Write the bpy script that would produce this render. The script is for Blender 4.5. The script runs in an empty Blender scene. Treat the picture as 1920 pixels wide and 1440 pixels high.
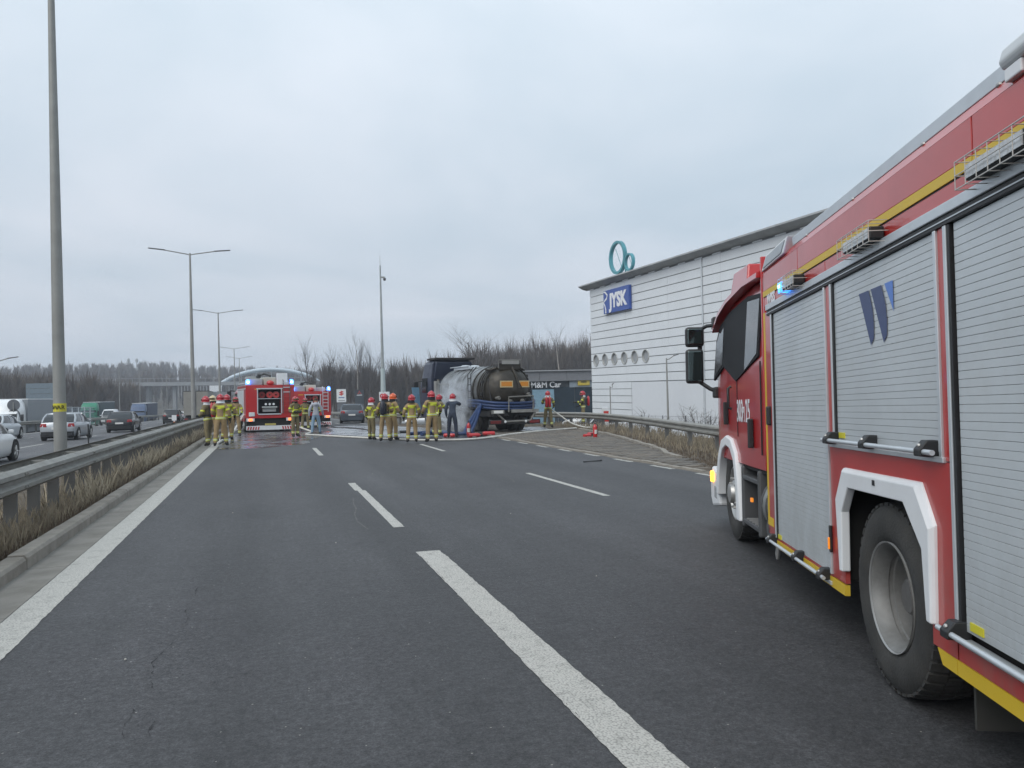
import bpy, bmesh, math, random
import numpy as np
from mathutils import Vector, Matrix, Euler
from mathutils.bvhtree import BVHTree

S = bpy.context.scene
COL = S.collection
RAD = math.radians

# ------------------------------------------------------------------ camera
YAW, PITCH, ROLL, HCAM = RAD(17.693), RAD(0.80), 0.015, 1.70
cam_d = bpy.data.cameras.new('camera')
cam_d.sensor_fit = 'HORIZONTAL'
cam_d.sensor_width = 36.0
cam_d.lens = 36.0 * 1442.0 / 1920.0
cam_d.clip_start, cam_d.clip_end = 0.05, 8000
cam = bpy.data.objects.new('camera', cam_d)
COL.objects.link(cam)
cam.matrix_world = (Matrix.Translation((0, 0, HCAM)) @ Matrix.Rotation(-YAW, 4, 'Z')
                    @ Matrix.Rotation(math.pi / 2 + PITCH, 4, 'X') @ Matrix.Rotation(-ROLL, 4, 'Z'))
S.camera = cam

# ------------------------------------------------------------------ sky, sun, exposure
SUN_EL, SUN_AZ = RAD(42), RAD(235)          # azimuth measured clockwise from +Y
w = bpy.data.worlds.new('World'); S.world = w; w.use_nodes = True
nt = w.node_tree; nt.nodes.clear()
def N(t, tree=None, **kw):
    n = (tree or nt).nodes.new(t)
    for k, v in kw.items(): setattr(n, k, v)
    return n
out = N('ShaderNodeOutputWorld'); bg = N('ShaderNodeBackground'); bg.inputs['Strength'].default_value = 0.1
sky = N('ShaderNodeTexSky', sky_type='NISHITA'); sky.sun_disc = False
sky.sun_elevation = SUN_EL; sky.sun_rotation = SUN_AZ; sky.air_density = 1.0; sky.dust_density = 3.0
tc = N('ShaderNodeTexCoord'); sep = N('ShaderNodeSeparateXYZ'); nt.links.new(tc.outputs['Generated'], sep.inputs[0])
# overcast layer: direction projected on a cloud deck, two noises
mx = N('ShaderNodeMath', operation='MAXIMUM'); mx.inputs[1].default_value = 0.0; nt.links.new(sep.outputs['Z'], mx.inputs[0])
ad = N('ShaderNodeMath', operation='ADD'); ad.inputs[1].default_value = 0.16; nt.links.new(mx.outputs[0], ad.inputs[0])
dx = N('ShaderNodeMath', operation='DIVIDE'); nt.links.new(sep.outputs['X'], dx.inputs[0]); nt.links.new(ad.outputs[0], dx.inputs[1])
dy = N('ShaderNodeMath', operation='DIVIDE'); nt.links.new(sep.outputs['Y'], dy.inputs[0]); nt.links.new(ad.outputs[0], dy.inputs[1])
cb = N('ShaderNodeCombineXYZ'); nt.links.new(dx.outputs[0], cb.inputs[0]); nt.links.new(dy.outputs[0], cb.inputs[1])
n1 = N('ShaderNodeTexNoise'); n1.inputs['Scale'].default_value = 0.75; n1.inputs['Detail'].default_value = 7; n1.inputs['Roughness'].default_value = 0.52
n1.inputs['Distortion'].default_value = 0.35
nt.links.new(cb.outputs[0], n1.inputs['Vector'])
r1 = N('ShaderNodeValToRGB'); e = r1.color_ramp.elements
e[0].position = 0.30; e[0].color = (0.80, 0.865, 0.90, 1); e[1].position = 0.68; e[1].color = (1.18, 1.13, 1.12, 1)
nt.links.new(n1.outputs['Fac'], r1.inputs[0])
r2 = N('ShaderNodeValToRGB'); e = r2.color_ramp.elements
e[0].position = 0.0; e[0].color = (4.95, 5.45, 6.1, 1); e[1].position = 0.55; e[1].color = (6.95, 7.95, 8.75, 1)
m = r2.color_ramp.elements.new(0.16); m.color = (5.65, 6.2, 6.85, 1)
nt.links.new(mx.outputs[0], r2.inputs[0])
mul = N('ShaderNodeMix', data_type='RGBA', blend_type='MULTIPLY'); mul.inputs[0].default_value = 1
nt.links.new(r2.outputs[0], mul.inputs[6]); nt.links.new(r1.outputs[0], mul.inputs[7])
mixs = N('ShaderNodeMix', data_type='RGBA'); mixs.inputs[0].default_value = 0.93
nt.links.new(sky.outputs[0], mixs.inputs[6]); nt.links.new(mul.outputs[2], mixs.inputs[7])
nt.links.new(mixs.outputs[2], bg.inputs[0]); nt.links.new(bg.outputs[0], out.inputs[0])

sun_d = bpy.data.lights.new('sun', 'SUN'); sun_d.energy = 1.45; sun_d.angle = RAD(45); sun_d.color = (1, 0.96, 0.9)
sun = bpy.data.objects.new('sun', sun_d); COL.objects.link(sun)
sun.rotation_euler = Vector((-math.sin(SUN_AZ) * math.cos(SUN_EL), -math.cos(SUN_AZ) * math.cos(SUN_EL), -math.sin(SUN_EL))).to_track_quat('-Z', 'Y').to_euler()

S.view_settings.view_transform = 'Standard'; S.view_settings.look = 'None'
S.view_settings.exposure = 0.25; S.view_settings.gamma = 1.0; S.view_settings.use_curve_mapping = False
S.render.engine = 'CYCLES'
S.cycles.use_denoising = True
S.cycles.max_bounces = 4; S.cycles.diffuse_bounces = 2; S.cycles.glossy_bounces = 2; S.cycles.transmission_bounces = 3
S.cycles.volume_bounces = 2; S.cycles.volume_step_rate = 1.0; S.cycles.volume_max_steps = 64
S.cycles.use_adaptive_sampling = True; S.cycles.adaptive_threshold = 0.02
S.cycles.caustics_reflective = False; S.cycles.caustics_refractive = False

# ------------------------------------------------------------------ ground profile
def zp(y):
    a = y - 38.0
    y2 = min(y, 260.0); a = y2 - 38.0
    return -0.014 * 0.5 * (a + math.sqrt(a * a + 36.0)) + 0.0033
TILT = 0.0125                                # true verticals lean by the road's crossfall

# ------------------------------------------------------------------ materials
MATS = {}
def mat(name, col, rough=0.6, metal=0.0, var=0.12, scale=3.0, bump=0.0, bscale=60.0, coat=0.0, emit=None, estr=0.0,
        spec=0.5, dirt=0.0, dcol=(0.12, 0.10, 0.08), dscale=1.5, alpha=1.0, trans=0.0, col2=None, film=0.0):
    if name in MATS: return MATS[name]
    m_ = bpy.data.materials.new(name); m_.use_nodes = True; t = m_.node_tree
    b = t.nodes['Principled BSDF']
    b.inputs['Roughness'].default_value = rough; b.inputs['Metallic'].default_value = metal
    b.inputs['Specular IOR Level'].default_value = spec; b.inputs['Coat Weight'].default_value = coat
    b.inputs['Coat Roughness'].default_value = 0.08
    if trans: b.inputs['Transmission Weight'].default_value = trans
    tcn = N('ShaderNodeTexCoord', t)
    no = N('ShaderNodeTexNoise', t); no.inputs['Scale'].default_value = scale; no.inputs['Detail'].default_value = 6
    t.links.new(tcn.outputs['Object'], no.inputs['Vector'])
    rp = N('ShaderNodeValToRGB', t); e_ = rp.color_ramp.elements
    c2 = col2 or tuple(min(1, c * (1 + var)) for c in col); c1 = tuple(c * (1 - var) for c in col)
    e_[0].position = 0.3; e_[0].color = (*c1, 1); e_[1].position = 0.7; e_[1].color = (*c2, 1)
    t.links.new(no.outputs['Fac'], rp.inputs[0])
    last = rp.outputs[0]
    if dirt:
        n2 = N('ShaderNodeTexNoise', t); n2.inputs['Scale'].default_value = dscale; n2.inputs['Detail'].default_value = 9; n2.inputs['Roughness'].default_value = 0.68
        t.links.new(tcn.outputs['Object'], n2.inputs['Vector'])
        rr = N('ShaderNodeMapRange', t); rr.inputs[1].default_value = 0.45; rr.inputs[2].default_value = 0.75; rr.inputs[4].default_value = dirt
        t.links.new(n2.outputs['Fac'], rr.inputs[0])
        mi = N('ShaderNodeMix', t, data_type='RGBA'); t.links.new(rr.outputs[0], mi.inputs[0]); t.links.new(last, mi.inputs[6]); mi.inputs[7].default_value = (*dcol, 1)
        last = mi.outputs[2]
        ra = N('ShaderNodeMath', t, operation='MULTIPLY_ADD'); ra.inputs[1].default_value = 0.4; ra.inputs[2].default_value = rough; ra.use_clamp = True
        t.links.new(rr.outputs[0], ra.inputs[0]); t.links.new(ra.outputs[0], b.inputs['Roughness'])
    if film:      # road film: thicker towards the wheels, broken up by noise
        sx_ = N('ShaderNodeSeparateXYZ', t); t.links.new(tcn.outputs['Object'], sx_.inputs[0])
        f1 = N('ShaderNodeMapRange', t); f1.inputs[1].default_value = 1.35; f1.inputs[2].default_value = 0.4; t.links.new(sx_.outputs['Z'], f1.inputs[0])
        mp_ = N('ShaderNodeMapping', t); mp_.inputs['Scale'].default_value = (3, 3, 1.2); t.links.new(tcn.outputs['Object'], mp_.inputs[0])
        n4 = N('ShaderNodeTexNoise', t); n4.inputs['Scale'].default_value = 2.2; n4.inputs['Detail'].default_value = 9; n4.inputs['Roughness'].default_value = 0.72; t.links.new(mp_.outputs[0], n4.inputs['Vector'])
        f2 = N('ShaderNodeMapRange', t); f2.inputs[1].default_value = 0.3; f2.inputs[2].default_value = 0.75; f2.inputs[4].default_value = film; t.links.new(n4.outputs['Fac'], f2.inputs[0])
        f3 = N('ShaderNodeMath', t, operation='MULTIPLY'); t.links.new(f1.outputs[0], f3.inputs[0]); t.links.new(f2.outputs[0], f3.inputs[1])
        m4 = N('ShaderNodeMix', t, data_type='RGBA'); t.links.new(f3.outputs[0], m4.inputs[0]); t.links.new(last, m4.inputs[6]); m4.inputs[7].default_value = (0.20, 0.18, 0.155, 1); last = m4.outputs[2]
    t.links.new(last, b.inputs['Base Color'])
    if emit:
        b.inputs['Emission Color'].default_value = (*emit, 1); b.inputs['Emission Strength'].default_value = estr
    if bump:
        n3 = N('ShaderNodeTexNoise', t); n3.inputs['Scale'].default_value = bscale; n3.inputs['Detail'].default_value = 4
        t.links.new(tcn.outputs['Object'], n3.inputs['Vector'])
        bu = N('ShaderNodeBump', t); bu.inputs['Strength'].default_value = bump; bu.inputs['Distance'].default_value = 0.02
        t.links.new(n3.outputs['Fac'], bu.inputs['Height']); t.links.new(bu.outputs[0], b.inputs['Normal'])
    if alpha < 1: b.inputs['Alpha'].default_value = alpha
    MATS[name] = m_
    return m_

# ------------------------------------------------------------------ mesh builder
class MB:
    def __init__(s): s.v = []; s.f = []; s.mi = []; s.cur = 0
    def q(s, *pts):
        i = len(s.v); s.v += [tuple(p) for p in pts]; s.f.append(tuple(range(i, i + len(pts)))); s.mi.append(s.cur); return s
    def faces(s, vs, fs):
        i = len(s.v); s.v += [tuple(p) for p in vs]
        for f in fs: s.f.append(tuple(a + i for a in f)); s.mi.append(s.cur)
        return s
    def hexa(s, p):   # 8 points: bottom 0-3 ccw, top 4-7
        return s.faces(p, [(3, 2, 1, 0), (4, 5, 6, 7), (0, 1, 5, 4), (1, 2, 6, 5), (2, 3, 7, 6), (3, 0, 4, 7)])
    def box(s, x0, x1, y0, y1, z0, z1):
        return s.hexa([(x0, y0, z0), (x1, y0, z0), (x1, y1, z0), (x0, y1, z0), (x0, y0, z1), (x1, y0, z1), (x1, y1, z1), (x0, y1, z1)])
    def cbox(s, c, d, rz=0.0):
        ca, sa = math.cos(rz), math.sin(rz); p = []
        for z in (-1, 1):
            for x, y in ((-1, -1), (1, -1), (1, 1), (-1, 1)):
                X, Y = x * d[0] / 2, y * d[1] / 2
                p.append((c[0] + X * ca - Y * sa, c[1] + X * sa + Y * ca, c[2] + z * d[2] / 2))
        return s.hexa(p)
    def prism(s, pts, axis, a0, a1):
        def mk(u, v_, a): return {'x': (a, u, v_), 'y': (u, a, v_), 'z': (u, v_, a)}[axis]
        n = len(pts); vs = [mk(u, v_, a0) for u, v_ in pts] + [mk(u, v_, a1) for u, v_ in pts]
        fs = [tuple(range(n))[::-1], tuple(range(n, 2 * n))] + [(i, (i + 1) % n, n + (i + 1) % n, n + i) for i in range(n)]
        return s.faces(vs, fs)
    def loft(s, rings, cap=True, closed=False):
        n = len(rings[0]); vs = [p for r in rings for p in r]; fs = []; k = len(rings)
        for j in range(k if closed else k - 1):
            for i in range(n):
                a, b = j * n, ((j + 1) % k) * n
                fs.append((a + i, a + (i + 1) % n, b + (i + 1) % n, b + i))
        if cap and not closed: fs.append(tuple(range(n))[::-1]); fs.append(tuple(range((k - 1) * n, k * n)))
        return s.faces(vs, fs)
    def tube(s, pts, r, n=8, cap=True, closed=False):
        P = [Vector(p) for p in pts]; rings = []
        rs = r if isinstance(r, (list, tuple)) else [r] * len(P)
        up = None
        for i, p in enumerate(P):
            d = ((P[(i + 1) % len(P)] - P[i - 1]) if closed else (P[min(i + 1, len(P) - 1)] - P[max(i - 1, 0)])).normalized()
            if up is None:
                up = Vector((0, 0, 1)) if abs(d.z) < 0.9 else Vector((0, 1, 0))
            a = d.cross(up).normalized(); up = a.cross(d).normalized()
            rings.append([tuple(p + a * (rs[i] * math.cos(t)) + up * (rs[i] * math.sin(t))) for t in (2 * math.pi * k / n for k in range(n))])
        return s.loft(rings, cap, closed)
    def lathe(s, prof, n=24, o=(0, 0, 0), axis='x', arc=(0, 2 * math.pi), cap=False):
        full = abs(arc[1] - arc[0] - 2 * math.pi) < 1e-6; rings = []
        cnt = n if full else n + 1
        for k in range(cnt):
            t = arc[0] + (arc[1] - arc[0]) * k / n; c, si = math.cos(t), math.sin(t); ring = []
            for r, h in prof:
                p = {'x': (h, r * c, r * si), 'y': (r * si, h, r * c), 'z': (r * c, r * si, h)}[axis]
                ring.append((o[0] + p[0], o[1] + p[1], o[2] + p[2]))
            rings.append(ring)
        m_ = len(prof); vs = [p for r in rings for p in r]; fs = []
        for j in range(cnt if full else cnt - 1):
            a, b = j * m_, ((j + 1) % cnt) * m_
            for i in range(m_ - 1): fs.append((a + i, b + i, b + i + 1, a + i + 1))
        return s.faces(vs, fs)
    def ell(s, c, r, n=12, m_=8, z0=-1.0):
        rings = []
        for j in range(m_ + 1):
            z = z0 + (1 - z0) * j / m_ if False else math.sin(math.asin(z0) + (math.pi / 2 - math.asin(z0)) * j / m_)
            rr = math.sqrt(max(0, 1 - z * z)) + 1e-4
            rings.append([(c[0] + r[0] * rr * math.cos(2 * math.pi * k / n), c[1] + r[1] * rr * math.sin(2 * math.pi * k / n), c[2] + r[2] * z) for k in range(n)])
        return s.loft(rings)
    def xf(s, M, start=0):
        for i in range(start, len(s.v)): s.v[i] = tuple(M @ Vector(s.v[i]))
        return s
    def obj(s, name, m_, parent=None, smooth=None, bevel=0.0, label=None, cat=None, group=None, kind=None, loc=None, rot=None):
        me = bpy.data.meshes.new(name); me.from_pydata(s.v, [], s.f)
        ms = m_ if isinstance(m_, (list, tuple)) else [m_]
        for a in ms: me.materials.append(a)
        if len(ms) > 1: me.polygons.foreach_set('material_index', s.mi)
        me.validate()
        bm = bmesh.new(); bm.from_mesh(me); bmesh.ops.recalc_face_normals(bm, faces=bm.faces[:]) if len(bm.faces) < 30000 else None; bm.to_mesh(me); bm.free()
        if smooth is not None:
            me.polygons.foreach_set('use_smooth', [True] * len(me.polygons)); me.set_sharp_from_angle(angle=RAD(smooth))
        return link(name, me, parent, bevel, label, cat, group, kind, loc, rot)

def link(name, me, parent=None, bevel=0.0, label=None, cat=None, group=None, kind=None, loc=None, rot=None):
    o = bpy.data.objects.new(name, me); COL.objects.link(o)
    if parent is not None: o.parent = parent
    if bevel:
        b = o.modifiers.new('bevel', 'BEVEL'); b.width = bevel; b.segments = 2; b.limit_method = 'ANGLE'; b.angle_limit = RAD(40)
    if loc is not None: o.location = loc
    if rot is not None: o.rotation_euler = rot
    return tag(o, label, cat, group, kind)
def tag(o, label=None, cat=None, group=None, kind=None):
    if label: o['label'] = label
    if cat: o['category'] = cat
    if group: o['group'] = group
    if kind: o['kind'] = kind
    return o
def empty(name, label, cat, loc=(0, 0, 0), rot=(0, 0, 0), group=None):
    return link(name, None, None, 0, label, cat, group, None, loc, rot)
def copy_tree(o, parent=None):
    c = o.copy(); COL.objects.link(c); c.parent = parent
    for ch in o.children: copy_tree(ch, c)
    return c
def text(body, size, mname, name, parent, M, extrude=0.004, offset=0.0, sx=1.0, label=None):
    cu = bpy.data.curves.new('lettering', 'FONT'); cu.body = body; cu.size = size; cu.extrude = extrude; cu.offset = offset
    cu.align_x = 'CENTER'; cu.align_y = 'CENTER'; cu.resolution_u = 3
    tmp = bpy.data.objects.new('lettering_curve', cu); COL.objects.link(tmp)
    dg = bpy.context.evaluated_depsgraph_get()
    me = bpy.data.meshes.new_from_object(tmp.evaluated_get(dg))
    bpy.data.objects.remove(tmp); bpy.data.curves.remove(cu)
    me.transform(M @ Matrix.Diagonal((sx, 1, 1, 1))); me.materials.clear(); me.materials.append(mname)
    return link(name, me, parent, label=label)
def basis(o, xdir, ydir):
    x = Vector(xdir).normalized(); y = Vector(ydir).normalized(); z = x.cross(y)
    return Matrix(((x.x, y.x, z.x, o[0]), (x.y, y.y, z.y, o[1]), (x.z, y.z, z.z, o[2]), (0, 0, 0, 1)))

# common materials
RED = mat('red_paint', (0.47, 0.026, 0.022), 0.30, var=0.05, coat=0.6, film=0.6, dirt=0.16, dcol=(0.16, 0.06, 0.05), dscale=2.0)
REDB = mat('red_paint_deep', (0.45, 0.014, 0.016), 0.28, var=0.06, coat=0.7)
YEL = mat('yellow_reflective', (0.66, 0.45, 0.03), 0.45, var=0.06, dirt=0.2, dcol=(0.3, 0.22, 0.08))
WHT = mat('white_paint', (0.74, 0.76, 0.78), 0.4, var=0.03, dirt=0.18, dcol=(0.42, 0.41, 0.39), dscale=4)
ALU = mat('brushed_aluminium', (0.60, 0.64, 0.67), 0.42, metal=0.5, var=0.05, scale=8)
SLATM = mat('shutter_aluminium', (0.56, 0.60, 0.625), 0.38, metal=0.2, film=0.5, var=0.07, scale=1.3, dirt=0.22, dcol=(0.34, 0.33, 0.30), dscale=2.5)
BLK = mat('black_plastic', (0.018, 0.019, 0.021), 0.5, var=0.15)
RUB = mat('tyre_rubber', (0.036, 0.036, 0.035), 0.85, var=0.25, scale=6, bump=0.25, bscale=70, dirt=0.5, dcol=(0.075, 0.07, 0.062), dscale=5)
DRK = mat('dark_underbody', (0.012, 0.012, 0.012), 0.85)
STEEL = mat('galvanised_steel', (0.27, 0.268, 0.25), 0.6, metal=0.3, var=0.16, scale=4, dirt=0.4, dcol=(0.22, 0.20, 0.17), dscale=1.2)
GLASS = mat('dark_glass', (0.012, 0.015, 0.018), 0.06, var=0.1, spec=0.7)
ORANGE = mat('orange_lens', (0.6, 0.16, 0.02), 0.25, emit=(1.0, 0.33, 0.03), estr=0.5)
RIMG = mat('rear_rim_grey', (0.22, 0.22, 0.215), 0.55, metal=0.3, var=0.2, scale=7, dirt=0.6, dcol=(0.10, 0.095, 0.085), dscale=4)
CHROME = mat('rim_steel', (0.50, 0.50, 0.49), 0.36, metal=0.7, var=0.12, scale=5, dirt=0.35, dcol=(0.20, 0.18, 0.16))

# ================================================================== THE SETTING
def asphalt(name, base, warm=0.0):
    m_ = bpy.data.materials.new(name); m_.use_nodes = True; t = m_.node_tree; b = t.nodes['Principled BSDF']
    tcn = N('ShaderNodeTexCoord', t)
    def noise(scale, det=4, rough=0.6, mp=None):
        n_ = N('ShaderNodeTexNoise', t); n_.inputs['Scale'].default_value = scale; n_.inputs['Detail'].default_value = det; n_.inputs['Roughness'].default_value = rough
        if mp:
            mm = N('ShaderNodeMapping', t); mm.inputs['Scale'].default_value = mp; t.links.new(tcn.outputs['Object'], mm.inputs[0]); t.links.new(mm.outputs[0], n_.inputs['Vector'])
        else: t.links.new(tcn.outputs['Object'], n_.inputs['Vector'])
        return n_.outputs['Fac']
    def ramp(src, p0, c0, p1, c1):
        r = N('ShaderNodeValToRGB', t); e_ = r.color_ramp.elements; e_[0].position = p0; e_[0].color = (c0, c0, c0, 1); e_[1].position = p1; e_[1].color = (c1, c1, c1, 1)
        t.links.new(src, r.inputs[0]); return r.outputs[0]
    def mulc(a, c):
        k = N('ShaderNodeMix', t, data_type='RGBA', blend_type='MULTIPLY'); k.inputs[0].default_value = 1; t.links.new(a, k.inputs[6]); t.links.new(c, k.inputs[7]); return k.outputs[2]
    rgb = N('ShaderNodeRGB', t); rgb.outputs[0].default_value = (base * (1 + warm), base, base * (1.06 - warm), 1)
    c = mulc(rgb.outputs[0], ramp(noise(75, 3, 0.7), 0.32, 0.55, 0.70, 1.5))
    c = mulc(c, ramp(noise(24, 5, 0.75), 0.34, 0.62, 0.68, 1.38))
    c = mulc(c, ramp(noise(6, 6, 0.7), 0.35, 0.84, 0.68, 1.16))
    c = mulc(c, ramp(noise(0.9, 6, 0.6, (1.2, 0.10, 1)), 0.3, 0.76, 0.7, 1.20))
    c = mulc(c, ramp(noise(0.35, 7, 0.62), 0.35, 0.86, 0.7, 1.12))
    sx_ = N('ShaderNodeSeparateXYZ', t); t.links.new(tcn.outputs['Object'], sx_.inputs[0])
    wv = N('ShaderNodeMath', t, operation='MULTIPLY'); wv.inputs[1].default_value = 2 * math.pi / 1.75; t.links.new(sx_.outputs['X'], wv.inputs[0])
    ws_ = N('ShaderNodeMath', t, operation='SINE'); t.links.new(wv.outputs[0], ws_.inputs[0])
    wa = N('ShaderNodeMath', t, operation='MULTIPLY_ADD'); wa.inputs[1].default_value = 0.5; wa.inputs[2].default_value = 0.5; t.links.new(ws_.outputs[0], wa.inputs[0])
    c = mulc(c, ramp(wa.outputs[0], 0.1, 0.93, 0.9, 1.07))
    c = mulc(c, ramp(noise(1.3, 3, 0.5, (1, 0.55, 1)), 0.22, 0.70, 0.33, 1.0))
    vo = N('ShaderNodeTexVoronoi', t); vo.inputs['Scale'].default_value = 13; t.links.new(tcn.outputs['Object'], vo.inputs['Vector'])
    sp = N('ShaderNodeMath', t, operation='LESS_THAN'); sp.inputs[1].default_value = 0.075; t.links.new(vo.outputs['Distance'], sp.inputs[0])
    vg = N('ShaderNodeMath', t, operation='GREATER_THAN'); vg.inputs[1].default_value = 0.78
    sc = N('ShaderNodeSeparateColor', t); t.links.new(vo.outputs['Color'], sc.inputs[0]); t.links.new(sc.outputs[0], vg.inputs[0])
    an = N('ShaderNodeMath', t, operation='MULTIPLY'); t.links.new(sp.outputs[0], an.inputs[0]); t.links.new(vg.outputs[0], an.inputs[1])
    fl = N('ShaderNodeMix', t, data_type='RGBA'); t.links.new(an.outputs[0], fl.inputs[0]); t.links.new(c, fl.inputs[6]); fl.inputs[7].default_value = (0.24, 0.23, 0.21, 1)
    t.links.new(fl.outputs[2], b.inputs['Base Color'])
    b.inputs['Roughness'].default_value = 0.66; b.inputs['Specular IOR Level'].default_value = 0.45
    bu = N('ShaderNodeBump', t); bu.inputs['Strength'].default_value = 0.55; bu.inputs['Distance'].default_value = 0.006
    t.links.new(noise(85, 4, 0.75), bu.inputs['Height']); t.links.new(bu.outputs[0], b.inputs['Normal'])
    return m_
ASPH = asphalt('asphalt', 0.056, 0.0)
ASPH2 = asphalt('asphalt_worn', 0.085, 0.0)
CONC = mat('concrete', (0.22, 0.21, 0.19), 0.9, var=0.16, scale=2.5, bump=0.35, bscale=45, dirt=0.55, dcol=(0.13, 0.12, 0.10), dscale=2.2)
KERBM = mat('kerb_concrete', (0.27, 0.25, 0.22), 0.9, var=0.18, scale=3.5, bump=0.4, bscale=40, dirt=0.6, dcol=(0.15, 0.13, 0.105), dscale=3)
SOIL = mat('soil', (0.095, 0.076, 0.055), 0.95, var=0.35, scale=5, bump=0.9, bscale=14, dirt=0.7, dcol=(0.05, 0.042, 0.032), dscale=1.3)
DIRTSH = mat('dusty_verge', (0.17, 0.15, 0.125), 0.95, var=0.2, scale=4, bump=0.5, bscale=30, dirt=0.6, dcol=(0.10, 0.085, 0.065), dscale=1.2)
FIELD = mat('dry_field', (0.075, 0.064, 0.046), 0.95, var=0.3, scale=0.15, dirt=0.5, dcol=(0.07, 0.062, 0.045), dscale=0.05)

def paint(name, worn):
    m_ = bpy.data.materials.new(name); m_.use_nodes = True; t = m_.node_tree; b = t.nodes['Principled BSDF']
    tcn = N('ShaderNodeTexCoord', t)
    v = N('ShaderNodeTexVoronoi', t); v.inputs['Scale'].default_value = 70; v.inputs['Randomness'].default_value = 0.75; t.links.new(tcn.outputs['Object'], v.inputs['Vector'])
    r = N('ShaderNodeValToRGB', t); e_ = r.color_ramp.elements; e_[0].position = 0.40; e_[0].color = (0.50, 0.49, 0.455, 1); e_[1].position = 0.72; e_[1].color = (0.30, 0.295, 0.275, 1)
    t.links.new(v.outputs['Distance'], r.inputs[0])
    n_ = N('ShaderNodeTexNoise', t); n_.inputs['Scale'].default_value = 7; n_.inputs['Detail'].default_value = 10; n_.inputs['Roughness'].default_value = 0.75; t.links.new(tcn.outputs['Object'], n_.inputs['Vector'])
    r2_ = N('ShaderNodeMapRange', t); r2_.inputs[1].default_value = 0.52; r2_.inputs[2].default_value = 0.72; r2_.inputs[4].default_value = worn; t.links.new(n_.outputs['Fac'], r2_.inputs[0])
    k = N('ShaderNodeMix', t, data_type='RGBA'); t.links.new(r2_.outputs[0], k.inputs[0]); t.links.new(r.outputs[0], k.inputs[6]); k.inputs[7].default_value = (0.12, 0.118, 0.11, 1)
    t.links.new(k.outputs[2], b.inputs['Base Color']); b.inputs['Roughness'].default_value = 0.75
    bu = N('ShaderNodeBump', t); bu.inputs['Strength'].default_value = 0.6; bu.inputs['Distance'].default_value = 0.004; bu.invert = True
    t.links.new(v.outputs['Distance'], bu.inputs['Height']); t.links.new(bu.outputs[0], b.inputs['Normal'])
    return m_
PAINT = paint('road_paint', 0.55)
PAINTW = paint('road_paint_worn', 0.95)

def ysteps(y0, y1, near=1.5, far=8.0):
    ys = [y0]
    while ys[-1] < y1: ys.append(min(y1, ys[-1] + (near if ys[-1] < 70 else far)))
    return ys
def strip(mb, x0, x1, y0, y1, off, far=8.0, zf=zp, z1off=None):
    f0 = x0 if callable(x0) else (lambda y: x0); f1 = x1 if callable(x1) else (lambda y: x1)
    ys = ysteps(y0, y1, 1.5, far); vs = []; fs = []
    o1 = off if z1off is None else z1off
    for y in ys: vs += [(f0(y), y, zf(y) + off), (f1(y), y, zf(y) + o1)]
    for i in range(len(ys) - 1): fs.append((2 * i, 2 * i + 1, 2 * i + 3, 2 * i + 2))
    return mb.faces(vs, fs)

# --- terrain sheet reaching the horizon
def sstep(a, b, x):
    t = min(1, max(0, (x - a) / (b - a))); return t * t * (3 - 2 * t)
def zt(x, y):
    base = zp(y)
    if x > 12: z = base - 0.6 - 0.9 * sstep(14, 26, x)
    elif x > -19: z = base - 0.6
    else: z = base - 0.6 - 0.9 * sstep(-19, -24, x)
    hill = 26 * sstep(330, 820, y) * (0.55 + 0.45 * sstep(60, -120, x)) + 3.0 * math.sin(x * 0.011 + 1.3) * sstep(300, 700, y)
    return z + hill * (1 if y > 330 else 0) + 5 * sstep(35, 140, x) * sstep(120, 240, y)
gm = MB(); xs = [-3000, -1500, -900, -600, -400, -300, -220, -160, -110, -75, -50, -36, -26, -19.5, -18, -5, 8, 12, 15, 20, 26, 40, 60, 90, 130, 190, 280, 400, 700, 1500, 3000]
ysg = [-300, -100, -30, 0, 20, 35, 50, 65, 80, 100, 125, 150, 180, 210, 240, 280, 320, 370, 430, 500, 580, 660, 740, 820, 920, 1100, 1500, 2500, 4500]
gm.faces([(x, y, zt(x, y)) for y in ysg for x in xs], [(j * len(xs) + i, j * len(xs) + i + 1, (j + 1) * len(xs) + i + 1, (j + 1) * len(xs) + i) for j in range(len(ysg) - 1) for i in range(len(xs) - 1)])
gm.obj('ground', FIELD, kind='structure', smooth=60, label='dry winter grassland and hills around the road')

# --- carriageways
def right_edge(y):
    return 8.95 if y < 36 else (8.95 - 1.5 * sstep(36, 52, y))
mb = MB(); strip(mb, -1.98, right_edge, -6, 420, 0.0)
road = mb.obj('road', ASPH, kind='structure', label='dark asphalt carriageway in front of the camera')
mb = MB(); strip(mb, -18.0, -6.35, -6, 420, -0.30, z1off=-0.22)
road2 = mb.obj('road', ASPH2, kind='structure', label='parallel carriageway with moving cars beyond the median')
mb = MB(); strip(mb, -33, -20.6, -6, 420, -1.25, z1off=-1.05)
road3 = mb.obj('road', ASPH2, kind='structure', label='far carriageway with oncoming lorries')

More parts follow.
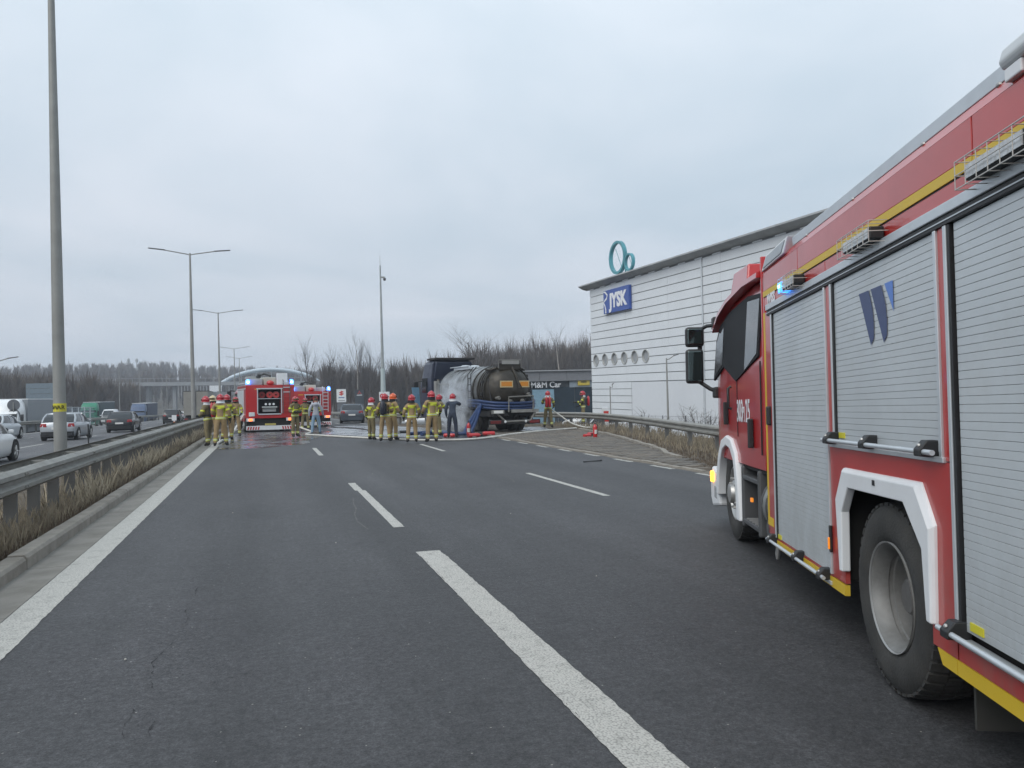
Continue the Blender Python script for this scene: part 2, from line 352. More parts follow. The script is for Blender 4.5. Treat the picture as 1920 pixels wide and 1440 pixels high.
# markings: sheets 4 mm above the asphalt
def marking(x0, x1, y0, y1, parent=road, off=0.004, m_=PAINT):
    mb = MB(); strip(mb, x0, x1, y0, y1, off); mb.obj('lane_marking', m_, parent)
def ragged_strip(x0, x1, y0, y1, rough, m_, parent, off=0.004, seed=1):
    rr = random.Random(seed); mb = MB(); n = int((y1 - y0) / 0.06); vs = []; fs = []
    for i in range(n + 1):
        y = y0 + (y1 - y0) * i / n
        vs += [(x0 + rr.uniform(-rough, rough) * 0.4, y, zp(y) + off), (x1 + rr.uniform(-rough, rough), y, zp(y) + off)]
    for i in range(n): fs.append((2 * i, 2 * i + 1, 2 * i + 3, 2 * i + 2))
    mb.faces(vs, fs).obj('lane_marking', m_, parent)
ragged_strip(-1.965, -1.685, 1.5, 45, 0.006, PAINT, road)
marking(-1.965, -1.70, 45, 300)
ragged_strip(1.55, 1.80, 1.0, 8.1, 0.006, PAINT, road, seed=2)
ragged_strip(1.53, 1.79, 8.1, 8.34, 0.006, PAINTW, road, seed=3)
ragged_strip(1.535, 1.555, 1.0, 8.1, 0.012, PAINTW, road, off=0.0045, seed=5)
ragged_strip(1.55, 1.69, 10.0, 14.2, 0.006, PAINT, road, seed=6)
ragged_strip(1.51, 1.65, 14.2, 15.5, 0.01, PAINTW, road, seed=7)
for y in (23.3, 35.2, 47, 59, 71, 83, 95, 119): marking(1.44, 1.58, y, y + 3.6)
ragged_strip(5.30, 5.42, 11.7, 15.8, 0.006, PAINT, road, seed=8)
marking(5.12, 5.25, 23.2, 27.0)
for y in (35, 47, 59, 71): marking(5.12, 5.25, y, y + 3.8)
y = 13.2
while y < 34: ragged_strip(8.50, 8.62, y, y + 1.0, 0.02, PAINTW, road, seed=int(y * 7)); y += 2.0
marking(6.75, 6.87, 55, 300)
# chalky curl beside the second dash and a faint scrape further right
def curl(pts, w_, m_):
    mb = MB(); L_ = []
    for i, (x, y) in enumerate(pts):
        L_ += [(x - w_, y, zp(y) + 0.004), (x + w_, y, zp(y) + 0.004)]
    mb.faces(L_, [(2 * i, 2 * i + 1, 2 * i + 3, 2 * i + 2) for i in range(len(pts) - 1)]).obj('chalk_scrape', m_, road)
FAINT = mat('chalk_trace', (0.115, 0.115, 0.112), 0.9, var=0.25, scale=6)
curl([(1.22, 10.0), (1.16, 10.7), (1.2, 11.4), (1.28, 11.9), (1.3, 12.5), (1.36, 13.1)], 0.010, FAINT)
curl([(4.55, 14.2), (4.68, 14.7), (4.72, 15.4), (4.6, 16.0)], 0.012, FAINT)
curl([(5.6, 17.3), (5.75, 18.0), (5.7, 18.6)], 0.012, FAINT)
# ravelled crack line in the left wheel track
CRK = mat('crack_dark', (0.040, 0.040, 0.043), 0.95)
rc = random.Random(4)
for y0, y1, xb in ((3.5, 3.9, -.66), (4.3, 4.7, -.70), (5.0, 5.9, -.66), (6.3, 6.8, -.62), (7.2, 7.6, -.60), (4.2, 4.5, -.58)):
    mb = MB(); vs = []; n = int((y1 - y0) / .04); x = xb
    for i in range(n + 1):
        x += rc.uniform(-.014, .014); ww = rc.uniform(-.003, .004) * (1 if rc.random() < .85 else 3.0); ww = max(ww, -.0005); vs += [(x - ww, y0 + i * .04, .0035), (x + ww + .001, y0 + i * .04 + rc.uniform(-.01, .01), .0035)]
    mb.faces(vs, [(2 * i, 2 * i + 1, 2 * i + 3, 2 * i + 2) for i in range(n)]).obj('crack', CRK, road)
# dashes on the other carriageways
def zl(y): return zp(y)
for xc, o in ((-10.2, -0.243), (-13.7, -0.266)):
    y = 14
    while y < 260:
        mb = MB(); strip(mb, xc - 0.07, xc + 0.07, y, y + 4, o); mb.obj('lane_marking', PAINT, road2); y += 12
for x, o in ((-6.75, -0.218), (-17.3, -0.291)):
    mb = MB(); strip(mb, x - 0.11, x + 0.11, 0, 300, o); mb.obj('lane_marking', PAINT, road2)

# --- concrete gutter (slabs) and kerb stones at the median
gut = bpy.data.objects.new('gutter', None); COL.objects.link(gut); tag(gut, 'strip of concrete gutter slabs beside the white edge line', kind='structure')
kerb = bpy.data.objects.new('kerb', None); COL.objects.link(kerb); tag(kerb, 'raised concrete kerb along the grassy median', kind='structure')
rk = random.Random(11)
y = 1.0
while y < 70:
    L_ = 2.0 if y < 40 else 6.0
    mb = MB(); z0, z1 = zp(y), zp(y + L_); g_ = 0.006
    mb.hexa([(-2.36, y + g_, z0 - .1), (-1.975, y + g_, z0 - .1), (-1.975, y + L_ - g_, z1 - .1), (-2.36, y + L_ - g_, z1 - .1),
             (-2.36, y + g_, z0 - .004), (-1.975, y + g_, z0 + .002), (-1.975, y + L_ - g_, z1 + .002), (-2.36, y + L_ - g_, z1 - .004)])
    mb.obj('gutter_slab', CONC, gut); y += L_
y = 1.0
while y < 80:
    L_ = 1.0 if y < 50 else 3.0
    mb = MB(); a, b_ = rk.uniform(-.006, .006), rk.uniform(-.008, .008); z0, z1 = zp(y) + b_, zp(y + L_) + b_; g_ = 0.006
    prof = [(-2.53, -.1), (-2.345, -.1), (-2.35, .10), (-2.375, .135), (-2.53, .138)]
    mb.loft([[(x + a, y + g_, z0 + z) for x, z in prof], [(x + a, y + L_ - g_, z1 + z) for x, z in prof]])
    mb.obj('kerb_stone', KERBM, kerb, bevel=0.006); y += L_
# median soil
mb = MB(); strip(mb, -6.36, -2.5, -4, 400, -0.2, z1off=0.105)
mb.obj('median_strip', SOIL, kind='structure', label='narrow soil median between the two carriageways')

# --- right verge, paved gore, kerb
BARR = [(10.2, 9), (11.2, 15), (12.1, 19.4), (13.6, 25), (14.9, 30.5), (15.7, 35), (15.6, 39), (14.2, 43.5), (11.6, 47), (9.6, 49.2), (8.7, 52), (8.35, 58), (8.1, 66), (7.7, 80), (7.2, 120), (7.2, 200)]
def barx(y):
    for (x0, y0), (x1, y1) in zip(BARR, BARR[1:]):
        if y0 <= y <= y1: return x0 + (x1 - x0) * (y - y0) / (y1 - y0)
    return BARR[0][0] if y < BARR[0][1] else BARR[-1][0]
mb = MB(); strip(mb, lambda y: right_edge(y) - 0.05, lambda y: barx(y) + 1.2, -6, 200, -0.012, z1off=-0.03)
mb.obj('verge', SOIL, kind='structure', label='bare soil verge under the curved guard rail')
mb = MB(); strip(mb, lambda y: barx(y) + 1.2, lambda y: barx(y) + 7, -6, 200, -0.03, z1off=-1.5)
mb.obj('embankment', mat('embankment_grass', (0.115, 0.098, 0.06), 0.95, var=0.35, scale=2, bump=0.6, bscale=10), kind='structure', label='embankment falling away behind the guard rail')
# dust washed against the carriageway edge
mb = MB(); rd = random.Random(21); ys_ = [9 + 0.35 * i for i in range(72)]
vs = []
for y in ys_: vs += [(8.66 + rd.uniform(-.03, .03), y, zp(y) + .003), (9.0 + rd.uniform(-.05, .05), y, zp(y) + .003)]
mb.faces(vs, [(2 * i, 2 * i + 1, 2 * i + 3, 2 * i + 2) for i in range(len(ys_) - 1)]).obj('dust_band', DIRTSH, kind='structure', label='pale dust washed along the road edge')
# paving stones of the gore
PAV = [(8.98, 34.5), (8.92, 25), (8.9, 14.6), (9.5, 15.4), (10.55, 18.8), (12.0, 24.2), (13.35, 29.6), (13.9, 33.5)]
def inside(x, y, poly):
    c = False
    for (x0, y0), (x1, y1) in zip(poly, poly[1:] + poly[:1]):
        if (y0 > y) != (y1 > y) and x < (x1 - x0) * (y - y0) / (y1 - y0) + x0: c = not c
    return c
gore = bpy.data.objects.new('gore_paving', None); COL.objects.link(gore); tag(gore, 'wedge of grey block paving beside the exit lane', kind='structure')
PAVM = [mat('paving_stone_a', (0.155, 0.142, 0.125), 0.9, var=0.2, scale=7, bump=0.4, dirt=0.5, dcol=(0.11, 0.095, 0.075)),
        mat('paving_stone_b', (0.13, 0.121, 0.11), 0.9, var=0.2, scale=7, bump=0.4, dirt=0.5, dcol=(0.10, 0.085, 0.07)),
        mat('paving_stone_c', (0.175, 0.155, 0.132), 0.9, var=0.2, scale=7, bump=0.4, dirt=0.6, dcol=(0.12, 0.10, 0.08))]
sw, sl = 0.42, 0.22
pm = []
for k in range(3):
    m_ = MB(); m_.hexa([(-sw / 2 + .012, -sl / 2 + .012, -.06), (sw / 2 - .012, -sl / 2 + .012, -.06), (sw / 2 - .012, sl / 2 - .012, -.06), (-sw / 2 + .012, sl / 2 - .012, -.06),
                       (-sw / 2 + .022, -sl / 2 + .022, .012), (sw / 2 - .022, -sl / 2 + .022, .012), (sw / 2 - .022, sl / 2 - .022, .012), (-sw / 2 + .022, sl / 2 - .022, .012)])
    o_ = m_.obj('paving_stone', PAVM[k], gore); pm.append(o_)
stones = []
row = 0; y = 14.7
while y < 34.4:
    x = 8.9 + (0.21 if row % 2 else 0)
    while x < 14:
        if inside(x, y, PAV): stones.append((math.hypot(x, y), x, y))
        x += sw
    y += sl; row += 1
stones.sort(); rs = random.Random(5); rest = MB(); first = [True] * 3
for i, (_, x, y) in enumerate(stones):
    k = rs.randint(0, 2); z = zp(y) + 0.02 + rs.uniform(-.006, .006)
    if i < 296:
        o_ = pm[k] if first[k] else pm[k].copy()
        if not first[k]: COL.objects.link(o_); o_.parent = gore
        first[k] = False
        o_.location = (x, y, z); o_.rotation_euler = (rs.uniform(-.01, .01), rs.uniform(-.01, .01), rs.uniform(-.015, .015))
    else:
        rest.cur = k; a = .022
        rest.hexa([(x - sw / 2 + .012, y - sl / 2 + .012, z - .06), (x + sw / 2 - .012, y - sl / 2 + .012, z - .06), (x + sw / 2 - .012, y + sl / 2 - .012, z - .06), (x - sw / 2 + .012, y + sl / 2 - .012, z - .06),
                   (x - sw / 2 + a, y - sl / 2 + a, z + .012), (x + sw / 2 - a, y - sl / 2 + a, z + .012), (x + sw / 2 - a, y + sl / 2 - a, z + .012), (x - sw / 2 + a, y + sl / 2 - a, z + .012)])
rest.obj('distant_paving_stones', PAVM, gore, kind='stuff')
# kerb stones round the gore
k2 = bpy.data.objects.new('kerb', None); COL.objects.link(k2); tag(k2, 'low pale kerb along the paved gore and soil verge', kind='structure')
def kerb_path(pts, w_, h, parent, m_):
    for (x0, y0), (x1, y1) in zip(pts, pts[1:]):
        n = max(1, round(math.hypot(x1 - x0, y1 - y0))); 
        for i in range(n):
            a = Vector((x0 + (x1 - x0) * i / n, y0 + (y1 - y0) * i / n)); b_ = Vector((x0 + (x1 - x0) * (i + 1) / n, y0 + (y1 - y0) * (i + 1) / n))
            d = (b_ - a).normalized(); s_ = Vector((d.y, -d.x)) * w_ / 2; a += d * .008; b_ -= d * .008
            mb = MB(); p = [a - s_, a + s_, b_ + s_, b_ - s_]; j = rk.uniform(-.012, .012)
            mb.hexa([(q.x, q.y, zp(q.y) - .08) for q in p] + [(q.x, q.y, zp(q.y) + h + j) for q in p]); mb.obj('kerb_stone', m_, parent, bevel=0.008)
kerb_path([(10.0, 17.4), (10.3, 18.6), (10.9, 19.9), (12.1, 24.2), (13.5, 29.6), (14.0, 33.5)], 0.14, 0.09, k2, KERBM)
kerb_path([(8.86, 14.4), (8.88, 25), (8.95, 34)], 0.12, 0.03, k2, KERBM)

# --- guard rails
STEELP = mat('shaded_post', (0.15, 0.15, 0.145), 0.7, metal=0.3, var=0.15, dirt=0.4, dcol=(0.10, 0.09, 0.075))  # post steel darkened in colour to stand for shade, dirt noise on top
WPROF = [(0.0, 0.0), (0.02, 0.015), (0.078, 0.05), (0.082, 0.10), (0.022, 0.135), (0.022, 0.175), (0.082, 0.21), (0.078, 0.26), (0.02, 0.295), (0.0, 0.31)]
def sample(path, step):
    out_ = []; 
    for (x0, y0), (x1, y1) in zip(path, path[1:]):
        n = max(1, int(math.hypot(x1 - x0, y1 - y0) / step + .5))
        for i in range(n): out_.append(Vector((x0 + (x1 - x0) * i / n, y0 + (y1 - y0) * i / n)))
    out_.append(Vector(path[-1])); return out_
def smooth_path(path, it=2):
    for _ in range(it):
        q = [path[0]]
        for (x0, y0), (x1, y1) in zip(path, path[1:]): q += [(.75 * x0 + .25 * x1, .75 * y0 + .25 * y1), (.25 * x0 + .75 * x1, .25 * y0 + .75 * y1)]
        path = q + [path[-1]]
    return path
def guard_rail(label, path, side, ztop, zbase, post_step, seg=4, double=None, zf=zp, far_after=1e9):
    root = empty('guard_rail', label, 'guard rail')
    P = sample(path, 1.0)
    def beam(P_, sgn, name):
        i = 0; k = 0
        while i < len(P_) - 1:
            j = min(len(P_) - 1, i + (seg if P_[i].y < far_after else seg * 4)); mb = MB(); rings = []
            for t in range(i, j + 1):
                d = (P_[min(t + 1, len(P_) - 1)] - P_[max(t - 1, 0)]).normalized(); nrm = Vector((d.y, -d.x)) * sgn; e_ = 0.004 if k % 2 else 0.0
                z = zf(P_[t].y) + ztop - .31; p = P_[t] + (d * .15 if t == j and j < len(P_) - 1 else d * 0)
                rings.append([(p.x + nrm.x * (u + e_), p.y + nrm.y * (u + e_), z + v) for u, v in WPROF] + [(p.x + nrm.x * (u + e_ - .006), p.y + nrm.y * (u + e_ - .006), z + v) for u, v in WPROF[::-1]])
            mb.loft(rings)
            if P_[i].y < 45:
                d = (P_[i + 1] - P_[i]).normalized(); nrm = Vector((d.y, -d.x)) * sgn
                for bz in (.075, .235):
                    for bs in (.05, .14):
                        c = P_[i] + d * bs + nrm * .088; mb.cbox((c.x, c.y, zf(c.y) + ztop - .31 + bz), (.03, .03, .03), math.atan2(d.y, d.x))
            mb.obj(name, STEEL, root, smooth=50); i = j; k += 1
    beam(P, side, 'rail_beam')
    if double:
        P2 = []
        for t in range(len(P)):
            d = (P[min(t + 1, len(P) - 1)] - P[max(t - 1, 0)]).normalized(); P2.append(P[t] - Vector((d.y, -d.x)) * side * double)
        beam(P2, -side, 'rail_beam')
    acc = 0
    for t in range(1, len(P)):
        acc += (P[t] - P[t - 1]).length
        if acc + 1e-6 >= (post_step if P[t].y < far_after else post_step * 3):
            acc = 0; d = (P[t] - P[t - 1]).normalized(); nrm = Vector((d.y, -d.x)) * side; z = zf(P[t].y); ang = math.atan2(nrm.y, nrm.x)
            mb = MB(); c = P[t] - nrm * .075
            for dd, dim in (((0, 0), (.14, .008)), ((-.068, .03), (.008, .06)), ((.068, .03), (.008, .06))):
                q = c + nrm * dd[0] + d * dd[1]; mb.cbox((q.x, q.y, z + (zbase + ztop - .03) / 2), (dim[0], dim[1], ztop - .03 - zbase), ang)
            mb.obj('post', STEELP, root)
            if double and t % 2 == 0:
                mb = MB(); c = P[t] - nrm * (double / 2); mb.cbox((c.x, c.y, z + ztop - .06), (double - .02, .07, .05), ang); mb.obj('spacer', STEEL, root)
    return root
guard_rail('double sided steel guard rail on the grassy median', [(-2.98, 3), (-2.97, 20), (-2.86, 45), (-2.8, 160)], 1, 0.875, -0.1, 1.0, double=0.36, far_after=55)
guard_rail('long steel guard rail between the two left carriageways', [(-18.75, 25), (-18.75, 220)], 1, 0.62, -0.7, 2.0, zf=zp, double=0.5, far_after=70)
guard_rail('curved steel guard rail behind the paved gore', smooth_path(BARR), -1, 0.76, -0.15, 2.0, far_after=70)

# --- lamp posts
POLE = mat('pole_steel', (0.285, 0.29, 0.28), 0.6, metal=0.3, var=0.12, scale=2, dirt=0.3, dcol=(0.17, 0.165, 0.14), dscale=0.6)
LAMPD = mat('luminaire_grey', (0.09, 0.095, 0.10), 0.5)
YTAPE = mat('yellow_tape', (0.62, 0.56, 0.04), 0.5, var=0.08)
def lamp_post(x, y, z, h, label, arms=2, reach=2.45, rb=.115, rt=.055, band=False, group=None, zb=None):
    root = empty('street_lamp', label, 'street lamp', (x, y, z), (0, -TILT, 0), group)
    MB().tube([(0, 0, 0), (0, 0, h * .4), (0, 0, h)], [rb, rb * .72 + rt * .28, rt], 14).obj('pole', POLE, root, smooth=50)
    MB().box(-.17, .17, -.17, .17, 0, .03).obj('base_plate', POLE, root)
    for s_ in ((-1, 1) if arms == 2 else (1,)):
        MB().tube([(0, 0, h - .12), (s_ * .25, 0, h - .06), (s_ * reach * .62, 0, h + .17)], .035, 8).obj('arm', POLE, root, smooth=50)
        mb = MB(); a, b_ = s_ * reach * .6, s_ * reach
        mb.hexa([(a, -.08, h + .14), (b_, -.12, h + .25), (b_, .12, h + .25), (a, .08, h + .14), (a, -.05, h + .22), (b_, -.1, h + .30), (b_, .1, h + .30), (a, .05, h + .22)])
        mb.obj('luminaire', LAMPD, root, bevel=.02)
    if band:
        bz = band; r_ = rb * .93 + .004; MB().lathe([(r_, bz - .10), (r_, bz + .10)], 20, axis='z').obj('yellow_band', YTAPE, root, smooth=60)
    return root
p0 = lamp_post(-4.72, 20.9, zp(20.9) - .05, 12.1, 'tall near lamp post with a yellow band rising from the median', rb=.148, rt=.07, band=1.61)
# lettering wrapped on the band, facing the carriageway
TXTD = mat('dark_print', (0.05, 0.05, 0.01), 0.7)
for i, ch in enumerate('SWAR'):
    an = RAD(-152 + i * 34); r_ = .148 * .93 + .009
    text(ch, .13, TXTD, 'lettering', p0, basis((r_ * math.cos(an), r_ * math.sin(an), 1.61), (-math.sin(an), math.cos(an), 0), (0, 0, 1)), .001, .003)
for y_, x_, nm in ((56.5, -4.75, 'first double armed lamp post behind the near one on the median'), (90, -4.85, 'second double armed lamp post behind the near one on the median'), (142, -5.2, 'third double armed lamp post behind the near one on the median'), (168, -5.2, 'smallest and farthest double armed lamp post on the median')):
    lamp_post(x_, y_, zp(y_) - .05, 12.0, nm, group='double armed lamp posts on the median', reach=2.6, rb=.15 if y_ < 80 else .13)
for px, y_, h, lab in ((-17.6, 60, 5.7, 'thin lamp post at the left edge of the picture'), (-23, 140, 9.5, 'thin pole beside the green lorry'), (-23.5, 165, 10, 'thin pole above the blue lorry'),
                       (-21.5, 190, 10, 'thin pole beyond the blue lorry'), (-20.5, 220, 10, 'thin pole next to the last white cars'), (-20, 250, 11, 'farthest thin pole before the overpass')):
    lamp_post(px, y_, zp(y_) - .9, h, lab, arms=1, reach=1.6, rb=.08, rt=.05, group='thin poles by the far carriageway')
# tapered mast with cameras
root = empty('camera_mast', 'pale tapered mast with small cameras behind the tanker crew', 'mast', (8.95, 62, zp(62) - .3), (0, -TILT, 0))
MASTM = mat('mast_paint', (0.40, 0.47, 0.48), 0.5, var=0.05)
MB().tube([(0, 0, 0), (0, 0, 4.6)], [.26, .17], 14).obj('lower_pole', MASTM, root, smooth=50)
MB().tube([(0, 0, 4.6), (0, 0, 12.9)], [.125, .055], 12).obj('upper_pole', mat('mast_grey', (0.30, 0.33, 0.34), 0.5), root, smooth=50)
MB().tube([(0, 0, 12.9), (0, 0, 13.7)], .014, 6).obj('lightning_rod', POLE, root)
MB().box(.06, .34, -.08, .08, 11.9, 12.0).obj('bracket', POLE, root); MB().ell((.33, 0, 11.8), (.12, .12, .14)).obj('camera', LAMPD, root, smooth=60)

# --- white showroom
JX = 30.2
CLAD = mat('white_cladding', (0.70, 0.735, 0.77), 0.42, var=0.03, scale=0.5, dirt=0.12, dcol=(0.42, 0.46, 0.49), dscale=0.4)
JR = (0.0074, -TILT, 0.0312); JL = Vector((JX, 69, 0)) - Euler(JR).to_matrix() @ Vector((0, 69, 0))
JB = empty('showroom_building', 'large white panelled showroom with a blue sign and round windows', 'building', JL, JR)
MB().box(.10, 30, 16, 68.95, -3, 11.9).obj('wall', mat('joint_grey', (0.30, 0.32, 0.34), 0.7), JB)
rows = []; z = 11.72
while z > 2.9: rows.append((z - .69, z)); z -= .69
jr = random.Random(3)
PH = [67.9 - 1.91 * i for i in range(6)]
for (za, zb) in rows:
    y = 69.0
    while y > 17:
        y2 = max(17, y - 7.2)
        d = jr.uniform(0, .006)
        if za < 5.3 and zb > 4.2 and y2 < 68.5 and y > 57:
            # panel with round openings: cut in a few vertical pieces around the portholes
            seg_ = [y2]
            mb = MB(); n = 90
            for i in range(n):
                ya, yb = y2 + .01 + (y - y2 - .02) * i / n, y2 + .01 + (y - y2 - .02) * (i + 1) / n; ym = (ya + yb) / 2
                zl_, zh = za + .03, zb - .03; parts = [(zl_, zh)]
                for pc in PH:
                    if abs(ym - pc) < .56:
                        hh = math.sqrt(.56 ** 2 - (ym - pc) ** 2); parts = [(a, min(b_, 4.89 - hh)) for a, b_ in parts] + [(max(a, 4.89 + hh), b_) for a, b_ in parts]
                for a, b_ in parts:
                    if b_ - a > .01: mb.q((d, ya, a), (d, yb, a), (d, yb, b_), (d, ya, b_)) if False else mb.box(d, .06, ya, yb + .0005, a, b_)
            mb.obj('cladding_panel', CLAD, JB)
        else:
            MB().box(d, .06, y2 + .012, y - .012, za + .03, zb - .03).obj('cladding_panel', CLAD, JB)
        y = y2
z = rows[-1][0]
while z > -2.2:
    MB().box(0, .06, 61.0, 69.0, z - .60, z - .03).obj('cladding_panel', CLAD, JB); z -= .62
y = 60.9
while y > 17:
    MB().box(-.01, .06, max(17, y - 11) + .01, y - .01, -2.6, rows[-1][0] - .04).obj('wall_panel', mat('white_render', (0.66, 0.69, 0.73), 0.5, var=0.02), JB); y -= 11
MB().tube([(-.06, 49.7, -2.5), (-.06, 49.7, 11.7)], .06, 8).obj('downpipe', ALU, JB, smooth=50)
for pc in PH:
    f_ = MB().lathe([(.565, .05), (.565, -.06), (.50, -.06), (.50, .30)], 28, (0, pc, 4.89), 'x').obj('round_window', mat('porthole_frame', (0.42, 0.43, 0.42), 0.5), JB, smooth=40)
    MB().lathe([(.001, .30), (.50, .30)], 28, (0, pc, 4.89), 'x').obj('pane', mat('porthole_pane', (0.23, 0.225, 0.20), 0.35, var=0.35, scale=1.5), f_)
# eaves
EAVE = mat('eave_grey', (0.33, 0.345, 0.355), 0.6, var=0.15, scale=0.6, dirt=0.4, dcol=(0.17, 0.175, 0.175), dscale=0.8)
y = 69.9
while y > 17:
    y2 = max(17, y - 8.5)
    MB().loft([[(-.80, yy_, 12.12), (-.78, yy_, 12.24), (-.1, yy_, 12.36), (2, yy_, 12.44), (2, yy_, 12.05), (.08, yy_, 11.80), (-.30, yy_, 11.88)] for yy_ in (y2 + .02, y - .02)]).obj('eave_section', EAVE, JB)
    y = y2
for i in range(22):
    yy_ = 68.5 - i * 2.3; MB().box(-.05, -.02, yy_ - .5, yy_ + .5, 11.70, 11.80).obj('eave_clip', CLAD, JB)
sg = MB(); BLUE = mat('sign_blue', (0.035, 0.085, 0.34), 0.35, var=0.06)
sgo = MB().box(-.30, -.03, 60.5, 65.45, 9.08, 11.2).obj('sign_board', BLUE, JB, bevel=.02)
LET = mat('sign_white', (0.78, 0.79, 0.82), 0.4, var=0.02)
text('JYSK', 1.75, LET, 'lettering', sgo, basis((-.315, 62.55, 10.1), (0, -1, 0), (0, 0, 1)), .02, .075, sx=0.92)
# swan-like white swirl at the left end of the sign, flat strokes
def stroke(pts, ws, name, m_, parent, x=-.325):
    mb = MB(); vs = []
    for i, (yy_, z_) in enumerate(pts):
        a, b_ = pts[max(0, i - 1)], pts[min(len(pts) - 1, i + 1)]; d = Vector((b_[0] - a[0], b_[1] - a[1])).normalized(); n_ = Vector((-d.y, d.x)) * ws[i]
        vs += [(x, yy_ + n_.x, z_ + n_.y), (x, yy_ - n_.x, z_ - n_.y)]
    mb.faces(vs, [(2 * i, 2 * i + 1, 2 * i + 3, 2 * i + 2) for i in range(len(pts) - 1)]).obj(name, m_, parent)
stroke([(65.35, 11.1), (65.0, 11.05), (64.6, 10.75), (64.75, 10.45), (65.1, 10.3), (65.35, 10.15)], [.05, .09, .10, .09, .08, .05], 'emblem', LET, sgo)
stroke([(65.35, 10.1), (65.1, 9.8), (64.95, 9.4), (64.98, 9.12)], [.06, .08, .10, .11], 'emblem', LET, sgo)
# ring sculpture on the roof
RG = empty('ring_sculpture', 'two teal rings standing on the showroom roof edge', 'sculpture', JL, JR)
TEAL = mat('teal_enamel', (0.07, 0.27, 0.32), 0.4, var=0.2, scale=1)
def ring(yc, zc, R_, w_, d_):
    rings = []
    for k in range(48):
        t = 2 * math.pi * k / 48; c, s_ = math.cos(t), math.sin(t)
        rings.append([(dx_, yc + (R_ + dr) * c, zc + (R_ + dr) * s_) for dx_, dr in ((0, -w_), (d_, -w_), (d_, 0), (0, 0))])
    return MB().loft(rings, closed=True)
ring(63.25, 14.0, 1.5, .22, .32).obj('large_ring', TEAL, RG, smooth=40)
ring(61.05, 13.25, .78, .15, .28).obj('small_ring', TEAL, RG, smooth=40)
MB().tube([(.3, 63.0, 11.9), (.3, 63.0, 12.7)], .07).tube([(.3, 62.1, 12.0), (.3, 62.1, 13.1)], .07).tube([(.3, 61.0, 11.9), (.3, 61.0, 12.6)], .06).obj('stand', TEAL, RG)
MB().tube([(.3, 63.9, 14.9), (.3, 62.6, 12.7)], .025).obj('brace', TEAL, RG); MB().tube([(.3, 61.4, 13.8), (.3, 60.8, 12.7)], .02).obj('brace', TEAL, RG)
# car dealer building
MMB = empty('dealer_building', 'low grey car dealer building beside the white showroom', 'building', (0, 100, 0), (0, -TILT, 0))
MB().box(28.5, 60, .6, 22, -5, 4.2).obj('wall', mat('anthracite_wall', (0.045, 0.055, 0.065), 0.5), MMB)
for i in range(8): MB().box(28 + i * 4, 32 + i * 4 - .04, 0, .7, 3.05, 4.42).obj('fascia_panel', mat('fascia_grey', (0.20, 0.205, 0.22), 0.5, var=0.05), MMB)
MB().box(27.6, 61, -.3, 22, 4.42, 4.56).obj('roof', mat('roof_light', (0.36, 0.37, 0.39), 0.6), MMB)
DGL = mat('shop_glass', (0.02, 0.035, 0.05), 0.1, var=0.3, scale=0.4)
for i in range(10): MB().box(29 + i * 3.1, 29 + i * 3.1 + 2.95, .50, .58, -4.6, 2.2).obj('window_pane', DGL, MMB)
MB().box(35.0, 38.2, .42, .48, -4, 1.9).obj('light_panel', mat('light_blue_panel', (0.22, 0.36, 0.46), 0.4), MMB)
MB().box(40.5, 47, .30, .36, 2.1, 3.02).obj('sign_band', mat('sign_band_grey', (0.27, 0.32, 0.37), 0.5), MMB)
MB().box(41.7, 43.5, .14, .2, 2.35, 3.3).obj('yellow_sign', mat('sign_yellow', (0.55, 0.42, 0.05), 0.5), MMB)
MB().ell((42.6, .13, 2.83), (.5, .02, .13)).obj('emblem', mat('emblem_dark', (0.12, 0.10, 0.03), 0.5), MMB)
text('M&M Car', 1.12, LET, 'lettering', MMB, basis((36.95, .27, 2.52), (1, 0, 0), (0, 0, 1)), .02, .02)

# --- overpass and arch bridge far ahead
BRC = mat('bridge_concrete', (0.26, 0.27, 0.28), 0.8, var=0.1, scale=0.2)
ob = empty('overpass', 'distant concrete overpass crossing the road', 'bridge', (0, 330, 0))
MB().box(-75, 45, -5, 5, 7.2, 8.6).obj('deck', BRC, ob)
for i in range(46): MB().box(-75 + i * 2.6, -75 + i * 2.6 + .12, -5.2, -5.1, 8.6, 10.1).obj('railing_post', BRC, ob)
MB().box(-75, 45, -5.2, -5.12, 10.0, 10.14).obj('handrail', BRC, ob)
for x in (-62, -44, -34.5, 9, 26): MB().box(x - .6, x + .6, -3, 3, -5, 7.2).obj('pier', BRC, ob)
MB().box(-21.5, -17, -5.5, -5.35, 4.7, 7.1).obj('white_panel', WHT, ob)
for i in range(10): MB().box(-33 + i * 1.15, -33 + i * 1.15 + .35, -5.4, -5.2, 3, 7.1).obj('noise_post', BRC, ob)
ab = empty('arch_bridge', 'pale steel arch bridge far along the road', 'bridge', (0, 345, 0))
ARC = mat('arch_paint', (0.50, 0.58, 0.64), 0.5)
for yy_ in (-3.5, 3.5):
    MB().tube([(2 + 24 * math.cos(t), yy_, 1 + 13 * math.sin(t)) for t in (math.pi * i / 30 for i in range(31))], .75, 8).obj('arch', ARC, ab, smooth=60)
for i in range(1, 12):
    t = math.pi * i / 12; x = 2 + 24 * math.cos(t)
    if 13 * math.sin(t) > 5: MB().tube([(x, -3.5, 4.5), (x, -3.5, 1 + 13 * math.sin(t))], .07, 5).obj('hanger', ARC, ab)
MB().box(-24, 28, -5, 5, 3.3, 4.6).obj('deck', BRC, ab)

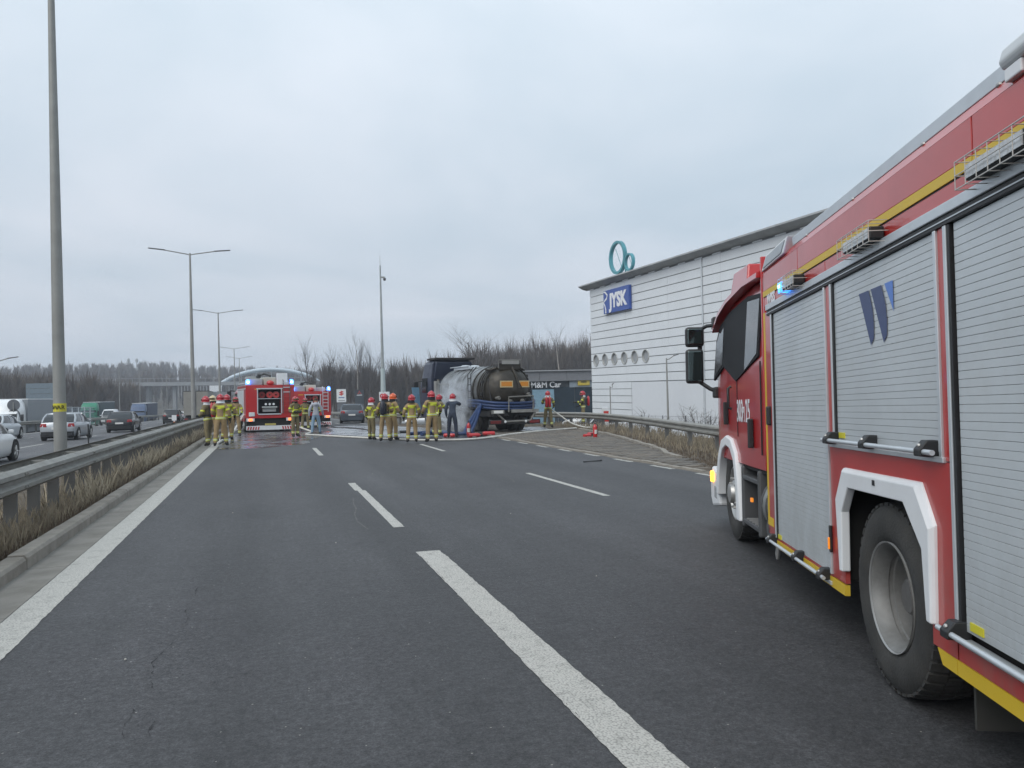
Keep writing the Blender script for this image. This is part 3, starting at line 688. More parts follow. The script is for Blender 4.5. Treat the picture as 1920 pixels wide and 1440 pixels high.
# ================================================================== NEAR FIRE ENGINE
YA, PT = RAD(22.9), RAD(1.25)
Lx, Ly = -math.cos(YA), math.sin(YA)
FE = empty('fire_engine', 'large red fire engine with silver roller shutters standing closest to the camera', 'fire engine', (3.30 + Lx * .04, 3.40 + Ly * .04, 0), (-PT, 0, -YA))
W = 2.5
for n_ in SLATM.node_tree.nodes:
    if n_.type == 'TEX_COORD': n_.object = FE      # one coherent grime pattern over all slats
NAVY = mat('logo_navy', (0.045, 0.07, 0.17), 0.45, var=0.05)
LBL = mat('logo_blue', (0.10, 0.22, 0.60), 0.45, var=0.05)
def P(mb, name, m_, smooth=None, bevel=0.0, parent=FE, label=None): return mb.obj(name, m_, parent, smooth, bevel, label)
# inner structure (dark), keeps light out
P(MB().box(.03, W - .03, -2.93, 2.76, 1.25, 2.82), 'body_core', RED)
P(MB().box(.05, W - .05, .80, 2.74, .47, 1.25), 'front_locker', DRK)
P(MB().box(.05, W - .05, -2.93, -.62, .47, 1.25), 'rear_locker', DRK)
P(MB().box(.75, W - .75, -2.9, 5.6, .55, .85), 'chassis_frame', DRK)
P(MB().box(.72, W - .72, -.62, .80, .42, 1.25).box(.05, W - .05, -.62, .80, 1.16, 1.25), 'wheel_well', DRK)
# rear wall + right side skins
P(MB().box(0, W, -2.97, -2.93, .46, 2.84), 'rear_wall', RED)
P(MB().box(W - .03, W, -2.95, 2.80, 1.25, 2.84).box(W - .03, W, .8, 2.8, .4, 1.25).box(W - .03, W, -2.95, -.62, .4, 1.25), 'side_skin', RED)
P(MB().box(0.0, W, 2.765, 2.80, .95, 2.84), 'front_wall', RED)
# upper red side panels, split at their seams
for a, b_ in ((1.655, 2.80), (-1.03, 1.645), (-2.95, -1.04)): P(MB().box(0, .03, a, b_, 2.674, 2.842), 'upper_panel', RED, bevel=.003)
for a, b_ in ((.995, 2.80), (-1.36, .985), (-2.95, -1.37)): P(MB().box(.002, .03, a, b_, 2.532, 2.612), 'fascia_panel', RED, bevel=.003)
for a, b_ in ((1.655, 2.80), (-1.03, 1.645), (-2.95, -1.04)): P(MB().box(-.002, .025, a, b_, 2.622, 2.672), 'yellow_stripe', YEL)
P(MB().box(.006, .03, -2.95, 2.80, 2.612, 2.622), 'black_gap', BLK)  # recessed black line under the yellow stripe
# roof edge chamfer, roof, rail
P(MB().loft([[(0, y, 2.842), (.03, y, 2.90), (.12, y, 2.905), (.12, y, 2.842)] for y in (-2.95, 2.80)]), 'roof_edge', RED)
P(MB().box(.12, W - .02, -2.95, 2.79, 2.842, 2.89), 'roof', ALU)
P(MB().loft([[(.035, y, 2.908), (.03, y, 2.975), (.05, y, 2.985), (.10, y, 2.985), (.11, y, 2.908)] for y in (-1.30, 1.90)]), 'roof_rail', ALU, bevel=.004)
for y in (1.5, .5, -.5, -1.2): P(MB().ell((.032, y, 2.905), (.012, .02, .012), 8, 5), 'rail_bolt', CHROME)
P(MB().loft([[(-.02, y, 2.91), (-.035, y, 2.94), (-.02, y, 2.99), (.03, y, 3.02), (.30, y, 3.02), (.30, y, 2.91)] for y in (-1.32, -2.95)]), 'awning_case', mat('awning_grey', (0.55, 0.58, 0.60), 0.45, var=0.05), bevel=.01)
P(MB().box(-.02, .05, -1.45, -1.335, 2.855, 2.908), 'awning_bracket', WHT, bevel=.006)
# chequered corner deflector
P(MB().hexa([(-.012, 2.80, 2.86), (-.012, 2.02, 2.875), (.10, 2.02, 2.875), (.10, 2.80, 2.86), (.0, 2.66, 2.985), (.0, 1.92, 3.0), (.10, 1.92, 3.0), (.10, 2.66, 2.985)]), 'corner_lamp_housing', WHT, bevel=.008)
P(MB().hexa([(-.018, 2.72, 2.88), (-.018, 2.08, 2.892), (.05, 2.08, 2.892), (.05, 2.72, 2.88), (-.008, 2.62, 2.967), (-.008, 1.99, 2.98), (.05, 1.99, 2.98), (.05, 2.62, 2.967)]), 'corner_lamp_lens', mat('lamp_mesh_grey', (0.36, 0.38, 0.40), 0.35, metal=0.4, var=0.1))
# aluminium header rail and gasket
P(MB().box(-.022, .03, -2.95, 2.64, 2.478, 2.530), 'header_rail', ALU, bevel=.004)
P(MB().box(-.012, .03, -2.95, 2.64, 2.432, 2.476), 'header_gasket', BLK, bevel=.003)
P(MB().box(-.016, -.010, -2.95, 2.64, 2.450, 2.456), 'gasket_lip', ALU)
# red uprights
P(MB().box(0, .03, 2.535, 2.80, .465, 2.476), 'corner_post', RED, bevel=.004)
P(MB().box(-.002, .02, 2.745, 2.802, .62, 2.476), 'yellow_stripe', YEL)
P(MB().box(-.003, .02, 2.60, 2.802, .545, .62), 'yellow_stripe', YEL)
P(MB().box(0, .03, .885, .985, 1.345, 2.432), 'shutter_post', RED, bevel=.003)
P(MB().box(0, .03, -.755, -.685, 1.345, 2.432), 'shutter_post', RED, bevel=.003)
# shutters made of single slats
slat_cache = {}
def shutter(y0, y1, z0, z1, name, skip=()):
    root = MB().box(.028, .034, y0, y1, z0, z1).obj(name, mat('shutter_back', (0.24, 0.25, 0.26), 0.7), FE)
    pitch = .0368; n = int((z1 - z0) / pitch); pitch = (z1 - z0) / n
    key = round(y1 - y0, 3)
    if key not in slat_cache:
        h = pitch
        mb = MB().loft([[(.028, y, .0004), (.0078, y, .0004), (.0061, y, .0012), (.006, y, h * .5), (.0061, y, h - .0022), (.0078, y, h - .0010), (.028, y, h - .0010)] for y in (0, y1 - y0)])
        o = mb.obj('slat', SLATM, root, smooth=30); slat_cache[key] = o.data; o.location = (0, y0, z0)
        first = 1
    else: first = 0
    for i in range(first, n):
        o = bpy.data.objects.new('slat', slat_cache[key]); COL.objects.link(o); o.parent = root; o.location = (0, y0, z0 + i * pitch)
    return root
def guide(y, z0, z1, black_front):
    P(MB().box(-.012, .03, y - .014, y + .014, z0, z1), 'shutter_guide', ALU, bevel=.003)
    if black_front: P(MB().box(-.006, .03, y - .040, y - .015, z0, z1), 'guide_gasket', BLK)
sh1 = shutter(1.03, 2.475, .47, 2.43, 'roller_shutter')
guide(2.505, .47, 2.43, True); guide(1.005, .47, 2.43, False)
sh2 = shutter(-.655, .825, 1.385, 2.43, 'roller_shutter')
guide(.868, 1.36, 2.43, True); guide(-.672, 1.36, 2.43, False)
sh3 = shutter(-2.80, -.835, .60, 2.43, 'roller_shutter')
guide(-.775, .56, 2.43, True)
# hanging bars with brackets
def bar(y0, y1, z, bps):
    P(MB().tube([(-.06, y0, z), (-.06, y1, z)], .0135, 10), 'handle_bar', ALU, smooth=50)
    for y in bps:
        P(MB().prism([(.03, z + .055), (-.045, z + .055), (-.082, z + .012), (-.082, z - .022), (-.04, z - .026), (.03, z - .02)], 'y', y - .035, y + .035), 'bar_bracket', BLK, bevel=.006)
        P(MB().ell((-.068, y, z + .03), (.011, .011, .011), 8, 6), 'bracket_screw', CHROME)
    P(MB().box(-.014, .03, min(y0, y1), max(y0, y1), z - .048, z - .022), 'sill_profile', ALU, bevel=.003)
bar(.955, -.70, 1.385, (.845, .18, -.58)); bar(2.62, 1.0, .442, (2.53, 1.72, 1.08)); bar(-.70, -2.9, .585, (-.80, -1.9))
for y, z in ((.74, 1.42), (2.42, .49), (-.93, .635)): P(MB().box(.0, .006, y - .055, y + .055, z - .018, z + .018), 'yellow_tag', YTAPE)
def logo(sc, yo, zo, x=.0015, sz=None):
    def pt(u, v): return (x, yo - u * sc, zo + v * (sz or sc))
    # two curved blades and a small wedge, measured on the shutter
    blade = [(0, 0), (.25, .0), (.33, -.34), (.355, -.62), (.345, -.88), (.27, -1.0)]
    P(MB().q(*[pt(u, v) for u, v in blade]), 'logo_blade', NAVY); P(MB().q(*[pt(u + .30, v) for u, v in blade]), 'logo_blade', NAVY)
    P(MB().q(pt(.62, 0), pt(.80, 0), pt(.80, -.52)), 'logo_wedge', LBL)
logo(.64, .36, 2.285, sz=.325); logo(.075, -.49, 1.432, .0012)
# wheel arch panel with opening
arch_in = [(.74, .47), (.735, .93), (.60, 1.13), (-.285, 1.14), (-.50, .915), (-.535, .47)]
pan = [(.985, .46), (.985, 1.34), (-.755, 1.34), (-.755, .46)] + [(-.535, .46)] + arch_in[::-1][1:-1] + [(.74, .46)]
mbp = MB(); mbp.prism([(y, z) for y, z in pan], 'x', .001, .03)
P(mbp, 'arch_panel', RED)
P(MB().lathe([(.300, -.0085), (.307, -.012), (.300, -.004)], 48, (.035, .085, .535), 'x'), 'rim_flange', CHROME, smooth=40)
# white arch trim: lofted band
outer = [(.765, .545), (.825, 1.017), (.684, 1.217), (-.447, 1.228), (-.589, 1.033), (-.572, .557)]
inner = [(.71, .545), (.70, .93), (.576, 1.095), (-.262, 1.106), (-.471, .898), (-.504, .557)]
rings = []
for (yo, zo), (yi, zi) in zip(outer, inner):
    ym, zm = yo * .8 + yi * .2, zo * .8 + zi * .2
    rings.append([(.012, yo, zo), (-.012, yo * .97 + yi * .03, zo * .97 + zi * .03), (-.034, ym, zm), (-.030, yi, zi), (.025, yi, zi), (.025, yo, zo)])
P(MB().loft(rings), 'arch_trim', WHT, bevel=.008)
P(MB().box(-.038, -.028, .10, .13, 1.155, 1.185), 'arch_badge', BLK)
# lower skirts
P(MB().box(.001, .03, .99, 2.60, .452, .468), 'skirt', RED)
P(MB().box(.0, .03, -2.95, -.765, .452, .535), 'skirt', RED, bevel=.003)
P(MB().prism([(-.51, .452), (-.755, .452), (-.755, .62), (-.51, .56)], 'x', .0, .03), 'skirt', RED)
P(MB().box(-.003, .03, .745, 2.58, .382, .450), 'yellow_stripe', YEL); P(MB().prism([(-.56, .45), (-.61, .382), (-.752, .382), (-.752, .45)], 'x', -.003, .03), 'yellow_stripe', YEL)
P(MB().box(-.003, .03, -2.95, -.758, .382, .450), 'yellow_stripe', YEL)
# side markers
P(MB().box(-.018, .0, .975, 1.005, .62, .80), 'marker_housing', BLK, bevel=.004); P(MB().box(-.028, -.017, .98, 1.0, .64, .72), 'marker_lens', ORANGE, bevel=.004)
# mud flap, hose coupling
MUD = mat('mudflap_rubber', (0.04, 0.039, 0.035), 0.8, var=0.15)
P(MB().box(.08, .72, -.74, -.72, .13, .37), 'mud_flap', MUD); P(MB().box(.06, .74, -.752, -.708, .36, .40), 'mud_flap_rail', mat('flap_rail', (0.09, 0.085, 0.08), 0.6)); P(MB().box(W - .72, W - .08, -.74, -.72, .13, .37), 'mud_flap', MUD)
P(MB().tube([(.03, 2.57, .40), (.02, 2.57, .32), (.02, 2.58, .27)], [.022, .024, .014], 8), 'air_coupling', CHROME, smooth=50)
# scene floodlights in wire cages
LENS = mat('flood_lens', (0.55, 0.57, 0.58), 0.2, metal=0.3, var=0.2, scale=30)
WIRE = mat('cage_wire', (0.55, 0.53, 0.50), 0.4, metal=0.3)
def flood(yc, zc, ln=.44, blue=False):
    P(MB().box(-.085, -.005, yc - ln / 2, yc + ln / 2, zc - .035, zc + .035), 'floodlight', BLK, bevel=.008)
    P(MB().box(-.090, -.085, yc - ln / 2 + .015, yc + ln / 2 - .015, zc - .028, zc + .028), 'floodlight_lens', LENS)
    if blue:
        P(MB().box(-.092, -.01, yc + ln / 2, yc + ln / 2 + .10, zc - .04, zc + .04), 'blue_flasher', mat('blue_flasher_on', (0.02, 0.10, 0.6), 0.2, emit=(0.03, 0.25, 1.0), estr=3.0), bevel=.006)
        for q in (.03, .07): P(MB().ell((-.09, yc + ln / 2 + q, zc + .008), (.012, .014, .014), 8, 6), 'blue_led', mat('blue_led_on', (0.2, 0.6, 1), 0.2, emit=(0.2, 0.75, 1.0), estr=9.0))
    mb = MB(); r_ = .0028; y0, y1 = yc - ln / 2 - .04, yc + ln / 2 + .04
    for z in (zc - .058, zc, zc + .058): mb.tube([(0, y0, z), (-.105, y0, z), (-.105, y1, z), (0, y1, z)], r_, 5)
    n = 7
    for i in range(n):
        y = y0 + (y1 - y0) * i / (n - 1); mb.tube([(0, y, zc - .058), (-.105, y, zc - .058), (-.105, y, zc + .058), (0, y, zc + .058)], r_, 5)
    P(mb, 'wire_cage', WIRE)
flood(.14, 2.565); flood(-1.36, 2.565); flood(1.62, 2.568, .36, True)
text('WISS', .125, LET, 'lettering', FE, basis((-.002, 2.50, 2.572), (0, -1, 0), (0, 0, 1)), .001, .005, sx=1.0)

# ---- wheels
DISC = mat('wheel_disc_grey', (0.16, 0.155, 0.15), 0.5, metal=0.4, var=0.2, dirt=0.5, dcol=(0.06, 0.055, 0.05), dscale=6)
def tyre(R_, w_, lugs, xo, yc, zc, parent, outward=-1, tread=True):
    s_ = outward; mb = MB(); r0 = .295
    prof = [(r0, .02), (r0 + .012, .005), (r0 + .05, -.012), (r0 + .12, -.022), (R_ - .07, -.014), (R_ - .03, .006), (R_ - .012, .03), (R_ - .012, w_ - .03), (R_ - .05, w_ + .01), (r0 + .05, w_), (r0, w_ - .02)]
    mb.lathe([(r, -s_ * h) for r, h in prof], 56, (xo, yc, zc), 'x')
    if tread:
        for k in range(lugs):
            for part in (0, 1, 2):
                a0 = 2 * math.pi * (k + .35 * part) / lugs; a1 = a0 + 2 * math.pi / lugs * .68
                h0, h1 = [(.004, w_ * .34), (w_ * .37, w_ * .63), (w_ * .66, w_ - .004)][part]
                p = []
                for h in (h0, h1):
                    for (r, a) in ((R_ - .016, a0), (R_ - .016, a1), (R_, a1), (R_, a0)):
                        rr = r - (.012 if (part == 0 and h == h0) or (part == 2 and h == h1) else 0)
                        p.append((xo - s_ * h, yc + rr * math.cos(a), zc + rr * math.sin(a)))
                mb.hexa(p)
    return mb.obj('tyre', RUB, parent, smooth=35)
def rear_wheel(xo, sgn):
    root = bpy.data.objects.new('rear_wheel', None); COL.objects.link(root); root.parent = FE; root.location = (xo, .085, .535)
    tyre(.535, .28, 44, 0, 0, 0, root, sgn); tyre(.53, .28, 40, -sgn * .33, 0, 0, root, sgn, tread=False)
    o = -sgn
    MB().lathe([(.300, o * .018), (.305, o * .002), (.298, o * -.004), (.286, o * .008), (.278, o * .03), (.266, o * .05), (.262, o * .085), (.268, o * .09), (.266, o * .11), (.256, o * .115), (.252, o * .17), (.245, o * .20)], 48, (0, 0, 0), 'x')  .obj('rim', RIMG, root, smooth=35)
    MB().lathe([(.247, o * .195), (.235, o * .21), (.20, o * .20), (.15, o * .205), (.145, o * .17), (.105, o * .165), (.10, o * .10), (.085, o * .085), (.001, o * .08)], 40, (0, 0, 0), 'x').obj('wheel_disc', DISC, root, smooth=35)
    for k in range(10):
        t = 2 * math.pi * k / 10; MB().lathe([(.001, o * .16), (.014, o * .165), (.016, o * .205)], 6, (0, .18 * math.cos(t), .18 * math.sin(t)), 'x').obj('wheel_nut', CHROME, root, smooth=30)
rear_wheel(.035, -1); rear_wheel(W - .035, 1)
def front_wheel(xo, sgn):
    root = bpy.data.objects.new('front_wheel', None); COL.objects.link(root); root.parent = FE; root.location = (xo, 4.62, .635)
    tyre(.535, .30, 44, 0, 0, 0, root, sgn); o = -sgn
    MB().lathe([(.300, o * .018), (.305, o * .002), (.29, o * .0), (.27, o * .04), (.25, o * .05), (.22, o * .03), (.17, o * .0), (.12, o * -.02), (.11, o * -.06), (.05, o * -.075), (.001, o * -.075)], 40, (0, 0, 0), 'x').obj('rim', CHROME, root, smooth=35)
    for k in range(10):
        t = 2 * math.pi * k / 10; MB().lathe([(.001, o * -.035), (.014, o * -.03), (.016, o * .02)], 6, (0, .17 * math.cos(t), .17 * math.sin(t)), 'x').obj('wheel_nut', CHROME, root, smooth=30)
front_wheel(.05, -1); front_wheel(W - .05, 1)

# ---- cab
def cab_ring(y, zt_, inset, zb=1.02, rr=.22):
    x0, x1 = inset, W - inset; r = []
    r += [(x0, y, zb), (x0 - .0, y, 1.9), (x0 + .05, y, zt_ - rr)]
    for a in (20, 45, 70): r.append((x0 + .05 + rr * (1 - math.cos(RAD(a))), y, zt_ - rr + rr * math.sin(RAD(a))))
    r.append((x0 + .05 + rr, y, zt_)); q = [(W - x, yy_, z) for x, yy_, z in r[::-1]]
    return r + q
P(MB().loft([cab_ring(2.90, 2.93, .012), cab_ring(3.4, 2.96, .004), cab_ring(4.6, 2.93, .004), cab_ring(5.15, 2.84, .01), cab_ring(5.45, 2.72, .03), cab_ring(5.62, 2.30, .06), cab_ring(5.75, 1.75, .09, rr=.10), cab_ring(5.80, 1.30, .12, rr=.08)]), 'cab_body', REDB, smooth=40)
P(MB().prism([(2.86, 1.16), (2.90, 1.16), (2.90, 3.02), (2.86, 3.02)], 'x', .0, W), 'cab_rear_frame', REDB, bevel=.01)
# black window band (proud of the paint), then glass
BANDM = mat('pillar_black', (0.016, 0.017, 0.020), 0.65, var=0.1, spec=0.2)
def side_poly(pts, x0, th, name, m_, bevel=.004):
    # follows the cab's tumblehome: x grows with height above 1.9
    def xx(z): return x0 + (max(0, z - 1.9) / .85 * .05)
    n = len(pts); vs = [(xx(z), y, z) for y, z in pts] + [(xx(z) + th, y, z) for y, z in pts]
    return P(MB().faces(vs, [tuple(range(n)), tuple(range(n, 2 * n))[::-1]] + [(i, (i + 1) % n, n + (i + 1) % n, n + i) for i in range(n)]), name, m_, bevel=bevel)
side_poly([(5.52, 1.96), (4.88, 2.10), (4.12, 1.90), (3.08, 2.10), (3.02, 2.70), (3.65, 2.76), (4.6, 2.72), (5.22, 2.62), (5.44, 2.45)], -.012, .03, 'window_band', BANDM)
WG = mat('cab_glass', (0.03, 0.035, 0.04), 0.03, var=0.1, spec=1.0)
side_poly([(3.66, 1.99), (3.12, 2.13), (3.07, 2.66), (3.62, 2.70)], -.018, .012, 'door_window', WG, .002)
side_poly([(5.46, 2.0), (4.95, 2.12), (4.93, 2.58), (5.20, 2.54), (5.38, 2.42)], -.018, .012, 'door_window', WG, .002)
P(MB().box(-.004, .01, 2.995, 3.005, 1.16, 2.05), 'door_gap', BLK)
P(MB().box(-.004, .006, 4.10, 4.108, 1.30, 1.90), 'door_gap', BLK)
# door grips, handle
P(MB().box(-.05, .0, 3.33, 3.39, 1.21, 1.50), 'grip_recess', BLK, bevel=.01); P(MB().box(-.05, .0, 4.62, 4.68, 1.42, 1.68), 'grip_recess', BLK, bevel=.01)
P(MB().tube([(-.015, 4.35, 1.60), (-.05, 4.35, 1.62), (-.05, 4.35, 1.83), (-.015, 4.35, 1.85)], .016, 8), 'door_handle', BLK, smooth=50)
P(MB().box(-.03, .01, 2.60, 2.68, 1.45, 1.62), 'side_lamp', BLK, bevel=.012)
text('303  25', .33, LET, 'lettering', FE, basis((-.002, 3.80, 1.565), (0, -1, 0), (0, 0, 1)), .001, .005, sx=.66)
text('[P]', .17, LET, 'lettering', FE, basis((-.002, 3.80, 1.555), (0, -1, 0), (0, 0, 1)), .001, .002, sx=.75)
# roof beam with red beacon fairing
P(MB().hexa([(.10, 3.98, 2.86), (W - .10, 3.98, 2.86), (W - .10, 5.05, 2.78), (.10, 5.05, 2.78), (.13, 4.02, 3.17), (W - .13, 4.02, 3.17), (W - .13, 4.80, 3.20), (.13, 4.80, 3.20)]), 'roof_beacon_box', REDB, bevel=.02)
P(MB().lathe([(.001, -.02), (.05, -.02), (.04, .03), (.02, .20), (.001, .21)], 16, (.20, 3.76, 2.985), 'y'), 'air_horn', BLK, smooth=40)
P(MB().box(.15, W - .15, 5.30, 5.62, 2.60, 2.66), 'sun_visor', BLK, bevel=.02)
P(MB().hexa([(.14, 5.70, 1.80), (W - .14, 5.70, 1.80), (W - .14, 5.76, 1.80), (.14, 5.76, 1.80), (.12, 5.48, 2.62), (W - .12, 5.48, 2.62), (W - .12, 5.53, 2.62), (.12, 5.53, 2.62)]), 'windscreen', WG)
# bumper, fender, indicator, steps
P(MB().prism([(5.35, .40), (5.35, .62), (5.50, .80), (5.86, .86), (5.98, .70), (5.98, .44), (5.85, .34)], 'x', .0, W), 'bumper', WHT, bevel=.03)
P(MB().box(.1, W - .1, 5.70, 5.84, .85, 1.32), 'grille', BLK, bevel=.02)
fo = [(3.98, .40), (4.06, .85), (4.16, 1.12), (4.40, 1.27), (4.70, 1.30), (5.0, 1.24), (5.22, 1.06), (5.36, .80), (5.40, .55)]
fi = [(4.12, .40), (4.17, .80), (4.26, 1.03), (4.44, 1.15), (4.68, 1.18), (4.92, 1.12), (5.10, .97), (5.20, .76), (5.24, .55)]
P(MB().loft([[(.02, a[0], a[1]), (-.03, a[0] * .9 + b_[0] * .1, a[1] * .9 + b_[1] * .1), (-.035, b_[0], b_[1]), (.07, b_[0], b_[1]), (.07, a[0], a[1])] for a, b_ in zip(fo, fi)]), 'front_fender', WHT, bevel=.012, smooth=30)
P(MB().box(.36, W - .36, 3.95, 5.4, .5, 1.05), 'engine_tunnel', DRK)
P(MB().box(-.035, .03, 5.72, 5.80, .66, .80), 'indicator', mat('indicator_on', (0.8, 0.3, 0.02), 0.2, emit=(1.0, 0.36, 0.02), estr=6.0), bevel=.015)
P(MB().box(-.005, .03, 5.50, 5.70, .46, .62), 'headlamp', LENS, bevel=.02)
GREY = mat('step_grey', (0.075, 0.078, 0.082), 0.55, var=0.1)
P(MB().prism([(3.13, .38), (3.98, .33), (3.98, .98), (3.13, 1.0)], 'x', .32, .36), 'step_back', DRK)
for y in (3.14, 3.90): P(MB().prism([(y, .36), (y + .07, .36), (y + .07, 1.0), (y, 1.0)], 'x', -.005, .34), 'step_cheek', GREY, bevel=.02)
for z in (.40, .86): P(MB().box(.0, .33, 3.2, 3.92, z, z + .045), 'step_tread', GREY, bevel=.008)
for k in range(5): P(MB().box(.02, .30, 3.28 + k * .13, 3.33 + k * .13, .445, .455), 'tread_rib', mat('rib_grey', (0.26, 0.26, 0.26), 0.5))
P(MB().box(.0, .02, 3.5, 3.56, .66, .70), 'step_lamp', ORANGE)
P(MB().box(.03, .3, 2.95, 4.0, .98, 1.04), 'cab_sill', DRK)
P(MB().tube([(.30, 2.84, .68), (.30, 3.10, .68)], .30, 24), 'air_tank', mat('tank_alu', (0.33, 0.34, 0.33), 0.4, metal=0.6, var=0.1), smooth=40)
for y in (2.88, 3.06): P(MB().lathe([(.304, -.02), (.312, 0), (.304, .02)], 24, (.30, y, .68), 'y'), 'tank_strap', GREY, smooth=40)
P(MB().lathe([(.001, -.02), (.07, -.02), (.07, .02), (.001, .02)], 16, (.02, 2.82, .50), 'x'), 'tank_cap', GREY, smooth=40)
# mirrors on arms
MG = mat('mirror_glass', (0.10, 0.13, 0.13), 0.04, metal=0.9, var=0.05)
def mirror(z0, z1, x0, x1, yc, name='mirror'):
    h = P(MB().box(x0, x1, yc, yc + .13, z0, z1), name, BLK, bevel=.035)
    MB().box(x0 + .02, x1 - .02, yc - .008, yc + .02, z0 + .025, z1 - .025).obj('mirror_glass', MG, h, bevel=.02)
mirror(2.40, 2.655, -.345, -.115, 5.52); mirror(1.93, 2.37, -.345, -.125, 5.52)
P(MB().tube([(.04, 5.42, 2.66), (-.08, 5.52, 2.66), (-.2, 5.60, 2.60)], .024, 8).tube([(-.16, 5.60, 2.42), (-.16, 5.60, 2.32)], .03, 8).tube([(-.2, 5.60, 1.97), (-.05, 5.55, 1.86), (.08, 5.5, 1.80)], .026, 8), 'mirror_arm', BLK, smooth=50)
P(MB().loft([[(-.035, y, z), (-.03, y, z + .05), (.30, y, z + .16), (.30, y, z + .02)] for y, z in ((2.92, 2.83), (3.6, 2.85), (4.5, 2.80), (5.05, 2.71), (5.42, 2.56))]), 'roof_lip', REDB, smooth=40)
P(MB().box(-.03, .08, 5.35, 5.5, 2.60, 2.76), 'mirror_mount', BLK, bevel=.02); P(MB().box(-.02, .1, 5.42, 5.58, 1.74, 1.88), 'mirror_mount', BLK, bevel=.02)

# ================================================================== OTHER VEHICLES
def rrect(x0, x1, y0, y1, r, z, n=3):
    pts = []
    for cx, cy, a0 in ((x1 - r, y1 - r, 0), (x0 + r, y1 - r, 90), (x0 + r, y0 + r, 180), (x1 - r, y0 + r, 270)):
        for k in range(n + 1):
            a = RAD(a0 + 90 * k / n); pts.append((cx + r * math.cos(a), cy + r * math.sin(a), z))
    return pts
TLRED = mat('tail_lamp_red', (0.30, 0.012, 0.015), 0.25, var=0.15, scale=12)
TLON = mat('tail_lamp_lit', (0.6, 0.05, 0.02), 0.25, emit=(1.0, 0.12, 0.05), estr=1.2)
HLAMP = mat('head_lamp', (0.65, 0.67, 0.68), 0.15, var=0.1)
PLATE = mat('number_plate', (0.70, 0.70, 0.68), 0.5, var=0.03)
CGL = mat('car_glass', (0.018, 0.022, 0.026), 0.08, spec=0.8)
def wheel(parent, x, y, r, w_, m_=CHROME):
    s_ = 1 if x > 0 else -1; root = bpy.data.objects.new('wheel', None); COL.objects.link(root); root.parent = parent; root.location = (x, y, r)
    MB().lathe([(r * .66, 0), (r * .8, .012), (r * .96, .0), (r, -.03), (r, -w_ + .03), (r * .9, -w_), (.02, -w_)] if s_ > 0 else [(r * .66, 0), (r * .8, -.012), (r * .96, 0), (r, .03), (r, w_ - .03), (r * .9, w_), (.02, w_)], 24, (0, 0, 0), 'x').obj('tyre', RUB, root, smooth=40)
    mb = MB().lathe([(r * .68, 0.002 * s_), (r * .62, -.01 * s_), (r * .58, -.04 * s_), (.03, -.045 * s_)], 24, (0, 0, 0), 'x')
    for k in range(5):
        a = 2 * math.pi * k / 5; mb.tube([(-.012 * s_, 0, 0), (-.008 * s_, r * .62 * math.cos(a), r * .62 * math.sin(a))], r * .09, 5)
    mb.obj('rim', m_, root, smooth=40)
CARS = {
 'hatch': dict(L=4.2, H=1.48, W=1.76, st=[(-2.08, .42, .82, .74), (-2.0, .28, .97, .83), (-1.6, .2, 1.0, .87), (-.6, .19, .96, .88), (.8, .19, .93, .88), (1.15, .2, .91, .87), (1.7, .22, .80, .83), (1.98, .28, .68, .74), (2.08, .4, .6, .62)], base=(-1.98, 1.12), top=(-1.42, .25)),
 'sedan': dict(L=4.6, H=1.45, W=1.8, st=[(-2.28, .42, .85, .76), (-2.2, .28, .99, .84), (-1.7, .2, 1.0, .88), (-.6, .19, .95, .9), (.9, .19, .93, .9), (1.3, .2, .91, .88), (1.9, .22, .80, .84), (2.2, .28, .68, .75), (2.3, .4, .6, .62)], base=(-1.72, 1.2), top=(-1.0, .3)),
 'estate': dict(L=4.6, H=1.5, W=1.82, st=[(-2.28, .42, .88, .78), (-2.2, .28, 1.02, .85), (-1.7, .2, 1.02, .89), (-.6, .19, .98, .91), (.9, .19, .95, .91), (1.3, .2, .92, .89), (1.9, .22, .82, .85), (2.2, .28, .70, .76), (2.3, .4, .62, .62)], base=(-2.2, 1.25), top=(-1.75, .35)),
 'suv': dict(L=4.5, H=1.68, W=1.86, st=[(-2.2, .48, .95, .80), (-2.12, .34, 1.1, .87), (-1.6, .25, 1.12, .91), (-.6, .24, 1.08, .93), (.9, .24, 1.05, .93), (1.3, .25, 1.02, .91), (1.9, .27, .93, .87), (2.15, .34, .80, .77), (2.22, .48, .7, .64)], base=(-2.05, 1.2), top=(-1.65, .4)),
 'van': dict(L=5.2, H=2.2, W=1.95, st=[(-2.6, .5, 1.15, .92), (-2.55, .3, 1.25, .96), (-1.6, .25, 1.25, .97), (-.6, .25, 1.25, .97), (1.2, .25, 1.2, .97), (1.6, .25, 1.12, .95), (2.2, .27, .95, .9), (2.5, .34, .80, .8), (2.6, .48, .7, .66)], base=(-2.55, 1.9), top=(-2.45, .9)),
}
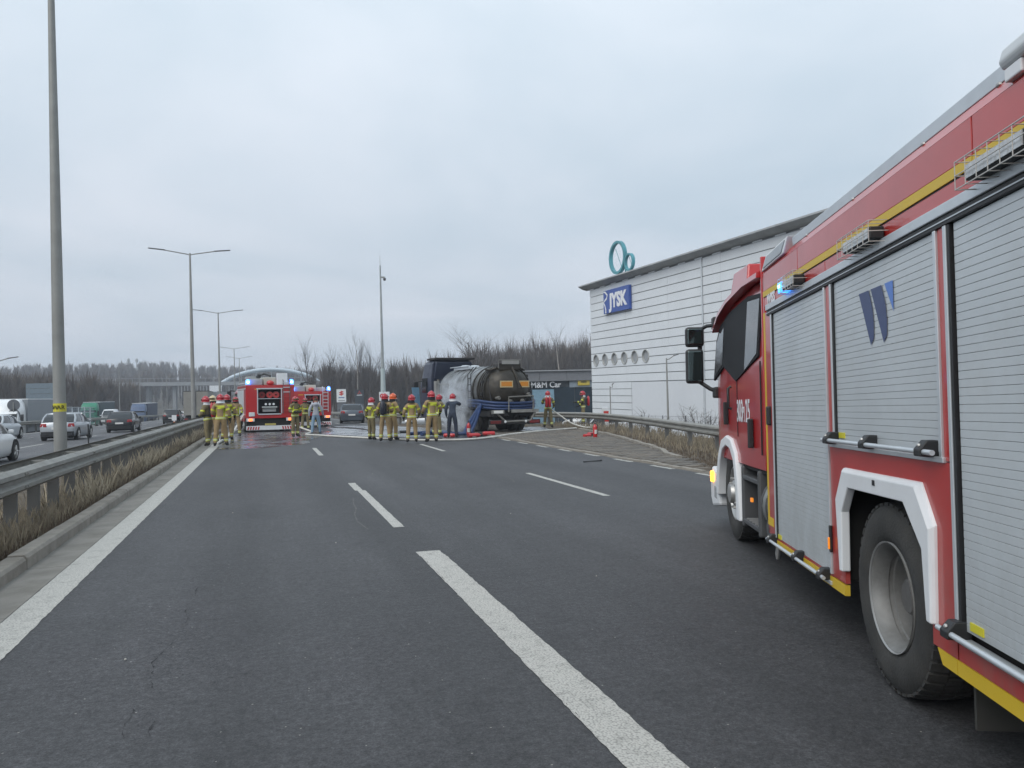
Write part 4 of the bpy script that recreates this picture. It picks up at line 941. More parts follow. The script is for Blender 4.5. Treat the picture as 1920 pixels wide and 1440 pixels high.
def car(style, paint_m, label, loc, rz, group, lit=False, rim=CHROME):
    k = CARS[style]; root = empty('van' if style == 'van' else 'car', label, 'van' if style == 'van' else 'car', loc, (0, 0, rz), group)
    rings = []
    for y, zb, zs, w_ in k['st']:
        rings.append([(-w_ * .88, y, zb), (-w_ * .98, y, zb + .12), (-w_, y, (zb + zs) * .52), (-w_ * .985, y, zs - .1), (-w_ * .92, y, zs), (0, y, zs + .035),
                      (w_ * .92, y, zs), (w_ * .985, y, zs - .1), (w_, y, (zb + zs) * .52), (w_ * .98, y, zb + .12), (w_ * .88, y, zb)])
    MB().loft(rings).obj('body', paint_m, root, smooth=38)
    b0, b1 = k['base']; t0, t1 = k['top']; zs = k['st'][3][2]; W2 = k['W'] / 2; Ht = k['H']
    gmat = paint_m if style == 'van' else CGL
    ring_b = rrect(-W2 * .90, W2 * .90, b0, b1, .18, zs - .02); ring_m = rrect(-W2 * .86, W2 * .86, b0 * .55 + t0 * .45, b1 * .5 + t1 * .5, .17, (zs + Ht) / 2); ring_t = rrect(-W2 * .72, W2 * .72, t0, t1, .15, Ht - .05)
    MB().loft([ring_b, ring_m, ring_t]).obj('glasshouse', gmat, root, smooth=40)
    MB().loft([rrect(-W2 * .74, W2 * .74, t0 - .03, t1 + .03, .16, Ht - .07), rrect(-W2 * .70, W2 * .70, t0, t1 - .02, .2, Ht - .015), rrect(-W2 * .4, W2 * .4, t0 + .3, t1 - .3, .2, Ht)]).obj('roof', paint_m, root, smooth=40)
    if style == 'van':
        MB().hexa([(-.78, b1 + .01, zs + .05), (.78, b1 + .01, zs + .05), (.78, b1 - .05, zs + .05), (-.78, b1 - .05, zs + .05), (-.66, t1 + .12, Ht - .15), (.66, t1 + .12, Ht - .15), (.66, t1, Ht - .15), (-.66, t1, Ht - .15)]).obj('windscreen', CGL, root)
        for s_ in (-1, 1): MB().hexa([(s_ * .90, .7, 1.25), (s_ * .90, 1.6, 1.25), (s_ * .86, 1.6, 1.25), (s_ * .86, .7, 1.25), (s_ * .80, .7, 1.85), (s_ * .80, 1.2, 1.85), (s_ * .75, 1.2, 1.85), (s_ * .75, .7, 1.85)]).obj('side_window', CGL, root)
    else:
        for s_ in (-1, 1):
            xb, xt = s_ * W2 * .87, s_ * W2 * .735
            for yb, yt, r_ in ((b1 - .1, t1 - .04, .035), (-.3, -.35, .04), (b0 + .14, t0 + .1, .06)):
                MB().tube([(xb, yb, zs), (s_ * W2 * .845, (yb + yt) / 2, (zs + Ht) / 2), (xt, yt, Ht - .06)], r_, 6).obj('pillar', paint_m, root, smooth=50)
    for s_ in (-1, 1):
        MB().cbox((s_ * (W2 + .08), b1 - .45, zs + .06), (.16, .1, .12)).obj('mirror', paint_m, root, bevel=.03)
        _, _, z0, w0 = k['st'][1]; y0 = k['st'][0][0] + .02
        MB().hexa([(s_ * (w0 - .34), y0 - .055, z0 - .22), (s_ * (w0 - .01), y0 - .0, z0 - .22), (s_ * (w0 - .01), y0 + .2, z0 - .22), (s_ * (w0 - .34), y0 + .2, z0 - .22),
                   (s_ * (w0 - .30), y0 - .03, z0 - .04), (s_ * (w0 - .04), y0 + .02, z0 - .04), (s_ * (w0 - .04), y0 + .24, z0 - .04), (s_ * (w0 - .3), y0 + .2, z0 - .04)]).obj('tail_lamp', TLON if lit else TLRED, root, bevel=.02)
        yf, _, zf_, wf = k['st'][-2]
        MB().hexa([(s_ * (wf - .3), yf + .05, zf_ - .16), (s_ * (wf + .02), yf - .12, zf_ - .14), (s_ * (wf + .02), yf - .3, zf_ - .1), (s_ * (wf - .3), yf - .2, zf_ - .1), (s_ * (wf - .3), yf + .0, zf_ - .03), (s_ * (wf + .01), yf - .18, zf_), (s_ * (wf + .0), yf - .32, zf_), (s_ * (wf - .3), yf - .2, zf_)]).obj('head_lamp', HLAMP, root, bevel=.015)
        for yw in (k['st'][2][0] + .2, k['st'][6][0] - .35):
            wheel(root, s_ * (W2 - .0), yw, .32 if style in ('hatch', 'sedan', 'estate') else .36, .2, rim)
            MB().lathe([(.30, -.002 * s_), (.39 if style != 'suv' else .44, .004 * s_), (.39 if style != 'suv' else .44, -.25 * s_)], 20, (s_ * (W2 - .005), yw, .33), 'x', (0, math.pi * 1.0)).obj('wheel_arch', DRK, root)
    yr = k['st'][0][0]
    MB().box(-.26, .26, yr - .045, yr + .02, .62 if style != 'van' else .7, .74 if style != 'van' else .82).obj('number_plate', PLATE, root)
    MB().loft([rrect(-W2 * .86, W2 * .86, yr - .035, yr + .25, .1, .26), rrect(-W2 * .9, W2 * .9, yr - .04, yr + .25, .1, .5)]).obj('rear_bumper', BLK if style in ('hatch', 'suv') else paint_m, root, smooth=40)
    MB().box(-W2 * .8, W2 * .8, yr + .3, -yr - .3, .14, .22).obj('underbody', DRK, root)
    return root
PW = mat('car_white', (0.80, 0.82, 0.83), 0.3, var=0.02, coat=0.6)
PS = mat('car_silver', (0.42, 0.45, 0.48), 0.32, metal=0.4, var=0.03, coat=0.5)
PB = mat('car_black', (0.014, 0.016, 0.02), 0.25, var=0.1, coat=0.6)
PG = mat('car_slate', (0.10, 0.12, 0.145), 0.3, metal=0.4, var=0.05, coat=0.5)
PLG = mat('car_pale_grey', (0.5, 0.54, 0.57), 0.3, var=0.03, coat=0.5)
def zL(y, x=-10): return zp(y) - 0.22 - 0.007 * (-6.35 - x)
GL = 'cars on the parallel carriageway'
car('sedan', PW, 'white saloon cut by the left picture edge, closest moving car', (-8.9, 28.0, zL(28)), 0, GL)
car('hatch', PLG, 'pale car behind the white saloon at the left picture edge', (-14.9, 51.5, zL(51.5, -15)), 0, GL)
car('hatch', PS, 'silver hatchback passing behind the near lamp post', (-10.55, 48.2, zL(48.2)), RAD(-1), GL)
car('hatch', PB, 'black hatchback with a white plate driving ahead of the silver one', (-10.0, 62.6, zL(62)), 0, GL)
car('suv', PB, 'dark tall car far ahead beside the striped marker post', (-10.7, 100, zL(100)), 0, GL)
car('estate', PG, 'slate grey estate car beyond the fire crews near the mast', (6.45, 62.3, zp(62) + .0), RAD(-6), 'cars on the closed carriageway', rim=BLK)
def zO(y): return zp(y) - 1.12
for st_, m_, x, y, rz, lab in (('van', PW, -22.9, 131, math.pi, 'white van in front of the green lorry'), ('hatch', PW, -22.3, 168, math.pi, 'white oncoming car beyond the blue lorry'),
                               ('hatch', PLG, -21.6, 150, math.pi, 'small pale oncoming car next to the blue lorry'), ('sedan', PW, -15.0, 150, 0, 'white car far away at the bend of the parallel carriageway'), ('hatch', PS, -13.5, 175, 0, 'tiny silver car at the farthest visible stretch')):
    car(st_, m_, lab, (x, y, zO(y) + .6 if x < -19 else zL(y, x)), rz, 'distant traffic')
GP = 'cars parked below the guard rail'
for st_, m_, x, y, rz, lab in (('hatch', PS, 13.2, 66, RAD(70), 'silver parked car seen between the crew and the mast'), ('sedan', PLG, 17.5, 68, RAD(80), 'pale parked car seen between two standing firefighters'), ('sedan', PW, 31.5, 74, RAD(60), 'white parked car beside the dealer building'), ('suv', PW, 23.0, 52, RAD(100), 'white parked car behind the right firefighter')):
    car(st_, m_, lab, (x, y, zp(y) - 1.35 if x > 20 else zp(y) - .75), rz, GP)

def lorry(cabm, boxm, label, loc, rz, group=None, box=True, roofm=None, hb=4.0, Lb=13.2):
    root = empty('lorry', label, 'lorry', loc, (0, 0, rz), group)
    if box:
        MB().box(-1.27, 1.27, -Lb, -.3, 1.05, hb).obj('trailer_box', boxm, root, bevel=.03)
        MB().box(-1.28, 1.28, -Lb - .01, -.28, hb - .06, hb + .02).obj('trailer_roof', roofm or WHT, root)
        MB().box(-.5, .5, -Lb + .4, -.5, .75, 1.05).obj('trailer_frame', DRK, root)
        MB().box(-1.2, 1.2, -Lb - .03, -Lb + .1, .55, .72).obj('rear_bumper', BLK, root); MB().box(-.03, .03, -Lb - .03, -Lb + .01, 1.1, hb - .1).obj('door_seam', DRK, root)
        for s_ in (-1, 1):
            MB().box(s_ * 1.0 - .18, s_ * 1.0 + .18, -Lb - .05, -Lb - .02, .58, .70).obj('tail_lamp', TLRED, root)
            for k in range(3): wheel(root, s_ * 1.25, -Lb + 2.2 + 1.3 * k, .5, .38)
    if cabm:
        rings = []
        for z, y0, y1, x in ((.4, .0, 2.2, 1.22), (1.0, .0, 2.3, 1.25), (1.9, .0, 2.28, 1.25), (2.9, .0, 1.95, 1.22), (3.5, .05, 1.6, 1.15), (3.85, .2, 1.2, 1.0)): rings.append(rrect(-x, x, y0, y1, .2, z))
        MB().loft(rings).obj('cab', cabm, root, smooth=40)
        MB().hexa([(-1.12, 2.29, 1.75), (1.12, 2.29, 1.75), (1.12, 2.1, 1.75), (-1.12, 2.1, 1.75), (-1.08, 2.03, 2.72), (1.08, 2.03, 2.72), (1.08, 1.85, 2.72), (-1.08, 1.85, 2.72)]).obj('windscreen', CGL, root)
        MB().hexa([(-1.1, 2.06, 2.74), (1.1, 2.06, 2.74), (1.1, 1.9, 2.74), (-1.1, 1.9, 2.74), (-1.1, 2.26, 2.66), (1.1, 2.26, 2.66), (1.1, 1.95, 2.86), (-1.1, 1.95, 2.86)]).obj('sun_visor', cabm, root)
        MB().box(-.9, .9, 2.25, 2.33, .75, 1.5).obj('grille', BLK, root, bevel=.03); MB().box(-1.2, 1.2, 2.15, 2.36, .32, .68).obj('bumper', cabm, root, bevel=.06)
        for s_ in (-1, 1):
            MB().box(s_ * .98 - .2, s_ * .98 + .2, 2.3, 2.375, .45, .62).obj('head_lamp', HLAMP, root); MB().box(s_ * 1.42 - .1, s_ * 1.42 + .1, 2.0, 2.15, 1.7, 2.5).obj('mirror', BLK, root, bevel=.04)
            MB().box(s_ * 1.255 - .01, s_ * 1.255 + .01, .9, 1.75, 1.75, 2.6).obj('side_window', CGL, root)
            for yw in (1.3, -2.2): wheel(root, s_ * 1.24, yw, .5, .34)
        MB().box(-1.0, 1.0, -3.5, 0.3, .55, .95).obj('chassis', DRK, root)
    return root
GREYT = mat('tarpaulin_grey', (0.25, 0.27, 0.29), 0.6, var=0.05, scale=0.5)
lorry(PW, GREYT, 'white articulated lorry with grey trailer oncoming at the left edge', (-20.75, 75.0, zp(76) - 1.40), math.pi, 'lorries', hb=3.9)
lorry(mat('lorry_green', (0.025, 0.20, 0.12), 0.4), mat('tarp_dark_green', (0.04, 0.07, 0.08), 0.6), 'green oncoming lorry with dark trailer', (-27.8, 143, zp(143) - 1.0), math.pi, 'lorries')
lorry(mat('lorry_blue', (0.075, 0.11, 0.19), 0.4), mat('tarp_navy', (0.04, 0.055, 0.09), 0.6), 'blue grey oncoming lorry beneath a thin pole', (-21.5, 150, zp(150) - 1.25), math.pi, 'lorries')
lorry(PLG, mat('trailer_door_beige', (0.26, 0.25, 0.225), 0.6, var=0.08, scale=0.8, dirt=0.4, dcol=(0.17, 0.16, 0.14)), 'dirty beige box trailer seen from behind beside the lamp post', (-7.75, 105.3, zp(92) - .35), RAD(1), 'lorries', hb=3.75, roofm=BLK)

# ---- fire engines seen from behind
BLUEON = mat('beacon_blue_on', (0.03, 0.12, 0.7), 0.2, emit=(0.04, 0.16, 1.0), estr=7.0)
BLUECORE = mat('beacon_core_on', (0.3, 0.7, 1.0), 0.2, emit=(0.25, 0.7, 1.0), estr=22.0)
RTAPE = mat('red_tape', (0.45, 0.03, 0.03), 0.5); ELAMP = mat('tail_orange_on', (0.8, 0.2, 0.05), 0.3, emit=(1, 0.2, 0.05), estr=2.0)
DEEP = mat('locker_dark', (0.03, 0.034, 0.04), 0.7); LGR = mat('gear_grey', (0.34, 0.36, 0.36), 0.55, var=0.2); CREAM = mat('gear_cream', (0.50, 0.50, 0.44), 0.6, var=0.15)
def beacon(parent, x, y, z, r=.11):
    b_ = MB().lathe([(.001, 0), (r, 0), (r, .16), (r * .7, .24), (.001, .26)], 14, (x, y, z), 'z').obj('blue_beacon', BLUEON, parent, smooth=50)
    MB().ell((x - .0, y - r * .85, z + .11), (r * .5, r * .35, .06), 8, 6).obj('beacon_bulb', BLUECORE, b_)
def rear_engine(label, loc, rz, H=2.5, variant=0):
    root = empty('fire_engine', label, 'fire engine', loc, (0, 0, rz), 'fire engines seen from behind')
    hx0, hx1, hz0, hz1 = (-.63, .55, .98, 2.28) if variant == 0 else (-.35, .55, 1.05, 2.05)
    # shell around an open rear locker
    MB().box(-1.25, hx0, 0, .9, .74, H).obj('rear_panel', REDB, root, bevel=.02); MB().box(hx1, 1.25, 0, .9, .74, H).obj('rear_panel', REDB, root, bevel=.02)
    MB().box(hx0, hx1, 0, .9, hz1, H).obj('rear_header', REDB, root); MB().box(hx0, hx1, .02, .9, .74, hz0).obj('rear_sill', REDB, root)
    MB().box(hx0, hx1, .7, .9, hz0, hz1).obj('locker_back', DEEP, root)
    MB().box(-1.25, 1.25, .9, 4.6, .55, H).obj('body', REDB, root, bevel=.02)
    for x0, x1, z0, z1 in ((hx0 - .05, hx0, hz0, hz1), (hx1, hx1 + .05, hz0, hz1), (hx0 - .08, hx1 + .08, hz1, hz1 + .06), (hx0, hx1, hz0 - .06, hz0)): MB().box(x0, x1, -.025, .03, z0, z1).obj('locker_frame', ALU, root)
    # equipment inside
    zs = hz0 + .62 * (hz1 - hz0); MB().box(hx0, hx1, .05, .7, zs - .03, zs).obj('shelf', ALU, root)
    for i, x in enumerate((hx0 + .22, hx0 + .62, hx0 + .95)):
        if x < hx1 - .1: MB().lathe([(.05, -.1), (.17, -.1), (.18, -.06), (.18, .1), (.05, .1)], 18, (x, .25, zs + .19), 'y').obj('hose_roll', RED if i else mat('hose_roll_dark', (0.22, 0.02, 0.02), 0.7), root, smooth=40)
    mb = MB().box(hx0 + .25, hx1 - .25, .12, .6, hz0 + .1, hz0 + .3); mb.tube([(hx0 + .2, .06, hz0 + .33), (hx1 - .2, .06, hz0 + .33)], .05, 8); mb.obj('pump_panel', LGR, root)
    for x in (hx0 + .4, hx0 + .6, hx0 + .8): MB().lathe([(.001, 0), (.06, 0), (.06, .03), (.001, .03)], 12, (x, .02, hz0 + .5), 'y').obj('gauge', WHT, root)
    MB().box(hx0 + .3, hx1 - .3, .03, .2, hz0 + .28, hz0 + .36).obj('outlet_caps', CHROME, root)
    # lower rear: black recess, step, chevron bumper
    MB().box(-1.2, 1.2, .1, 1.0, .36, .74).obj('rear_recess', DRK, root)
    MB().box(-1.24, 1.24, -.12, .02, .12, .34).obj('bumper', WHT, root)
    for s_ in (-1, 1):
        for k in range(5): MB().hexa([(s_ * 1.2 - s_ * k * .13, -.126, .14), (s_ * 1.2 - s_ * k * .13 - s_ * .07, -.126, .14), (s_ * 1.2 - s_ * k * .13 - s_ * .07, -.12, .14), (s_ * 1.2 - s_ * k * .13, -.12, .14),
                                      (s_ * 1.16 - s_ * k * .13, -.126, .30), (s_ * 1.16 - s_ * k * .13 - s_ * .07, -.126, .30), (s_ * 1.16 - s_ * k * .13 - s_ * .07, -.12, .30), (s_ * 1.16 - s_ * k * .13, -.12, .30)]).obj('chevron', RTAPE, root)
        MB().box(s_ * 1.02 - .2, s_ * 1.02 + .2, -.03, .05, .58, .74).obj('tail_light_unit', WHT, root); MB().box(s_ * 1.02 - .1 + (.02 if s_ < 0 else 0), s_ * 1.02 + .1, -.045, -.03, .60, .72).obj('tail_light', ELAMP, root)
        for yw in (1.35, 5.4):
            for d in ((0, .32) if yw < 3 else (0,)): wheel(root, s_ * (1.22 - d), yw, .48, .28)
        beacon(root, s_ * 1.12, .15, H + .05)
    MB().box(-.30, .25, -.14, -.11, .36, .46).obj('number_plate', mat('plate_yellow', (0.5, 0.42, 0.12), 0.5), root)
    MB().box(-1.10, -.80, -.03, .02, .84, 1.06).obj('work_lamp', HLAMP, root, bevel=.03)
    # left side: shutters
    for y0, y1 in ((.95, 2.3), (2.4, 3.5), (3.6, 4.5)):
        sh = MB().box(-1.262, -1.25, y0, y1, .75, H - .25).obj('side_shutter', SLATM, root)
        for k in range(12): MB().box(-1.268, -1.262, y0 + .02, y1 - .02, .77 + k * (H - 1.05) / 12, .77 + (k + .9) * (H - 1.05) / 12).obj('slat', SLATM, sh)
    MB().box(-1.27, -1.25, .0, 4.6, H - .22, H - .16).obj('side_rail', ALU, root)
    # cab ahead
    MB().loft([[(x, y, z) for x, z in ((-1.22, .6), (-1.22, H - .35), (-1.0, H - .05), (1.0, H - .05), (1.22, H - .35), (1.22, .6))] for y in (4.65, 6.6)] + [[(x * .96, 7.0, z) for x, z in ((-1.22, .6), (-1.22, H - .8), (-1.0, H - .6), (1.0, H - .6), (1.22, H - .8), (1.22, .6))]]).obj('cab', REDB, root)
    for s_ in (-1, 1):
        MB().box(s_ * 1.23 - .01, s_ * 1.23 + .01, 4.9, 6.5, 1.5, H - .42).obj('cab_window', CGL, root)
        MB().box(s_ * 1.55 - .12, s_ * 1.55 + .12, 6.5, 6.65, H - .95, H - .25).obj('mirror', BLK, root, bevel=.03); MB().tube([(s_ * 1.2, 6.6, H - .25), (s_ * 1.5, 6.6, H - .22)], .025, 6).obj('mirror_arm', BLK, root)
    # roof load
    for x0, x1, y0, y1, z0, z1, m_, nm in ((-1.0, -.35, .3, 1.6, 0, .34, LGR, 'roof_box'), (-.3, .35, .4, 2.0, 0, .42, CREAM, 'roof_box'), (.35, 1.0, .8, 3.2, 0, .26, CREAM, 'roof_box'), (-.95, -.5, 1.8, 3.4, 0, .5, LGR, 'roof_box')):
        MB().box(x0, x1, y0, y1, H + z0, H + z1).obj(nm, m_, root, bevel=.03)
    for s_ in (-1, 1): MB().tube([(s_ * 1.2, .1, H + .12), (s_ * 1.2, 4.4, H + .12)], .025, 6).obj('roof_rail', ALU, root)
    MB().tube([(-.6, 1.0, H + .45), (-.2, 1.0, H + .62), (.15, .8, H + .5)], .05, 8).tube([(-.5, .6, H + .4), (-.5, .6, H + .58)], .09, 8).obj('water_monitor', BLK, root, smooth=50)
    MB().ell((.05, .35, H + .12), (.2, .18, .14), 10, 6).obj('red_nozzle', RED, root, smooth=50)
    # ladder
    lx0, lx1 = (.66, 1.0) if variant == 0 else (.72, 1.05)
    for x in (lx0, lx1): MB().tube([(x, -.07, .98), (x, -.07, H + .22), (x, .1, H + .3)], .022, 6).obj('ladder_rail', ALU if variant else mat('ladder_dark', (0.12, 0.08, 0.08), 0.5), root)
    for k in range(7): MB().box(lx0, lx1, -.09, -.05, 1.1 + k * (H - 1.0) / 6, 1.14 + k * (H - 1.0) / 6).obj('ladder_rung', ALU if variant or k > 3 else RTAPE, root)
    if variant == 0: MB().box(lx0 - .3, lx1 - .1, .05, .3, H, H + .62).obj('white_case', WHT, root, bevel=.02)
    MB().box(-.8, -.5, -.012, .0, H - .24, H - .2).obj('yellow_mark', YEL, root)
    return root
rear_engine('red fire engine with open rear locker parked facing away near the median', (0.18, 43.0, zp(43)), RAD(7), 2.5)
rear_engine('second red fire engine with a pale rear ladder, farther up the road', (2.72, 51.0, zp(51)), RAD(4), 2.30, 1)

# ---- burnt vacuum tanker
TK = empty('tanker_truck', 'smoke stained vacuum tanker with dark blue cab and burnt rear', 'tanker truck', (10.53, 33.4, zp(33)), (0, 0, RAD(5.8)))
SILV = mat('tank_silver', (0.30, 0.32, 0.335), 0.32, metal=0.6, var=0.25, scale=1.2, dirt=0.9, dcol=(0.055, 0.05, 0.045), dscale=0.9)
STAIN = mat('tank_stained', (0.18, 0.185, 0.185), 0.4, metal=0.4, var=0.3, scale=1.5, dirt=0.9, dcol=(0.03, 0.027, 0.022), dscale=1.1)
SOOT = mat('tank_sooted', (0.036, 0.031, 0.023), 0.36, metal=0.3, var=0.4, scale=1.6, dirt=0.95, dcol=(0.012, 0.011, 0.010), dscale=1.5)
BURN = mat('burnt_black', (0.014, 0.014, 0.015), 0.75, var=0.4, scale=3, dirt=0.4, dcol=(0.05, 0.045, 0.04))
BHOSE = mat('blue_suction_hose', (0.014, 0.036, 0.11), 0.45, var=0.2)
CABB = mat('cab_dark_blue', (0.028, 0.036, 0.062), 0.4, var=0.1, dirt=0.4, dcol=(0.015, 0.015, 0.018))
ZC, TR = 1.93, 1.13
MB().lathe([(TR * .97, 2.0), (TR, 2.02), (TR, 6.7), (TR * .93, 6.95), (TR * .6, 7.1), (.01, 7.15)], 40, (0, 0, ZC), 'y').obj('tank_shell', SILV, TK, smooth=40)
MB().lathe([(TR * 1.0, 1.05), (TR * 1.0, 2.0)], 40, (0, 0, ZC), 'y').obj('tank_rear_section', STAIN, TK, smooth=40)
for y in (1.1, 1.75, 2.6, 3.4, 4.2, 5.0, 5.8, 6.6): MB().lathe([(TR, y - .07), (TR + .045, y - .06), (TR + .045, y + .06), (TR, y + .07)], 40, (0, 0, ZC), 'y').obj('tank_rib', SOOT if y < 2 else SILV, TK, smooth=30)
MB().lathe([(.005, -.42), (TR * .35, -.38), (TR * .65, -.24), (TR * .88, .0), (TR * .98, .25), (TR * 1.0, .5), (TR * 1.0, 1.05)], 40, (0, 0, ZC), 'y').obj('rear_dome', SOOT, TK, smooth=50)
for y in (.30, .52, .8): MB().lathe([(TR, y - .05), (TR + .06, y - .04), (TR + .06, y + .04), (TR, y + .05)], 40, (0, 0, ZC), 'y').obj('door_flange', SOOT, TK, smooth=30)
for k in range(14):
    a = 2 * math.pi * k / 14 + .1; MB().cbox(((TR + .07) * math.sin(a), .4, ZC + (TR + .07) * math.cos(a)), (.12, .22, .12)).obj('door_clamp', BURN, TK)
MB().tube([(.12, -.05, ZC + TR * .92), (.22, -.34, ZC + .55), (.30, -.42, ZC + .1)], .06, 8).obj('door_strut', SOOT, TK, smooth=50)
fr = mat('rack_tube', (0.20, 0.195, 0.18), 0.5, metal=0.4)
# rear top box with plate and rails
MB().box(-.5, .55, -.05, .7, ZC + .92, ZC + 1.22).obj('hinge_box', SOOT, TK, bevel=.02); MB().box(-.38, .45, -.10, -.06, ZC + 1.18, ZC + 1.36).obj('light_bar', mat('light_bar_grey', (0.28, 0.28, 0.27), 0.5), TK)
MB().tube([(-.55, -.05, ZC + 1.0), (-.55, -.08, ZC + 1.36), (.55, -.08, ZC + 1.36), (.6, -.05, ZC + 1.0)], .028, 6).obj('top_hoop', fr, TK, smooth=50)
for s_ in (-1, 1): MB().tube([(s_ * .6, .1, ZC + 1.0), (s_ * .85, .25, ZC + .92), (s_ * .95, .5, ZC + .95)], .05, 6).obj('valve_pipe', SOOT, TK)
MB().box(-.5, .5, 4.0, 6.2, ZC + TR - .03, ZC + TR + .09).obj('walkway', ALU, TK); MB().tube([(-.55, 3.8, ZC + TR + .12), (-.55, 6.6, ZC + TR + .12)], .03, 6).obj('walkway_rail', ALU, TK)
for x in (-.2, .3): MB().lathe([(.24, 0), (.24, .16), (.2, .2), (.001, .22)], 16, (x, 5.2, ZC + TR), 'z').obj('manhole', ALU, TK, smooth=40)
ORP = mat('hazard_orange', (0.55, 0.21, 0.02), 0.5, var=0.05)
for x0, x1, yv in ((-.62, .0, -.37), (.34, .84, -.30)):
    o = MB().box(x0, x1, yv - .04, yv, ZC + .12, ZC + .42).obj('hazard_plate', mat('plate_rim', (0.5, 0.4, 0.22), 0.5), TK); MB().box(x0 + .05, x1 - .05, yv - .046, yv - .04, ZC + .17, ZC + .37).obj('plate_field', ORP, o)
for x, z, r_ in ((-.72, ZC - .35, .09), (-.15, ZC - .55, .13), (.45, ZC - .5, .10), (.75, ZC - .2, .08)):
    MB().lathe([(.001, -.52), (r_ * .8, -.52), (r_, -.48), (r_, -.40), (r_ * .7, -.38), (r_ * .7, -.1)], 16, (x, 0, z), 'y').obj('outlet_valve', fr, TK, smooth=40)
    MB().tube([(x, -.50, z), (x + .12, -.54, z + .12)], .018, 6).obj('valve_lever', BURN, TK)
for x in (-.95, 1.0): MB().tube([(x, .2, ZC + .55), (x * 1.02, .05, ZC + .1), (x, -.1, ZC - .5), (x * .9, -.3, 1.05)], .045, 8).obj('drain_pipe', BURN, TK, smooth=50)
mb = MB()
for k in range(6): mb.box(-1.31, -1.27, 1.55, 1.95, 1.0 + k * .3, 1.03 + k * .3)
mb.tube([(-1.29, 1.55, .9), (-1.29, 1.55, 2.7), (-1.0, 1.55, 3.05)], .022, 6).tube([(-1.29, 1.95, .9), (-1.29, 1.95, 2.7), (-1.0, 1.95, 3.05)], .022, 6).obj('side_ladder', BURN, TK)
MB().box(-1.05, -.62, -.68, -.66, .90, 1.02).obj('number_plate', PLATE, TK)
# hose cradle and suction hoses round the back
for z, r_ in ((1.22, .07), (1.36, .065), (1.10, .06)):
    MB().tube([(-1.22, 2.2, z + .12), (-1.26, .6, z + .1), (-1.2, -.1, z + .05), (-.9, -.48, z), (0, -.55, z - .03), (.9, -.48, z), (1.18, -.1, z + .08), (1.24, .8, z + .15)], r_, 8).obj('suction_hose', BHOSE, TK, smooth=60)
for dx_, dz in ((0, 0), (.16, .02), (-.14, -.03)):
    MB().tube([(-1.25, .3, 1.3 + dz), (-1.5 + dx_ * .3, .0, 1.12), (-2.05 + dx_, -.6, .55), (-2.5 + dx_, -1.15, .10)], .075, 8).obj('suction_hose', BHOSE, TK, smooth=60)
MB().tube([(-1.25, .9, 1.25), (-1.38, .55, .8), (-1.42, .35, .15)], .075, 8).obj('suction_hose', BURN, TK, smooth=60)
for q in ((-1.15, -.55, -.66, -.60, .88, 1.04), (-.2, 1.15, -.66, -.60, .92, 1.06)): MB().box(*q).obj('rear_cross_plate', mat('stained_steel', (0.27, 0.265, 0.25), 0.5, metal=0.4, var=0.3), TK)
fr = mat('rack_tube', (0.20, 0.195, 0.18), 0.5, metal=0.4)
MB().tube([(-.35, -.7, .95), (-.35, -.72, 1.62), (.85, -.72, 1.66), (.85, -.7, .98)], .035, 6).obj('guard_hoop', fr, TK)
MB().tube([(-.95, -.55, .95), (-.45, -.6, .52), (.75, -.6, .55), (1.05, -.55, 1.0)], .045, 6).obj('tray_frame', fr, TK); MB().box(-.45, .78, -.62, -.05, .50, .54).obj('tray', mat('tray_grey', (0.17, 0.165, 0.15), 0.6, var=0.2), TK)
MB().box(-1.1, 1.1, -.35, 1.8, .75, 1.0).obj('burnt_gear', BURN, TK); rb = random.Random(2)
for k in range(16): MB().ell((rb.uniform(-1, 1), rb.uniform(-.45, 0), rb.uniform(.62, .95)), (rb.uniform(.06, .16), .12, rb.uniform(.05, .12)), 8, 5).obj('melted_fitting', BURN, TK, smooth=50)
MB().box(-1.24, 1.24, -.62, -.45, .40, .60).obj('rear_bumper', BURN, TK, bevel=.02)
for s_ in (-1, 1):
    MB().box(s_ * .95 - .25, s_ * .95 + .25, -.64, -.62, .44, .57).obj('tail_lamp', mat('sooty_lamp', (0.16, 0.012, 0.012), 0.4, var=0.4, scale=5), TK, bevel=.02); MB().ell((s_ * .5, -.66, .52), (.06, .03, .06), 8, 6).obj('fog_lamp', HLAMP, TK)
    for yw in (1.5, 2.85, 8.6):
        for d in ((0, .33) if yw < 4 else (0,)): wheel(TK, s_ * (1.22 - d), yw, .5, .3)
    MB().prism([(.85, 1.08), (1.2, 1.14), (3.3, 1.14), (3.55, .9), (3.5, .9), (3.28, 1.1), (1.2, 1.1), (.88, 1.02)], 'x', s_ * .75, s_ * 1.24).obj('mudguard', BURN, TK)
MB().box(-.5, .5, -.2, 9.3, .55, .88).obj('chassis_frame', BURN, TK)
MB().box(-1.22, -.6, 3.9, 6.0, .55, 1.05).obj('side_locker', BURN, TK); MB().box(.6, 1.22, 3.9, 6.4, .55, 1.1).obj('side_locker', BURN, TK)
# pipe rack on the left flank
MB().tube([(-1.3, 6.9, .9), (-1.3, 6.9, 2.35), (-1.3, 4.8, 2.30), (-1.3, 4.8, 1.2)], .03, 6).tube([(-1.3, 5.9, 1.2), (-1.3, 5.9, 2.32)], .025, 6).obj('flank_rack', fr, TK)
MB().box(-1.36, -1.2, 6.6, 7.0, 1.3, 2.5).obj('pump_cover', mat('pump_grey', (0.22, 0.22, 0.21), 0.6), TK)
